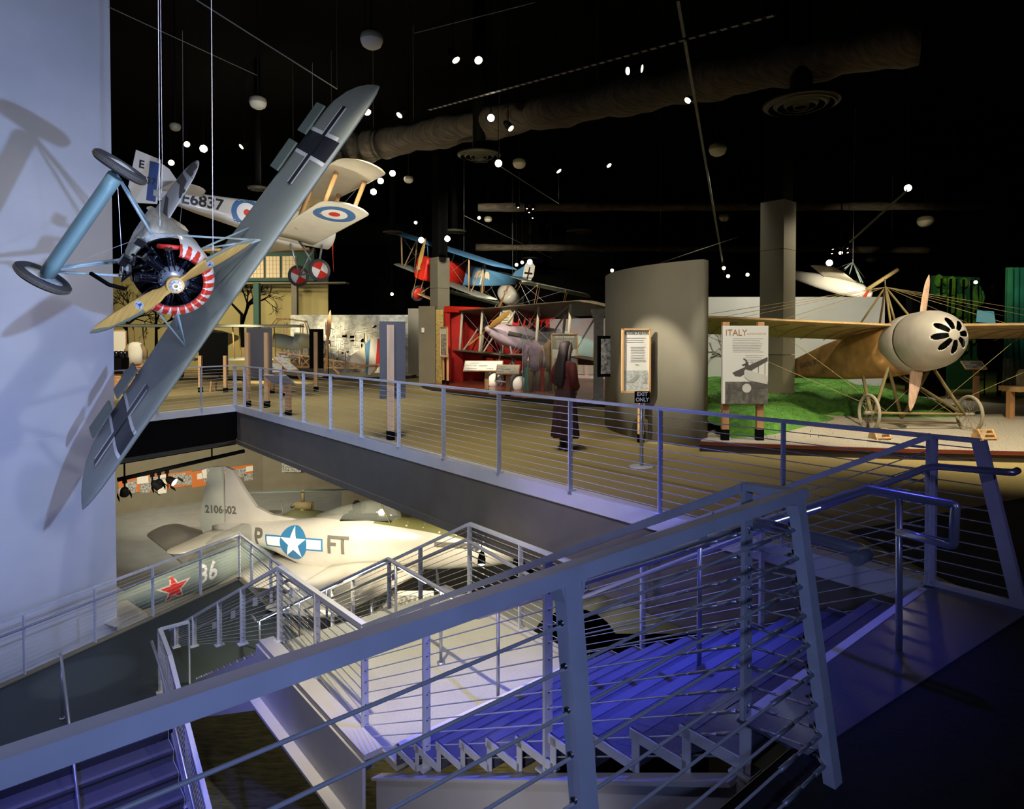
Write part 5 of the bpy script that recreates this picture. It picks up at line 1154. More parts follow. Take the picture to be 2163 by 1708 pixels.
# backdrop mural
mb = vwall('x', (4.4, 17.9), (10.55, 17.9), .0, 2.93, .12, None); bk = solo('backdrop_wall', mb, 'mural_sky', 'pale painted sky and tree backdrop behind the tan monoplane', 'backdrop')
def tree2d(mb, x, z, h, y, r, depth=5, seed=0, spread=.5):
    rr = random.Random(seed)
    def br(p, a, l, w, d):
        q = p + V((sin(a), 0, cos(a)))*l; n = V((cos(a), 0, -sin(a)))
        mb.prism([p - n*w, p + n*w, q + n*w*.65, q - n*w*.65], (0, -.012, 0))
        if d:
            for _ in range(3 if d > 2 else 2): br(p.lerp(q, rr.uniform(.6, 1)), a + rr.uniform(-spread, spread)*1.4, l*rr.uniform(.55, .8), w*.55, d - 1)
    br(V((x, y, z)), 0, h, r, depth)
mk('mural_tree', (.42, .43, .34), .85, noise=.2, nscale=3)
for k, x in enumerate((4.9, 5.5, 6.2)):
    mb = MB(); tree2d(mb, x, .5, .7, 17.89, .05, 4, k + 3); part('painted_tree', mb, 'mural_tree', bk, True)
mb = MB(); rr = random.Random(9)
for k in range(26): mb.sph((rr.uniform(7.2, 10.3), 17.93, rr.gauss(1.95, .16)), rr.uniform(.12, .3), 6, (1.5, .1, .6))
part('painted_foliage', mb, 'mural_tree', bk, True)
# ---- info panels ----
def frame_panel(name, label, c, w, h, yaw, m='paper', th=.035, frame='wood_pale', fw=.03):
    Rm = Matrix.Rotation(yaw, 3, 'Z'); t = thing(name, label, 'sign', c, Rm); mb = MB(); mb.box((0, 0, 0), (w, th, h)); part('board', mb, m, t)
    if frame:
        mb = MB()
        for s_ in (-1, 1): mb.box((s_*(w/2), -.01, 0), (fw, th + .03, h + fw)); mb.box((0, -.01, s_*(h/2)), (w + fw, th + .03, fw))
        part('frame', mb, frame, t)
    return t
def posts_(t, xs, z0, z1, dep=.07, w=.09, yoff=.07, m='wood_pale', foot=.14):
    for x in xs:
        mb = MB(); mb.box((x, yoff, (z0 + foot + z1)/2), (w, dep, z1 - z0 - foot)); p = part('post', mb, m, t)
        mb = MB(); mb.box((x, yoff, z0 + foot/2), (w + .012, dep + .012, foot)); part('post_foot', mb, 'black', p)
def lines(mb, x0, x1, z0, z1, n, th, y, rag=.15, seed=1):
    rr = random.Random(seed)
    for k in range(n): z = z0 + (z1 - z0)*k/(n - 1); xe = x1 - (x1 - x0)*rr.random()*rag; mb.box(((x0 + xe)/2, y, z), (xe - x0, .002, th))
# future of air power
c = at(1343, 761, 10.45); cz = c.z
fp = frame_panel('information_panel', 'wood framed panel headed the future of air power with a sea picture', c, .47, 1.03, radians(12))
posts_(fp, (.12,), -cz, .3, .07, .08, .07)
mb = MB(); mb.box((0, -.019, -.33), (.45, .002, .33)); part('sea_picture', mb, 'sea_print', fp)
mb = MB(); put_text(mb, 'THE FUTURE OF AIR POWER', V((0, -.02, .45)), (1, 0, 0), (0, 0, 1), .075, .002, .002, .50); lines(mb, -.17, .17, .37, .30, 3, .006, -.02); lines(mb, -.10, .17, .22, -.02, 10, .004, -.02); part('lettering', mb, 'print_dark', fp)
mb = MB(); mb.prism([V((x, -.022, z)) for x, z in ((-.19, -.36), (-.12, -.33), (.02, -.23), (.06, -.25), (-.02, -.34), (-.06, -.37))], (0, -.001, 0)); mb.prism([V((x, -.022, z)) for x, z in ((.12, -.38), (.2, -.38), (.17, -.27), (.155, -.25), (.15, -.33))], (0, -.001, 0)); mb.prism([V((x, -.022, z)) for x, z in ((-.04, -.07), (.02, -.075), (.06, -.07), (.0, -.06))], (0, -.001, 0)); part('painted_aircraft', mb, 'print_mid', fp)
# ITALY sign
c = at(1573, 770, 9.75); cz = c.z - .15
it = frame_panel('information_panel', 'large white ITALY sign with a sepia biplane photograph on two posts', c, .70, 1.20, radians(0), 'paper', .06, None)
posts_(it, (-.27, .27), -cz + .0, .66, .08, .10, .09, 'wood', .17)
mb = MB(); mb.box((.02, -.031, -.43), (.66, .002, .34)); part('photograph', mb, 'sepia_ground', it)
mb = MB()
mb.prism([V((x, -.034, z)) for x, z in ((-.20, -.12), (.34, .12), (.34, .06), (-.08, -.18), (-.16, -.17))], (0, -.001, 0)); mb.prism([V((x, -.034, z)) for x, z in ((-.17, -.36), (.10, -.30), (.34, -.30), (.34, -.35), (-.1, -.40))], (0, -.001, 0))
for x in (.1, .2, .3): mb.box((x, -.035, -.05), (.008, .001, .2))
for x, z, h in ((-.25, -.42, .26), (-.02, -.40, .30), (.08, -.42, .32), (.16, -.40, .28), (.02, -.02, .15)): mb.prism([V((x + .03*cos(a), -.036, z + h/2*sin(a))) for a in [k*pi/6 for k in range(12)]], (0, -.001, 0))
for a_, b_ in (((.02, .02), (-.05, .0)), ((.02, .06), (-.03, .10))): mb.bar((a_[0], -.036, a_[1]), (b_[0], -.036, b_[1]), .012, .012)
part('photo_figures', mb, 'print_dark', it)
mb = MB(); mb.prism([V((x, -.0365, z)) for x, z in ((-.02, -.09), (.0, -.07), (.34, -.17), (.34, -.30), (.05, -.24), (-.02, -.18))], (0, -.001, 0)); mb.prism([V((.02 + .07*cos(a), -.037, -.36 + .07*sin(a))) for a in [k*pi/8 for k in range(16)]], (0, -.001, 0)); part('photo_fuselage', mb, 'sepia_sky', it)
mb = MB(); put_text(mb, 'ITALY', V((-.145, -.032, .49)), (1, 0, 0), (0, 0, 1), .135, .001, .001, .95); put_text(mb, 'A NATION OF THEIR TIME', V((.165, -.032, .475)), (1, 0, 0), (0, 0, 1), .034, 0, .001, .72); part('title', mb, 'wood', it, label='brown title lettering')
mb = MB(); lines(mb, -.20, .28, .40, .20, 9, .004, -.032); lines(mb, .0, .28, .14, .04, 5, .004, -.032); part('body_text', mb, 'print_mid', it)
# stanchion EXIT ONLY
b_ = fl(1355, 986, 0); st = thing('sign_stand', 'grey stanchion carrying a small black EXIT ONLY sign', 'sign stand', b_)
mb = MB(); mb.lathe([(0, 0), (.165, 0), (.165, .008), (.15, .016), (.03, .024), (0, .024)], (0, 0, 0), (0, 0, 1), 32); part('base', mb, 'steel', st)
mb = MB(); mb.tube([(0, 0, .02), (0, 0, .98)], .026, 16); part('pole', mb, 'steel_tube', st)
mb = MB(); mb.box((0, -.02, .945), (.20, .02, .155)); sg = part('sign_plate', mb, 'black', st)
mb = MB(); put_text(mb, 'EXIT', V((0, -.031, .984)), (1, 0, 0), (0, 0, 1), .072, .002, .001); put_text(mb, 'ONLY', V((0, -.031, .910)), (1, 0, 0), (0, 0, 1), .072, .002, .001, .9); part('lettering', mb, 'exit_white', sg)
# big grey panel back, tan post at centre
def back_panel(label, base, w, z0, z1, px_, yaw=0.0, m='panel_grey', pw=.11, ph=None, off=0.0, th=.03, foot=.16, extra=()):
    t = thing('information_panel', label, 'sign', base, Matrix.Rotation(yaw, 3, 'Z'))
    mb = MB(); mb.box((0, .05, (z0 + z1)/2), (w, th, z1 - z0)); part('board', mb, m, t)
    for x, pt in px_:
        mb = MB(); mb.box((x, -.02, (foot + pt)/2), (pw, pw, pt - foot)); p = part('post', mb, 'wood_pale', t); mb = MB(); mb.box((x, -.02, foot/2), (pw + .02, pw + .02, foot)); part('post_foot', mb, 'black', p)
    return t
back_panel('tall dark grey panel seen from behind on one thick timber post by the railing', fl(830, 928, 0), .44, .70, 2.03, ((-.04, 1.97),), radians(14), 'panel_grey', .12)
back_panel('black panel seen from behind on a single timber post left of the workshop scene', fl(668, 826, 0), .47, .76, 2.08, ((0.0, 1.98),), radians(0), 'black', .11)
back_panel('wide grey panel seen from behind on timber posts near the walkway corner', fl(547, 860, 0), .66, .72, 2.02, ((-.28, 1.9), (.22, 1.9)), radians(-4), 'panel_grey', .10)
back_panel('tall black panel with a pale rim behind the banked wing', fl(450, 828, 0), .95, .55, 1.96, ((-.4, 1.2), (.42, 1.2)), radians(0), 'black', .10)
# person
pb = fl(1195, 950, 0); pe = thing('person', 'person with long dark hair, dark red top and long skirt, standing looking right', 'person', pb, Matrix.Rotation(radians(35), 3, 'Z'))
H = 1.68
def ring(cx, cy, z, a, b, n=20): return [V((cx + a*cos(2*pi*k/n), cy + b*sin(2*pi*k/n), z)) for k in range(n)]
# body: faces local -y... figure looks towards local +x
mb = MB(); S_ = [(.62, 0, .0, .10, .13), (.80, 0, 0, .115, .15), (.92, 0, 0, .11, .155), (1.02, 0, 0, .095, .125), (1.12, 0, 0, .10, .13), (1.25, 0, 0, .105, .16), (1.34, -.01, 0, .095, .175), (1.385, -.015, 0, .07, .12), (1.41, -.01, 0, .05, .055), (1.45, 0, 0, .045, .048), (1.485, .01, 0, .048, .05)]
mb.loft([ring(x, y, z, a, b) for z, x, y, a, b in S_], True, True)
# head with nose, chin and ears in the same skin mesh
HC = V((.025, 0, 1.575)); n = 20; rings = []
for i in range(15):
    ph = -pi/2 + pi*i/14; z = sin(ph)*.115; r = cos(ph)
    rg_ = []
    for k in range(n):
        a = 2*pi*k/n; x = cos(a)*.092*r; y = sin(a)*.074*r
        if z < -.02: x = x*(1.0 if x > 0 else .75); y *= 1 + z*1.8
        if cos(a) > .93 and -.045 < z < .02: x += .020*(1 - abs(z + .02)/.045)
        if cos(a) > .9 and -.075 < z < -.05: x += .004
        rg_.append(HC + V((x, y, z)))
    rings.append(rg_)
mb.loft(rings, True, True)
for s_ in (1, -1): mb.sph(HC + V((-.005, s_*.074, -.01)), .02, 6, (.7, .4, 1.3))
# arms (inside sleeves) and legs
for s_ in (1, -1):
    mb.tube([(-.01, s_*.175, 1.33), (-.03, s_*.215, 1.18), (-.02, s_*.225, 1.06), (.08, s_*.16, .98), (.16, s_*.055, .93)], [.045, .042, .036, .032, .025], 10)
    mb.tube([(0, s_*.08, .75), (.0, s_*.08, .45), (-.01, s_*.075, .25), (0, s_*.075, .08)], [.07, .055, .05, .035], 10)
    # hand: palm, four fingers, thumb
    p = V((.165, s_*.045, .925)); d = V((.35, -s_*.8, -.45)).normalized(); sd = V((.3, 0, .6)).normalized()
    mb.tube([p - d*.01, p + d*.035, p + d*.07], [.024, .030, .026], 8)
    for f in range(4): q = p + d*.06 + sd*(.014*(f - 1.5)); L = (.055, .065, .06, .045)[f]; mb.tube([q, q + d*L*.5, q + (d + V((-.5, 0, -.3))).normalized()*L], [.0085, .008, .0065], 6)
    mb.tube([p + sd*.02, p + sd*.035 + d*.03, p + sd*.036 + d*.05], [.010, .009, .007], 6)
bd = part('body', mb, 'skin', pe)
mb = MB(); mb.sph(HC + V((.078, .03, .012)), .009, 5, (.5, 1, .6)); mb.sph(HC + V((.078, -.03, .012)), .009, 5, (.5, 1, .6)); part('eyes', mb, 'black', bd)
mb = MB(); mb.box(HC + V((.086, 0, -.058)), (.008, .04, .010)); part('mouth', mb, 'blouse', bd)
mb = MB(); T_ = [(.90, 0, .135, .165), (1.0, 0, .13, .16), (1.12, 0, .125, .16), (1.25, 0, .125, .185), (1.335, -.01, .11, .195), (1.385, -.015, .08, .14), (1.41, -.01, .058, .07)]
mb.loft([ring(x, 0, z, a, b) for z, x, a, b in T_], True, False)
for s_ in (1, -1): mb.tube([(-.01, s_*.16, 1.345), (-.035, s_*.215, 1.22), (-.04, s_*.245, 1.08), (.04, s_*.20, 1.0), (.12, s_*.10, .96)], [.062, .068, .066, .058, .046], 12)
part('blouse', mb, 'blouse', pe)
mb = MB(); n = 40; rings = []
for z, a, b, amp in ((1.0, .115, .145, 0), (.90, .14, .175, .003), (.7, .165, .20, .010), (.45, .175, .205, .02), (.22, .195, .225, .03), (.20, .185, .215, .03)):
    rings.append([V(((a + amp*sin(k*2*pi/n*9))*cos(2*pi*k/n) - .01, (b + amp*sin(k*2*pi/n*9))*sin(2*pi*k/n), z)) for k in range(n)])
mb.loft(rings, True, False); part('skirt', mb, 'skirt', pe)
mb = MB(); rings = []
for z, x, a, b in ((1.70, .01, .03, .03), (1.69, .0, .065, .055), (1.66, -.005, .092, .078), (1.60, -.022, .092, .086), (1.52, -.045, .078, .09), (1.42, -.085, .06, .10), (1.3, -.12, .05, .115), (1.15, -.135, .045, .115), (1.03, -.13, .035, .095), (.97, -.125, .018, .05)):
    rings.append([V((x + (a + .004*sin(5*k))*cos(2*pi*k/20), (b + .004*cos(4*k))*sin(2*pi*k/20), z)) for k in range(20)])
mb.loft(rings, True, True)
for s_ in (1, -1): mb.tube([(.05, s_*.06, 1.66), (.02, s_*.083, 1.60), (.0, s_*.085, 1.5), (-.03, s_*.10, 1.38), (-.06, s_*.11, 1.25), (-.09, s_*.10, 1.12)], [.02, .03, .032, .03, .026, .012], 8)
part('hair', mb, 'hair', pe)
for s_ in (1, -1):
    mb = MB(); mb.tube([(0, s_*.075, .05), (-.005, s_*.075, .15), (-.01, s_*.075, .27)], [.05, .05, .055], 12); mb.loft([[V((x, s_*.08 + w*cos(2*pi*k/12), .035 + h*sin(2*pi*k/12))) for k in range(12)] for x, w, h in ((-.065, .025, .03), (-.05, .038, .035), (.03, .04, .034), (.12, .044, .028), (.175, .03, .02), (.19, .01, .012))], True, True)
    mb.box((-.045, s_*.08, .012), (.05, .06, .024)); part('boot', mb, 'boot', pe)
# ---- red stage ----
fr = [fl(x, y, 0) for x, y in ((886, 811), (892, 819), (915, 826), (950, 832), (1000, 839), (1060, 846), (1120, 851), (1179, 856), (1280, 860), (1330, 862))]
sb = [V((5.6, 17.5, 0)), V((5.6, 27.5, 0)), V((-3.2, 27.5, 0)), V((-3.5, 25.0, 0))]
mb = MB(); mb.prism(fr + sb, (0, 0, .12)); stg = solo('stage_platform', mb, 'stage_dark', 'low curved platform with a glossy red top in front of the curtains', 'platform')
mb = MB(); mb.prism([V((p.x, p.y, .12)) for p in fr + sb], (0, 0, .02)); part('stage_top', mb, 'stage_red', stg, True)
ca = at(938, 720, 23.6); cb = at(1128, 720, 26.9); cdv = (cb - ca); cdv.z = 0; cl_ = cdv.length; cu = cdv.normalized(); cn = V((cu.y, -cu.x, 0))
mb = MB(); N = 160; top_ = []; bot_ = []
for k in range(N + 1):
    s_ = k/N; a = V((ca.x, ca.y, 0)) + cu*cl_*1.25*s_; w_ = .17*sin(s_*cl_*1.25*9 + 1.2*sin(s_*17)) + .04*sin(s_*70)
    top_.append(a + cn*w_*.8 + V((0, 0, 2.84))); bot_.append(a + cn*w_*1.15 + V((0, 0, .14)))
mb.loft([top_, bot_], False, False, True); cur = solo('stage_curtain', mb, 'curtain', 'heavy red theatre curtain behind the lavender nosed biplane', 'curtain')
md = cur.modifiers.new('thickness', 'SOLIDIFY'); md.thickness = .02
mb = MB(); mb.bar(V((ca.x, ca.y, 2.86)) + cn*.12, V((cb.x, cb.y, 2.86)) + cn*.12 + cu*1.2, .25, .22); solo('pelmet', mb, 'bright_red', 'long red pelmet board above the theatre curtain', 'pelmet')
mb = MB(); mb.bar(at(929, 720, 23.3) + V((0, 0, -1.6)), at(929, 720, 23.3) + V((0, 0, 1.15)), .28, .14, (0, 1, 0)); gf = solo('gilded_frame_edge', mb, 'gold', 'narrow gilded ornamental strip at the left edge of the curtain', 'ornamental frame')
mb = MB(); p = at(903, 720, 23.2); mb.box((p.x, p.y, 1.48), (.60, .3, 2.94)); lp = solo('partition_wall', mb, 'wall_taupe', 'olive taupe partition left of the gilded strip with a small white box', 'partition wall')
mb = MB(); q = at(893.5, 697, 23.02); mb.box(q, (.10, .06, .17)); solo('wall_speaker', mb, 'white', 'small white box fixed to the taupe partition', 'wall device')
mb = MB(); p = at(876, 720, 29); mb.box((p.x, p.y, 1.6), (.55, .3, 3.1)); solo('partition_wall', mb, 'column_paint', 'narrow paler partition between the workshop mural and the taupe partition', 'partition wall')
mb = vwall('x', (1.6, 26.8), (5.2, 24.6), .14, 2.6, .1, None); mp = solo('mural_wall', mb, 'mural_pink', 'pinkish street scene mural at the right of the red stage', 'mural')
mb = MB(); rr = random.Random(4)
for k in range(9):
    f = k/9; p = V((1.6, 26.8, 0)).lerp(V((5.2, 24.6, 0)), f + .02) + V((-.02, -.03, 0)); w_ = rr.uniform(.2, .34); h_ = rr.uniform(.8, 1.7); e = V((3.6, -2.2, 0)).normalized()
    mb.bar(p + V((0, 0, .3)), p + V((0, 0, h_)), .02, w_, e); mb.bar(p + e*.1 + V((0, 0, .3)), p + e*.1 + V((0, 0, h_ + .4)), .02, .03, e)
part('painted_buildings', mb, 'print_mid', mp, True)
# stone pilaster
p = at(1264, 760, 15.6); pil = thing('stone_pilaster', 'grey stone pilaster with a moulded capital beside the curved partition', 'pilaster', (p.x, p.y, .14))
mb = MB(); mb.box((0, 0, 1.05), (.22, .2, 2.1)); part('shaft', mb, 'stone', pil)
mb = MB()
for i, w_ in enumerate((.24, .28, .32, .34)): mb.box((0, 0, 2.12 + i*.06), (w_, w_, .06))
part('capital', mb, 'stone', pil); mb = MB(); mb.box((0, 0, .06), (.28, .26, .12)); part('plinth', mb, 'stone', pil)
# pop culture panel
c = at(1192, 745, 17.2)
pc = frame_panel('information_panel', 'wood framed panel headed WWI in pop culture behind the standing person', c, .70, 1.03, radians(4), 'paper')
mb = MB(); mb.box((0, -.019, .30), (.68, .003, .40)); part('header_block', mb, 'paper_grey', pc)
mb = MB(); put_text(mb, 'WWI IN POP CULTURE', V((0, -.023, .43)), (1, 0, 0), (0, 0, 1), .075, .002, .001, .68); lines(mb, -.22, .24, .34, .14, 8, .010, -.023); part('lettering', mb, 'paper', pc)
mb = MB(); mb.box((-.12, -.021, -.30), (.3, .002, .3)); part('picture', mb, 'print_mid', pc)
for s_ in (-.3, .3): mb = MB(); mb.box((s_, .05, -.95), (.05, .05, 1.1)); part('post', mb, 'wood', pc)
# side panel at the curtain edge
c = at(938, 722, 22.4); sp = frame_panel('information_panel', 'narrow white panel seen edge on beside the red curtain', c, .62, 1.05, radians(-62), 'paper'); posts_(sp, (-.2, .2), -c.z + .14, -.4, .06, .07, .05)
mb = MB(); mb.box((0, -.021, -.1), (.5, .002, .75)); part('picture', mb, 'photo_bw', sp)
# reading rails
def reading_rail(label, c, w, d, yaw, zt, tilt=35, legs=(0,), m='paper', frame='wood_pale', seed=1):
    t = thing('reading_rail', label, 'lectern', (c.x, c.y, c.z), Matrix.Rotation(yaw, 3, 'Z')); Rt = Matrix.Rotation(radians(tilt), 3, 'X')
    o = V((0, 0, zt)); mb = MB(); mb.box(o, (w, d, .03), Rt); part('tray', mb, frame, t)
    mb = MB(); mb.box(o + Rt @ V((0, 0, .018)), (w - .05, d - .05, .006), Rt); pg = part('panel', mb, m, t)
    mb = MB(); rr = random.Random(seed)
    for k in range(7): mb.box(o + Rt @ V((rr.uniform(-w*.35, w*.35), rr.uniform(-d*.3, d*.3), .0225)), (rr.uniform(.08, w*.3), rr.uniform(.01, .05), .002), Rt)
    part('printed_blocks', mb, 'print_mid', pg)
    for x in legs:
        mb = MB(); mb.box((x, .03, (zt - .08 + .12)/2), (.12, .08, zt - .20)); l = part('leg', mb, 'wood', t); mb = MB(); mb.box((x, .03, .06), (.13, .09, .12)); part('leg_foot', mb, 'black', l)
    return t
e = fl(1021, 830, .14); reading_rail('wide tilted reading panel in front of the lavender biplane wheels', e, 1.15, .50, radians(-4), .80, legs=(.1,))
e = fl(1073, 836, .14); reading_rail('narrower tilted reading panel beside the wide one at the red stage', e, .66, .44, radians(-6), .74, legs=(.0,), m='cream')
e = fl(486, 850, 0); reading_rail('small bright reading panel beyond the walkway corner', V((e.x, e.y + 3.0, 0)), .85, .5, radians(-10), .82, legs=(0,))
e = at(602, 715, 19.0); reading_rail('tilted reading panel at the right of the wide grey panel back', V((e.x, e.y, 0)), .5, .7, radians(75), 1.0, legs=(0,))
e = fl(592, 876, 0); reading_rail('dark reading panel seen from behind just over the walkway railing', V((e.x, e.y, 0)), .62, .42, radians(160), .80, legs=(-.25,), m='black', frame='print_mid')
# gas cylinder, jackets in a glass case
p = fl(1116, 828, .14); gc = thing('gas_cylinder', 'dark green gas cylinder with a brass valve beside the display case', 'gas cylinder', p)
mb = MB(); mb.lathe([(0, 0), (.115, 0), (.12, .03), (.12, .72), (.11, .80), (.07, .86), (.03, .89), (0, .89)], (0, 0, 0), (0, 0, 1), 24); part('body', mb, 'green_dark', gc)
mb = MB(); mb.lathe([(.03, 0), (.03, .06), (.045, .07), (.045, .10), (.02, .12), (.02, .2), (0, .2)], (0, 0, .87), (0, 0, 1), 14); part('valve', mb, 'gold', gc)
p = fl(1146, 838, .14); vc = thing('display_case', 'clear glass display case on a pale wooden base', 'display case', p)
mb = MB(); mb.box((0, 0, .05), (1.15, .7, .10)); part('base', mb, 'wood_pale', vc)
mb = MB()
for s_ in (-1, 1): mb.box((s_*.55, 0, .95), (.008, .62, 1.7)); mb.box((0, s_*.31, .95), (1.1, .008, 1.7))
part('glass_sides', mb, 'glass', vc); mb = MB()
for a in (-1, 1):
    for b in (-1, 1): mb.box((a*.55, b*.31, .95), (.012, .012, 1.7))
part('corner_trim', mb, 'steel_tube', vc)
for i, (dx, m, lab) in enumerate(((-.22, 'jacket_lilac', 'lilac printed flying coat on a stand in the glass case'), (.20, 'jacket', 'brown leather flying suit on a stand in the glass case'))):
    t = thing('flying_suit', lab, 'costume', p + V((dx, 0, .10)))
    mb = MB(); n = 20; mb.loft([ring(0, 0, z, a, b) for z, a, b in ((.62, .17, .11), (.85, .165, .10), (1.05, .17, .11), (1.25, .20, .11), (1.36, .15, .09), (1.42, .06, .06), (1.47, .07, .06))], True, True); part('torso', mb, m, t)
    for s_ in (1, -1): mb = MB(); mb.tube([(s_*.17, 0, 1.32), (s_*.25, 0, 1.15), (s_*.27, -.02, .95), (s_*.25, -.05, .72)], [.06, .065, .06, .05], 10); part('sleeve', mb, m, t)
    for s_ in (1, -1): mb = MB(); mb.tube([(s_*.08, 0, .70), (s_*.09, 0, .4), (s_*.09, 0, .06)], [.09, .08, .07], 10); part('trouser_leg', mb, m if i else 'jacket', t)
    mb = MB(); mb.tube([(0, 0, 0), (0, 0, .7)], .015, 8); mb.lathe([(0, 0), (.15, 0), (.15, .015), (0, .015)], (0, 0, 0), (0, 0, 1), 16); part('stand', mb, 'steel_tube', t)
# chocks in front of the wheels
for i, (x, y) in enumerate(((1858, 926), (2078, 927))):
    b_ = fl(x, y, .15); t = thing('wheel_chock', ('wooden wheel chock at the left wheel of the tan monoplane', 'wooden wheel chock at the right wheel of the tan monoplane')[i], 'wheel chock', b_)
    for s_ in (-1, 1): mb = MB(); mb.prism([V((s_*.11 - .01, -.14, 0)), V((s_*.11 - .01, .12, 0)), V((s_*.11 - .01, .05, .16)), V((s_*.11 - .01, -.03, .16))], (.02, 0, 0)); part('side_board', mb, 'wood_pale', t)
    for y_, z_ in ((-.11, .03), (-.06, .09), (0, .15)): mb = MB(); mb.box((0, y_, z_), (.26, .05, .02)); part('cross_board', mb, 'wood_pale', t)
# ---- right background ----
mb = vwall('x', (10.75, 17.0), (13.4, 19.5), 0, 3.0, .15, None); solo('partition_wall', mb, 'black', 'black partition behind the domed cowl', 'partition wall')
mb = vwall('x', (14.3, 21.5), (16.4, 22.2), .0, 3.9, .1, None); gm = solo('mural_wall', mb, 'green_dark', 'dim green forest mural lit from above at the far right', 'mural')
mb = MB(); rr = random.Random(8)
for k in range(60):
    f = rr.random(); p = V((14.3, 21.5, 0)).lerp(V((16.4, 22.2, 0)), f) + V((.02, -.04, rr.uniform(1.3, 3.8))); mb.sph(p, rr.uniform(.06, .22), 4, (1, .1, rr.uniform(.6, 2)))
part('painted_leaves', mb, 'green_leaf', gm, True)
mb = MB()
for f in (.1, .3, .42, .6, .8, .95): p = V((14.3, 21.5, 0)).lerp(V((16.4, 22.2, 0)), f) + V((0, -.08, 1.2)); mb.bar(p, p + V((rr.uniform(-.1, .1), 0, 2.6)), .08, .03)
part('painted_trunks', mb, 'black', gm, True)
mb = MB(); N = 120; a, b = V((15.6, 20.0, 0)), V((20.5, 20.5, 0))
mb.loft([[a.lerp(b, k/N) + V((0, .08*sin(k*1.3), 4.0 if k/N < .75 else 4.0)) for k in range(N + 1)], [a.lerp(b, k/N) + V((0, .12*sin(k*1.3), .2)) for k in range(N + 1)]], False, False, True)
tcu = solo('stage_curtain', mb, 'teal_cloth', 'dim teal drape hanging at the far right', 'curtain'); md = tcu.modifiers.new('thickness', 'SOLIDIFY'); md.thickness = .02
mk('screen_teal', (.1, .3, .3), .5, emit=(.16, .42, .42), es=.55)
mb = MB(); q = at(2084, 669, 19.4); mb.box(q, (.58, .05, .36), Matrix.Rotation(radians(4), 3, 'Y')); vs_ = solo('video_screen', mb, 'screen_teal', 'small glowing teal screen in front of the teal drape', 'screen'); mb = MB(); mb.tube([V((q.x, q.y + .05, 0)), V((q.x, q.y + .05, q.z))], .02, 6); part('stand', mb, 'black', vs_, True)
mb = MB(); a, b = at(2096, 600, 19.2), at(2112, 706, 19.2); mb.tube([a, b, V((b.x, b.y, 0))], .06, 8); solo('drape_pole', mb, 'black', 'dark slanting pole in front of the teal drape', 'pole')
e = fl(2056, 800, 0); e = at(2056, 805, 16.5); reading_rail('small dark reading panel beyond the right wheel of the tan monoplane', V((e.x, e.y, 0)), .5, .35, radians(-10), 1.05, legs=(0.08,), m='print_dark')
p = at(2151, 860, 12.6); p.z = 0; gcs = thing('display_case', 'glass vitrine on a timber stand at the right edge', 'display case', p)
for x in (-.16, .30): mb = MB(); mb.box((x, 0, .42), (.10, .10, .56)); l = part('leg', mb, 'wood', gcs); mb = MB(); mb.box((x, 0, .07), (.11, .11, .14)); part('leg_foot', mb, 'black', l)
mb = MB(); mb.box((.1, 0, .74), (.62, .5, .10)); part('base', mb, 'wood_pale', gcs)
mb = MB(); mb.box((.1, 0, 1.06), (.54, .42, .54)); part('glass_box', mb, 'glass', gcs)
mb = MB(); mb.lathe([(0, 0), (.09, 0), (.09, .25), (.05, .33), (0, .34)], (.06, 0, .79), (0, 0, 1), 16); part('exhibit', mb, 'stone', gcs)
# ---- workshop scene ----
wf = [fl(x, y, 0) for x, y in ((560, 794), (620, 800), (680, 803), (740, 804), (800, 803), (870, 799), (885, 796))]
mb = MB(); mb.prism(wf + [V((-5, 31, 0)), V((-12.5, 31, 0))], (0, 0, .14)); ws = solo('display_platform', mb, 'stage_dark', 'low pale topped platform of the workshop scene', 'platform')
mb = MB(); mb.prism([V((p.x, p.y, .14)) for p in wf + [V((-5, 31, 0)), V((-12.5, 31, 0))]], (0, 0, .02)); part('platform_top', mb, 'stage_pale', ws, True)
mb = vwall('x', (-10.65, 30.4), (-4.9, 30.4), .14, 2.92, .1, None); mw_ = solo('mural_wall', mb, 'mural_grey', 'black and white workshop photograph mural behind the skeleton aircraft', 'mural')
mb = MB(); rr = random.Random(12)
for k in range(150):
    x = rr.uniform(-9.2, -5.1); z = rr.uniform(.5, 2.4); k2 = rr.random()
    if k2 < .55: mb.box((x, 30.36, z), (rr.uniform(.02, .05), .01, rr.uniform(.2, .7)))
    elif k2 < .8: mb.box((x, 30.36, z), (rr.uniform(.2, .8), .01, .03), Matrix.Rotation(rr.uniform(-.6, .6), 3, 'Y'))
    else: mb.prism([V((x + rr.uniform(-.3, .3), 30.365, z + rr.uniform(-.15, .15))) for _ in range(3)], (0, -.01, 0))
part('photo_highlights', mb, 'paper', mw_, True)
mb = MB()
for k in range(70): mb.box((rr.uniform(-9.4, -5.1), 30.37, rr.uniform(.3, 2.1)), (rr.uniform(.1, .4), .008, rr.uniform(.05, .35)))
part('photo_shadows', mb, 'print_mid', mw_, True)
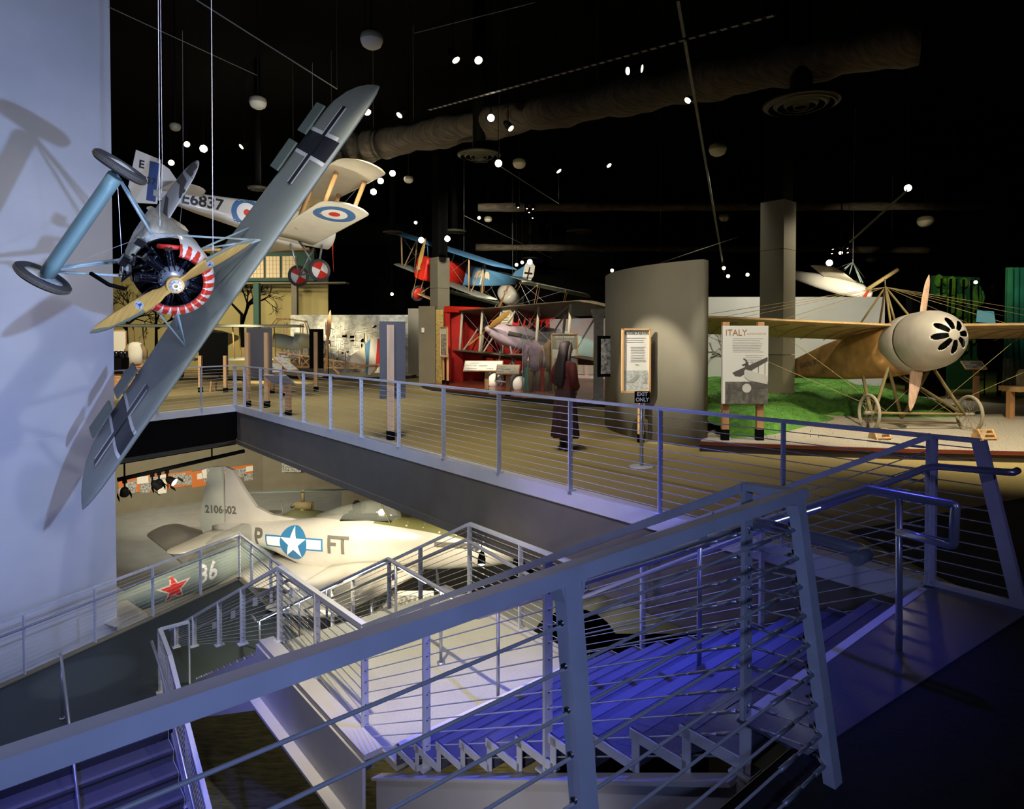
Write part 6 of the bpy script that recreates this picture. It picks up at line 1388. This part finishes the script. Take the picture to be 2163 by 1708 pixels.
# ---- far left gallery behind the walkway ----
mb = MB(); mb.box((-19.5, 36.2, 2.75), (18, .2, 5.5)); yw = solo('mural_wall', mb, 'mural_yellow', 'yellow lit wall with painted bare trees at the far left', 'mural')
for k, (x, h, r) in enumerate(((-20.3, 1.5, .10), (-18.5, 1.5, .24), (-15.4, 1.9, .15), (-22, 1.3, .12))):
    mb = MB(); tree2d(mb, x, 1.3, h, 36.08, r, 6, 20 + k, .75); part('painted_tree', mb, 'black', yw, True)
p = at(560, 563, 33); hs = thing('hut_facade', 'dark green building front with lattice paper windows above the far left gallery', 'building', (p.x, p.y, p.z), Matrix.Rotation(radians(-4), 3, 'Z'))
mb = MB(); mb.box((-.2, .3, 0), (5.6, .5, 1.5)); part('wall', mb, 'green_dark', hs)
for k, x in enumerate((-2.3, -1.45, -.45, .42, 1.3)):
    mb = MB(); mb.box((x, .02, -.02), (.74, .04, 1.1)); w_ = part('window', mb, 'shoji', hs); mb = MB()
    for i in range(5): mb.box((x - .37 + i*.185, -.01, -.02), (.018, .02, 1.1))
    for i in range(6): mb.box((x, -.01, -.57 + i*.22), (.74, .02, .018))
    part('lattice', mb, 'wood', w_)
mb = MB(); mb.box((.5, .2, -.86), (7.6, .6, .08)); part('sill_beam', mb, 'wall_taupe', hs)
mb = MB(); mb.box((-.4, .1, .86), (5.8, .9, .12)); part('eave', mb, 'oldlinen', hs)
for i, (x, y, Y) in enumerate(((623, 645, 33), (543, 640, 32.5))):
    p = at(x, y, Y); p_h = hs.location.z - .9; mb = MB(); mb.box((p.x, p.y, p_h/2), (.28, .28, p_h)); solo('timber_post', mb, 'wall_taupe' if i == 0 else 'green_dark', ('slim taupe post under the lattice windowed building', 'dark green post under the lattice windowed building')[i], 'post')
wg_ = thing('biplane', 'long pale winged biplane in the far left gallery behind the walkway', 'biplane', at(430, 712, 25.5), B3((.1, -1, 0)))
mb = MB(); wing(mb, 0, 3.9, .5, 1.5, 1.5, .42, .42, .05, .05, 0, .3, 6, 6, 1); wing(mb, 0, 3.6, .5, 1.5, 1.5, .42, .42, .05, .05, 0, .3, 6, 6, -1); part('upper_wing', mb, 'linen', wg_)
mb = MB(); wing(mb, .3, 3.6, .2, 1.4, 1.4, -.95, -.9, .05, .05, 0, .3, 6, 6, 1); wing(mb, .3, 3.6, .2, 1.4, 1.4, -.95, -.9, .05, .05, 0, .3, 6, 6, -1); part('lower_wing', mb, 'linen', wg_)
mb = MB(); fusel(mb, [(1.3, .3, .3, -.5, .8), (.6, .38, .35, -.6, .6), (-1.5, .35, .3, -.5, .5), (-4, .1, .1, -.1, .6)], 16); part('fuselage', mb, 'linen_dark', wg_)
for s_ in (1, -1):
    for y in (1.2, 2.6):
        mb = MB(); strut(mb, (0, s_*y, -.9), (.2, s_*y, .42), .05); part('strut', mb, 'wood', wg_)
        mb = MB(); strut(mb, (-.8, s_*y, -.9), (-.6, s_*y, .42), .05); part('strut', mb, 'wood', wg_)
for s_ in (1, -1): wheel(wg_, (.3, s_*.8, -1.38 + .0), (0, 1, 0), .34, .1, 'tyre', 'linen')
mb = MB(); mb.tube([(.3, -.8, -1.38), (.3, .8, -1.38)], .03, 6)
for s_ in (1, -1): mb.tube([(.3, s_*.75, -1.38), (.5, s_*.3, -.5)], .03, 6)
part('axle', mb, 'wood', wg_)
# hanging jacket, frames, tools
t = thing('flying_suit', 'pale sheepskin jacket displayed below the tip of the wooden propeller', 'costume', at(287, 752, 21.5) + V((0, 0, -1.0)))
t.location.z = 0.35
mb = MB(); mb.loft([ring(0, 0, z, a, b) for z, a, b in ((.55, .24, .12), (.9, .24, .13), (1.15, .26, .13), (1.25, .2, .12), (1.3, .08, .07))], True, True); part('torso', mb, 'cream', t)
for s_ in (1, -1): mb = MB(); mb.tube([(s_*.2, 0, 1.2), (s_*.32, 0, 1.0), (s_*.33, 0, .7)], .075, 10); part('sleeve', mb, 'jacket', t)
mb = MB(); mb.tube([(0, 0, -.35), (0, 0, .7)], .02, 8); mb.box((0, 0, -.33), (.4, .3, .04)); part('stand', mb, 'black', t)
p = at(252, 722, 22); c = frame_panel('information_panel', 'small framed panel at the edge of the pale wall beyond the railing', p, .5, .8, 0); posts_(c, (0,), -p.z, -.3, .05, .06, .05)
rr = random.Random(31)
for k in range(7):
    a = at(262 + k*13, 758 + (k % 3)*5, 20.5 + k*.35); mb = MB(); a.z = .18 + .12*k % .5 + .12
    d = V((rr.uniform(-.6, .6), rr.uniform(-.5, .5), 0)); a.z = .10 + .12*k; base = at(300, 768, 21.5)
    pz = .07 + .13*k; mb.bar(V((base.x - .7, base.y + rr.uniform(-.2, .2), pz)), V((base.x + .75, base.y + rr.uniform(-.25, .25), pz)), .12, .12)
    solo('timber_beam', mb, 'wood', 'squared timber beam in the stack beyond the far left railing', 'timber', 'timber beams stacked beyond the far left railing')
p = at(251, 745, 20.0); mb = MB()
eg = thing('display_engine', 'black engine on a stand at the edge of the pale wall beyond the railing', 'engine', (p.x, p.y, 0))
mb = MB(); mb.box((0, 0, .9), (.4, .4, .5)); part('crankcase', mb, 'black', eg); mb = MB()
for i in range(6): mb.lathe([(0, 0), (.07, 0), (.07, .2), (0, .22)], (-.15 + (i % 3)*.15, -.1 + (i//3)*.2, 1.15), (0, 0, 1), 10)
part('cylinders', mb, 'black_gloss', eg); mb = MB(); mb.box((0, 0, .33), (.3, .3, .66)); part('stand', mb, 'wood', eg)
p = at(484, 770, 21.0); be = thing('bench', 'dark low bench beyond the walkway corner', 'bench', (p.x, p.y, 0)); mb = MB(); mb.box((0, 0, .42), (1.3, .45, .07)); part('seat', mb, 'black', be)
for x in (-.55, .55):
    for y in (-.17, .17): mb = MB(); mb.bar((x, y, 0), (x*.92, y, .4), .05, .05); part('leg', mb, 'wood', be)
# ================= ceiling equipment =================
mk('diffuser', (.060, .055, .035), .6)
mk('tray_metal', (.16, .16, .14), .5)
mk('dome', (.30, .27, .17), .5)
ZC = 6.5
for i, (x, y, w, lab) in enumerate(((1692, 220, 167, 'large round concentric air diffuser at the upper right'), (1012, 328, 92, 'round air diffuser above the star shaped lamp in mid ceiling'), (1224, 488, 56, 'round air diffuser between the two distant ducts'), (960, 488, 50, 'round air diffuser right of the taupe column'),
        (830, 490, 44, 'round air diffuser left of the taupe column'), (545, 397, 46, 'round air diffuser behind the banked wing'), (1120, 545, 34, 'small round air diffuser over the black cross'))):
    p = fl(x, y, ZC) if y < 700 else None; xr = x - CX; r = w/2*p.y/sqrt(FL*FL + xr*xr)
    t = thing('air_diffuser', lab, 'air diffuser', p)
    for j, f in enumerate((1, .72, .45, .22)):
        mb = MB(); mb.lathe([(r*f, 0), (r*f, .02), (r*f*.86, -.05 - .01*j), (r*f*.84, -.055), (r*f*.98, -.005)], (0, 0, 0), (0, 0, 1), 40); part('cone', mb, 'diffuser', t)
    mb = MB(); mb.tube([(0, 0, .02), (0, 0, 3.97)], r*.3, 14); part('neck', mb, 'black', t)
for i, (x, y, w) in enumerate(((785, 85, 47), (545, 217, 35), (1516, 316, 36), (1097, 345, 28), (863, 379, 20), (1530, 459, 22), (1955, 467, 32), (1031, 463, 17), (1840, 546, 22), (370, 268, 22))):
    p = fl(x, y, 7.0); r = w/2*p.y/FL*.96
    t = thing('dome_light', ('dome light highest in the ceiling, left of centre', 'dome light above the roundel biplane', 'dome light over the curved partition at right of centre', 'dome light beside the brightest star shaped lamp', 'small dome light left of the big draped duct end', 'dome light just left of the tall column', 'dome light over the domed cowl monoplane', 'small dome light above the red and blue biplane', 'dome light on the far duct right of the column', 'unlit dome light near the pale wall')[i], 'ceiling light', p)
    mb = MB(); mb.lathe([(0, -r*.75), (r*.5, -r*.72), (r*.85, -r*.5), (r, -r*.15), (r*1.02, .0)], (0, 0, 0), (0, 0, 1), 24); part('lens_bowl', mb, 'white_fixture' if i < 9 else 'dome', t)
    mb = MB(); mb.lathe([(r*1.04, -.01), (r*1.06, r*.1), (r*.95, r*.5), (r*.6, r*.7), (0, r*.72)], (0, 0, 0), (0, 0, 1), 24); part('housing', mb, 'dome', t)
    mb = MB(); mb.tube([(0, 0, r*.7), (0, 0, 3.5)], .02, 6); part('stem', mb, 'black', t)
def spot(x, y, Y, label, lit='bulb', size=.09, aim=None, body=.26):
    p = at(x, y, Y); d = (EYE - p).normalized() if aim is None else V(aim).normalized()
    t = thing('spotlight', label, 'spotlight', p, d.to_track_quat('Z', 'Y').to_matrix())
    mb = MB(); mb.lathe([(size*1.15, 0), (size*1.15, -body*.5), (size*.7, -body), (0, -body)], (0, 0, 0), (0, 0, 1), 16); part('housing', mb, 'black', t)
    if lit: mb = MB(); mb.lathe([(0, .004), (size*.55, 0), (size, -.012)], (0, 0, 0), (0, 0, 1), 20); part('lamp_face', mb, lit, t)
    mb = MB(); u = t.matrix_basis.inverted().to_3x3() @ V((0, 0, 1)); o = V((0, 0, -body*.5)); mb.tube([o, o + u*(.35)], .012, 6)
    top_ = o + u*(10.49 - p.z if p.z > 1 else -1.0 - p.z); mb.tube([o + u*.35, top_], .008, 4); part('hanger', mb, 'black', t)
SP = [(430, 314, 15, 'bulb', 'blazing spotlight between the pale wall and the banked wing'), (1037, 249, 15, 'bulb', 'blazing spotlight over the draped duct'), (1053, 345, 15, 'bulb', 'blazing spotlight below the mid ceiling diffuser'),
      (829, 366, 21, 'bulb', 'pinkish blazing spotlight, highest of three by the roundel biplane wing'), (804, 382, 21, 'bulb', 'blazing spotlight, middle of three by the roundel biplane wing'), (789, 405, 20, 'bulb', 'blazing spotlight, lowest of three by the roundel biplane wing'),
      (890, 507, 23, 'bulb', 'blazing spotlight over the wooden propeller of the red nosed biplane'), (945, 504, 23, 'bulb', 'blazing spotlight right behind the taupe column top'), (1918, 397, 17, 'bulb', 'blazing spotlight high at the right'), (1119, 553, 26, 'bulb_blue', 'small blue shining spotlight over the black cross'),
      (1752, 555, 20, 'bulb', 'bright spotlight right of the tall column'), (1579, 580, 22, 'bulb_small', 'bright spotlight left of the tall column'), (1529, 566, 21, 'bulb_small', 'paired spotlight above the pale backdrop'), (1538, 583, 21, 'bulb_small', 'little spotlight under the pair above the pale backdrop'),
      (828, 621, 30, 'bulb_small', 'distant small spotlight under the dark duct bend'), (1293, 571, 24, 'bulb_small', 'distant spotlight left of the curved partition top'), (1091, 559, 26, 'bulb_small', 'distant spotlight left of the blue one'), (1103, 554, 27, 'bulb_small', 'distant little spotlight nearest the blue one'), (1776, 534, 22, 'bulb_small', 'distant spotlight in the cluster above the bright hull'),
      (2061, 596, 22, 'bulb_small', 'distant oval spotlight above the teal screen'), (1012, 460, 30, 'bulb_small', 'distant spotlight near the small dome light'), (878, 470, 28, 'bulb_small', 'distant spotlight upper left of the taupe column')]
for x, y, Y, m, lab in SP: spot(x, y, Y, lab, m, .045 + .0024*Y if m != 'bulb_small' else .02 + .0018*Y)
for i, (x, y, Y, aim) in enumerate(((964, 128, 12, (.6, -.3, -1)), (1011, 128, 12, (.3, -.8, -1)), (1325, 150, 13, (-1, -.4, -.3)), (1357, 145, 13, (1, -.5, -.3)), (1080, 272, 15, (.8, -.5, -1)), (777, 238, 14, (.6, -.6, -1)), (843, 244, 15, (-.6, -.6, -1)), (362, 344, 17, (.6, -.8, -.6)), (395, 305, 17, (.6, -.8, -.6)), (509, 310, 18, (-.6, -.6, -.8)), (1452, 213, 14, (-.8, -.4, -1)), (1287, 350, 19, (.6, -.6, -1)), (1181, 362, 18, (.7, -.4, -1)))):
    spot(x, y, Y, ('hooded spotlight, left of the pair high above the big duct', 'hooded spotlight, right of the pair high above the big duct', 'spotlight pointing left under the slotted tray', 'spotlight pointing right under the slotted tray', 'spotlight hanging just below the blazing lamp on the duct', 'spotlight beside the tip of the banked wing', 'spotlight right of the banked wing tip', 'oval spotlight above the checkered tail', 'higher oval spotlight above the checkered tail', 'spotlight left of the banked wing', 'spotlight in the cluster hanging at upper right of centre', 'spotlight in the dark right of the brightest star lamp', 'spotlight under the track right of the brightest star lamp')[i], 'bulb_small', .075, aim)
# small clusters
for k, (x, y, Y) in enumerate(((1459, 190, 14), (1777, 545, 22), (1110, 440, 24))):
    p = at(x, y, Y); t = thing('lamp_cluster', ('cluster of black lamps hanging at upper right of centre', 'cluster of small lamps above the bright hull', 'cluster of small lamps beyond the small dome light')[k], 'lamp cluster', p); rr = random.Random(k)
    for j in range(5):
        q = V((rr.uniform(-.3, .3), rr.uniform(-.3, .3), rr.uniform(-.35, .35))); mb = MB(); mb.lathe([(.07, 0), (.08, .14), (.04, .22), (0, .22)], q, (rr.uniform(-.6, .6), .4, 1), 12); h = part('lamp_housing', mb, 'black', t)
        mb = MB(); mb.lathe([(0, -.004), (.03, 0)], q, (rr.uniform(-.6, .6), .4, 1), 10); part('lamp_face', mb, 'bulb_small', h)
    mb = MB(); mb.tube([(0, 0, -.3), (0, 0, 10.49 - p.z)], .02, 6); part('pole', mb, 'black', t)
# draped ducts
def duct(label, a, b, r, seed=1, m='duct', n=50):
    rr = random.Random(seed); a, b = V(a), V(b); pts = []; rs = []
    for k in range(n + 1): pts.append(a.lerp(b, k/n)); rs.append(r*(1 + .10*sin(k*.9 + seed) + .06*sin(k*2.3)))
    mb = MB(); mb.tube(pts, rs, 22)
    for f in (.08, .5, .92): q = a.lerp(b, f); mb.tube([q, V((q.x, q.y, 10.49))], .008, 5)
    o = solo('air_duct', mb, m, label, 'air duct'); return o
dd = V((-.878, .479, 0)); c = at(1180, 232, 15.7)
duct('long draped fabric duct crossing the middle of the ceiling', c - dd*7.5, c + dd*5.5, .40, 1)
c2 = at(890, 300, 17); duct('crumpled lighter end of the draped duct beside the banked wing', c + dd*5.6, c + dd*9.5, .42, 3)
duct('distant thin draped duct across the ceiling, upper of two', at(1010, 438, 26), at(2100, 434, 26), .17, 5); duct('distant thin draped duct across the ceiling, lower of two', at(1005, 522, 34), at(1960, 528, 34), .17, 7)
# slotted tray
a, b = at(905, 232, 15.5), at(1640, 30, 9.5); t = thing('cable_tray', 'long perforated metal cable tray running up to the right', 'cable tray', a); L = (b - a).length; d = (b - a).normalized()
mb = MB(); mb.bar(a, b, .10, .02); part('tray', mb, 'black', t, True); mb = MB(); n = 46
for k in range(n): p = a + d*L*(k + .2)/n; mb.bar(p - V((0, 0, .012)), p + d*L*.55/n - V((0, 0, .012)), .06, .004)
part('slots', mb, 'tray_metal', t, True)
# lighting tracks and stay wires
for i, (p0, p1) in enumerate((((1432, 0, 10), (1530, 575, 22)), ((1918, 400, 17), (1795, 512, 19)), ((1055, 350, 15), (1180, 430, 18)), ((415, 0, 11), (712, 188, 13)), ((230, 15, 12), (545, 160, 16)), ((1395, 555, 14), (1560, 500, 20)), ((980, 455, 22), (1165, 545, 30)), ((875, 70, 13), (1130, 5, 11)))):
    mb = MB(); a, b = at(*p0), at(*p1)
    if i < 2: mb.bar(a, b, .05, .04)
    else: mb.tube([a, b], .009 if i != 3 else .012, 5)
    mb.tube([a, V((a.x, a.y, 10.48))], .0015, 4); mb.tube([b, V((b.x, b.y, 10.48))], .0015, 4)
    solo('lighting_track' if i < 2 else 'stay_wire', mb, 'tray_metal', ('long thin lighting track running down from the top edge', 'slanting lighting track below the blazing lamp at the right', 'thin wire right of the brightest star lamp', 'thin wire leading from the top edge to the banked wing tip', 'thin wire high above the roundel biplane', 'thin wire above the curved partition', 'thin wire slanting over the red and blue biplane', 'thin wire beside the highest dome light')[i], 'lighting track' if i < 2 else 'wire')
# ================= lower gallery =================
# photo frieze on the wall
fz_ = thing('photo_frieze', 'orange and white frieze of black and white photographs on the lower wall', 'wall display', la, basis(ld, ln*-1, V((0, 0, 1))))
def wpt(x, y): return onp(x, y, la + ln*.03, ln)
def wrect(mb, x0, y0, x1, y1, off): # picture rectangle on the wall between picture columns
    P = [wpt(x0, y0), wpt(x1, y0)]; z1_ = P[0].z; z0_ = wpt(x0, y1).z; a, b = P[0], P[1]; nn = ln*off
    mb.prism([V((a.x, a.y, z0_)) + nn, V((b.x, b.y, z0_)) + nn, V((b.x, b.y, z1_)) + nn, V((a.x, a.y, z1_)) + nn], ln*.01)
for i, (x0, y0, x1, y1) in enumerate(((250, 1013, 296, 1045), (296, 1006, 356, 1040), (353, 1000, 405, 1032), (405, 996, 440, 1030), (473, 988, 534, 1013))):
    mb = MB(); wrect(mb, x0, y0, x1, y1, .0); part('orange_panel', mb, 'orange', fz_, True)
for i, (x0, y0, x1, y1) in enumerate(((261, 1018, 288, 1043), (296, 1020, 316, 1042), (316, 1008, 334, 1034), (360, 1002, 392, 1026), (392, 1004, 405, 1024), (430, 990, 474, 1018), (475, 1005, 492, 1018), (492, 991, 519, 1010), (515, 1001, 534, 1016), (250, 1030, 262, 1043))):
    mb = MB(); wrect(mb, x0, y0, x1, y1, .02); part('photograph', mb, 'photo_bw', fz_, True)
for i, (x0, y0, x1, y1) in enumerate(((289, 1007, 313, 1022), (333, 1010, 351, 1043), (335, 1003, 351, 1014), (426, 992, 436, 1010), (519, 985, 534, 996), (416, 1000, 428, 1012))):
    mb = MB(); wrect(mb, x0, y0, x1, y1, .025); part('caption_panel', mb, 'paper', fz_, True)
mb = MB(); q = at(597, 992, 30.5); mb.box((q.x + .0, lb.y - .08, q.z), (.95, .03, .75)); solo('wall_photograph', mb, 'photo_bw', 'large single photograph on the lower wall right of the frieze', 'photograph')
# track with lamps below the walkway
ta, tb = at(248, 1013, 14.6), at(516, 952, 16.6); mb = MB(); mb.tube([ta, tb], .05, 10)
for f in (.05, .72): p = ta.lerp(tb, f); mb.tube([p, V((p.x, p.y, -1.02))], .02, 6)
tk = solo('lighting_track', mb, 'black', 'black lighting pipe hung below the walkway', 'lighting track')
for k, f in enumerate((.05, .25, .30, .36)):
    p = ta.lerp(tb, f); t = thing('spotlight', 'black stage spotlight clamped to the pipe below the walkway', 'spotlight', p + V((0, 0, -.12)), None, 'stage spotlights on the pipe below the walkway')
    d = V(((.5 if k % 2 else -.4), .6, -.8)).normalized() if k < 3 else V((.9, -.1, -.45)).normalized()
    mb = MB(); mb.lathe([(.10, .22), (.085, .05), (.05, 0), (0, 0)], (0, 0, -.12), d, 14); part('housing', mb, 'black', t); mb = MB(); mb.tube([(0, 0, .12), (0, 0, -.12)], .02, 6); mb.box((0, 0, .06), (.08, .05, .12)); part('clamp', mb, 'black', t)
    mb = MB(); mb.lathe([(0, .215), (.092, .215)], (0, 0, -.12), d, 14); part('lamp_face', mb, 'bulb_small' if k == 3 else 'dome', t)
    for s_ in (-1, 1): mb = MB(); q = V((0, 0, -.12)) + d*.22; sx = d.orthogonal().normalized(); mb.box(q + sx*s_*.13 + d*.06, (.01, .16, .14), basis(sx, d.cross(sx), d)); part('barn_door', mb, 'black', t)
spot(806, 1082, 16.2, 'blazing spotlight above the canopy of the silver fighter', 'bulb', .08)
spot(1017, 1193, 12.8, 'lit spotlight hanging beyond the landing railing', 'bulb_small', .07, (0, -.6, -.8))
# rotor craft / propeller framework beyond the fin
q = at(640, 1062, 23.5); rc = thing('rotor_engine_stand', 'engine frame with long flat blades behind the silver fighter', 'aircraft part', (q.x, q.y, -5.9))
zt = q.z + 5.9; mb = MB()
for a in (0.1, pi + .1): mb.prism([V((0, -.12, zt + .45)), V((0, .12, zt + .45)), V((3.4*cos(a), 3.4*sin(a) + .1, zt + .42)), V((3.4*cos(a), 3.4*sin(a) - .1, zt + .42))], (0, 0, .03))
part('rotor_blades', mb, 'linen_dark', rc)
mb = MB(); mb.tube([(0, 0, zt), (0, 0, zt + .5)], .06, 10); mb.tube([(-.25, 0, zt - .1), (.35, 0, zt - .12)], .16, 14); mb.tube([(0, 0, zt - .5), (0, 0, zt)], .14, 12); mb.tube([(.3, 0, zt - .5), (.32, 0, zt)], .07, 10); mb.tube([(-.5, .2, zt - .2), (-.2, 0, zt)], .06, 8); part('engine', mb, 'khaki', rc)
mb = MB()
for x, y in ((-.5, -.4), (.5, -.4), (.5, .4), (-.5, .4)): mb.tube([(x*1.5, y*1.5, 0), (x*.5, y*.5, zt - .5)], .04, 6)
mb.tube([(-1.6, 0, zt - 1.0), (-.2, 0, zt - .2)], .05, 6); part('frame', mb, 'letter_dark', rc)
mb = MB(); fusel(mb, [(-.9, .1, zt - .5, zt - .9, 1), (-.3, .5, zt - .2, zt - 1.2, 1), (.6, .6, zt - .3, zt - 1.3, 1), (1.6, .3, zt - .5, zt - 1.1, 1)], 16); part('hull', mb, 'olive', rc)
# lower display: white plinths, photo wall seen under the landing
mb = MB(); a, b = at(786, 1240, 13.5), at(905, 1300, 14.5); c = at(850, 1272, 15.0); mb.box((c.x, c.y, c.z - .1), (1.5, .05, .75)); t = solo('wall_display', mb, 'paper', 'white display panel of old group photographs seen under the landing', 'display panel')
mb = MB(); mb.box((c.x, c.y - .03, c.z + .0), (1.4, .02, .36)); part('photograph', mb, 'photo_bw', t, True)
mb = MB(); mb.box((c.x - .5, c.y + .1, (c.z - 5.9)/2 - .2), (.12, .1, c.z + 5.9 - .4)); mb.box((c.x + .5, c.y + .1, (c.z - 5.9)/2 - .2), (.12, .1, c.z + 5.9 - .4)); part('posts', mb, 'wood', t, True)
for k, (x, y, Y) in enumerate(((400, 1300, 13.8), (300, 1330, 12.6))):
    pass
mb = MB(); q = at(1000, 1215, 15.5); mb.prism([V((-1.5, 12.2, -5.89)), V((2.6, 9.2, -5.89)), V((5, 12, -5.89)), V((1.5, 15.5, -5.89))], (0, 0, .02)); solo('floor_mat', mb, 'wall_taupe', 'taupe floor surface beyond the landing railing', 'floor mat')
# equipment with yellow parts beneath the stairs
q = V((1.2, 7.4, -5.9)); eq = thing('ground_tractor', 'dark vehicle with yellow trim in the shadow under the stairs', 'vehicle', at(1330, 1345, 8.6)); eq.location.z = -5.9
zt = at(1330, 1345, 8.6).z + 5.9
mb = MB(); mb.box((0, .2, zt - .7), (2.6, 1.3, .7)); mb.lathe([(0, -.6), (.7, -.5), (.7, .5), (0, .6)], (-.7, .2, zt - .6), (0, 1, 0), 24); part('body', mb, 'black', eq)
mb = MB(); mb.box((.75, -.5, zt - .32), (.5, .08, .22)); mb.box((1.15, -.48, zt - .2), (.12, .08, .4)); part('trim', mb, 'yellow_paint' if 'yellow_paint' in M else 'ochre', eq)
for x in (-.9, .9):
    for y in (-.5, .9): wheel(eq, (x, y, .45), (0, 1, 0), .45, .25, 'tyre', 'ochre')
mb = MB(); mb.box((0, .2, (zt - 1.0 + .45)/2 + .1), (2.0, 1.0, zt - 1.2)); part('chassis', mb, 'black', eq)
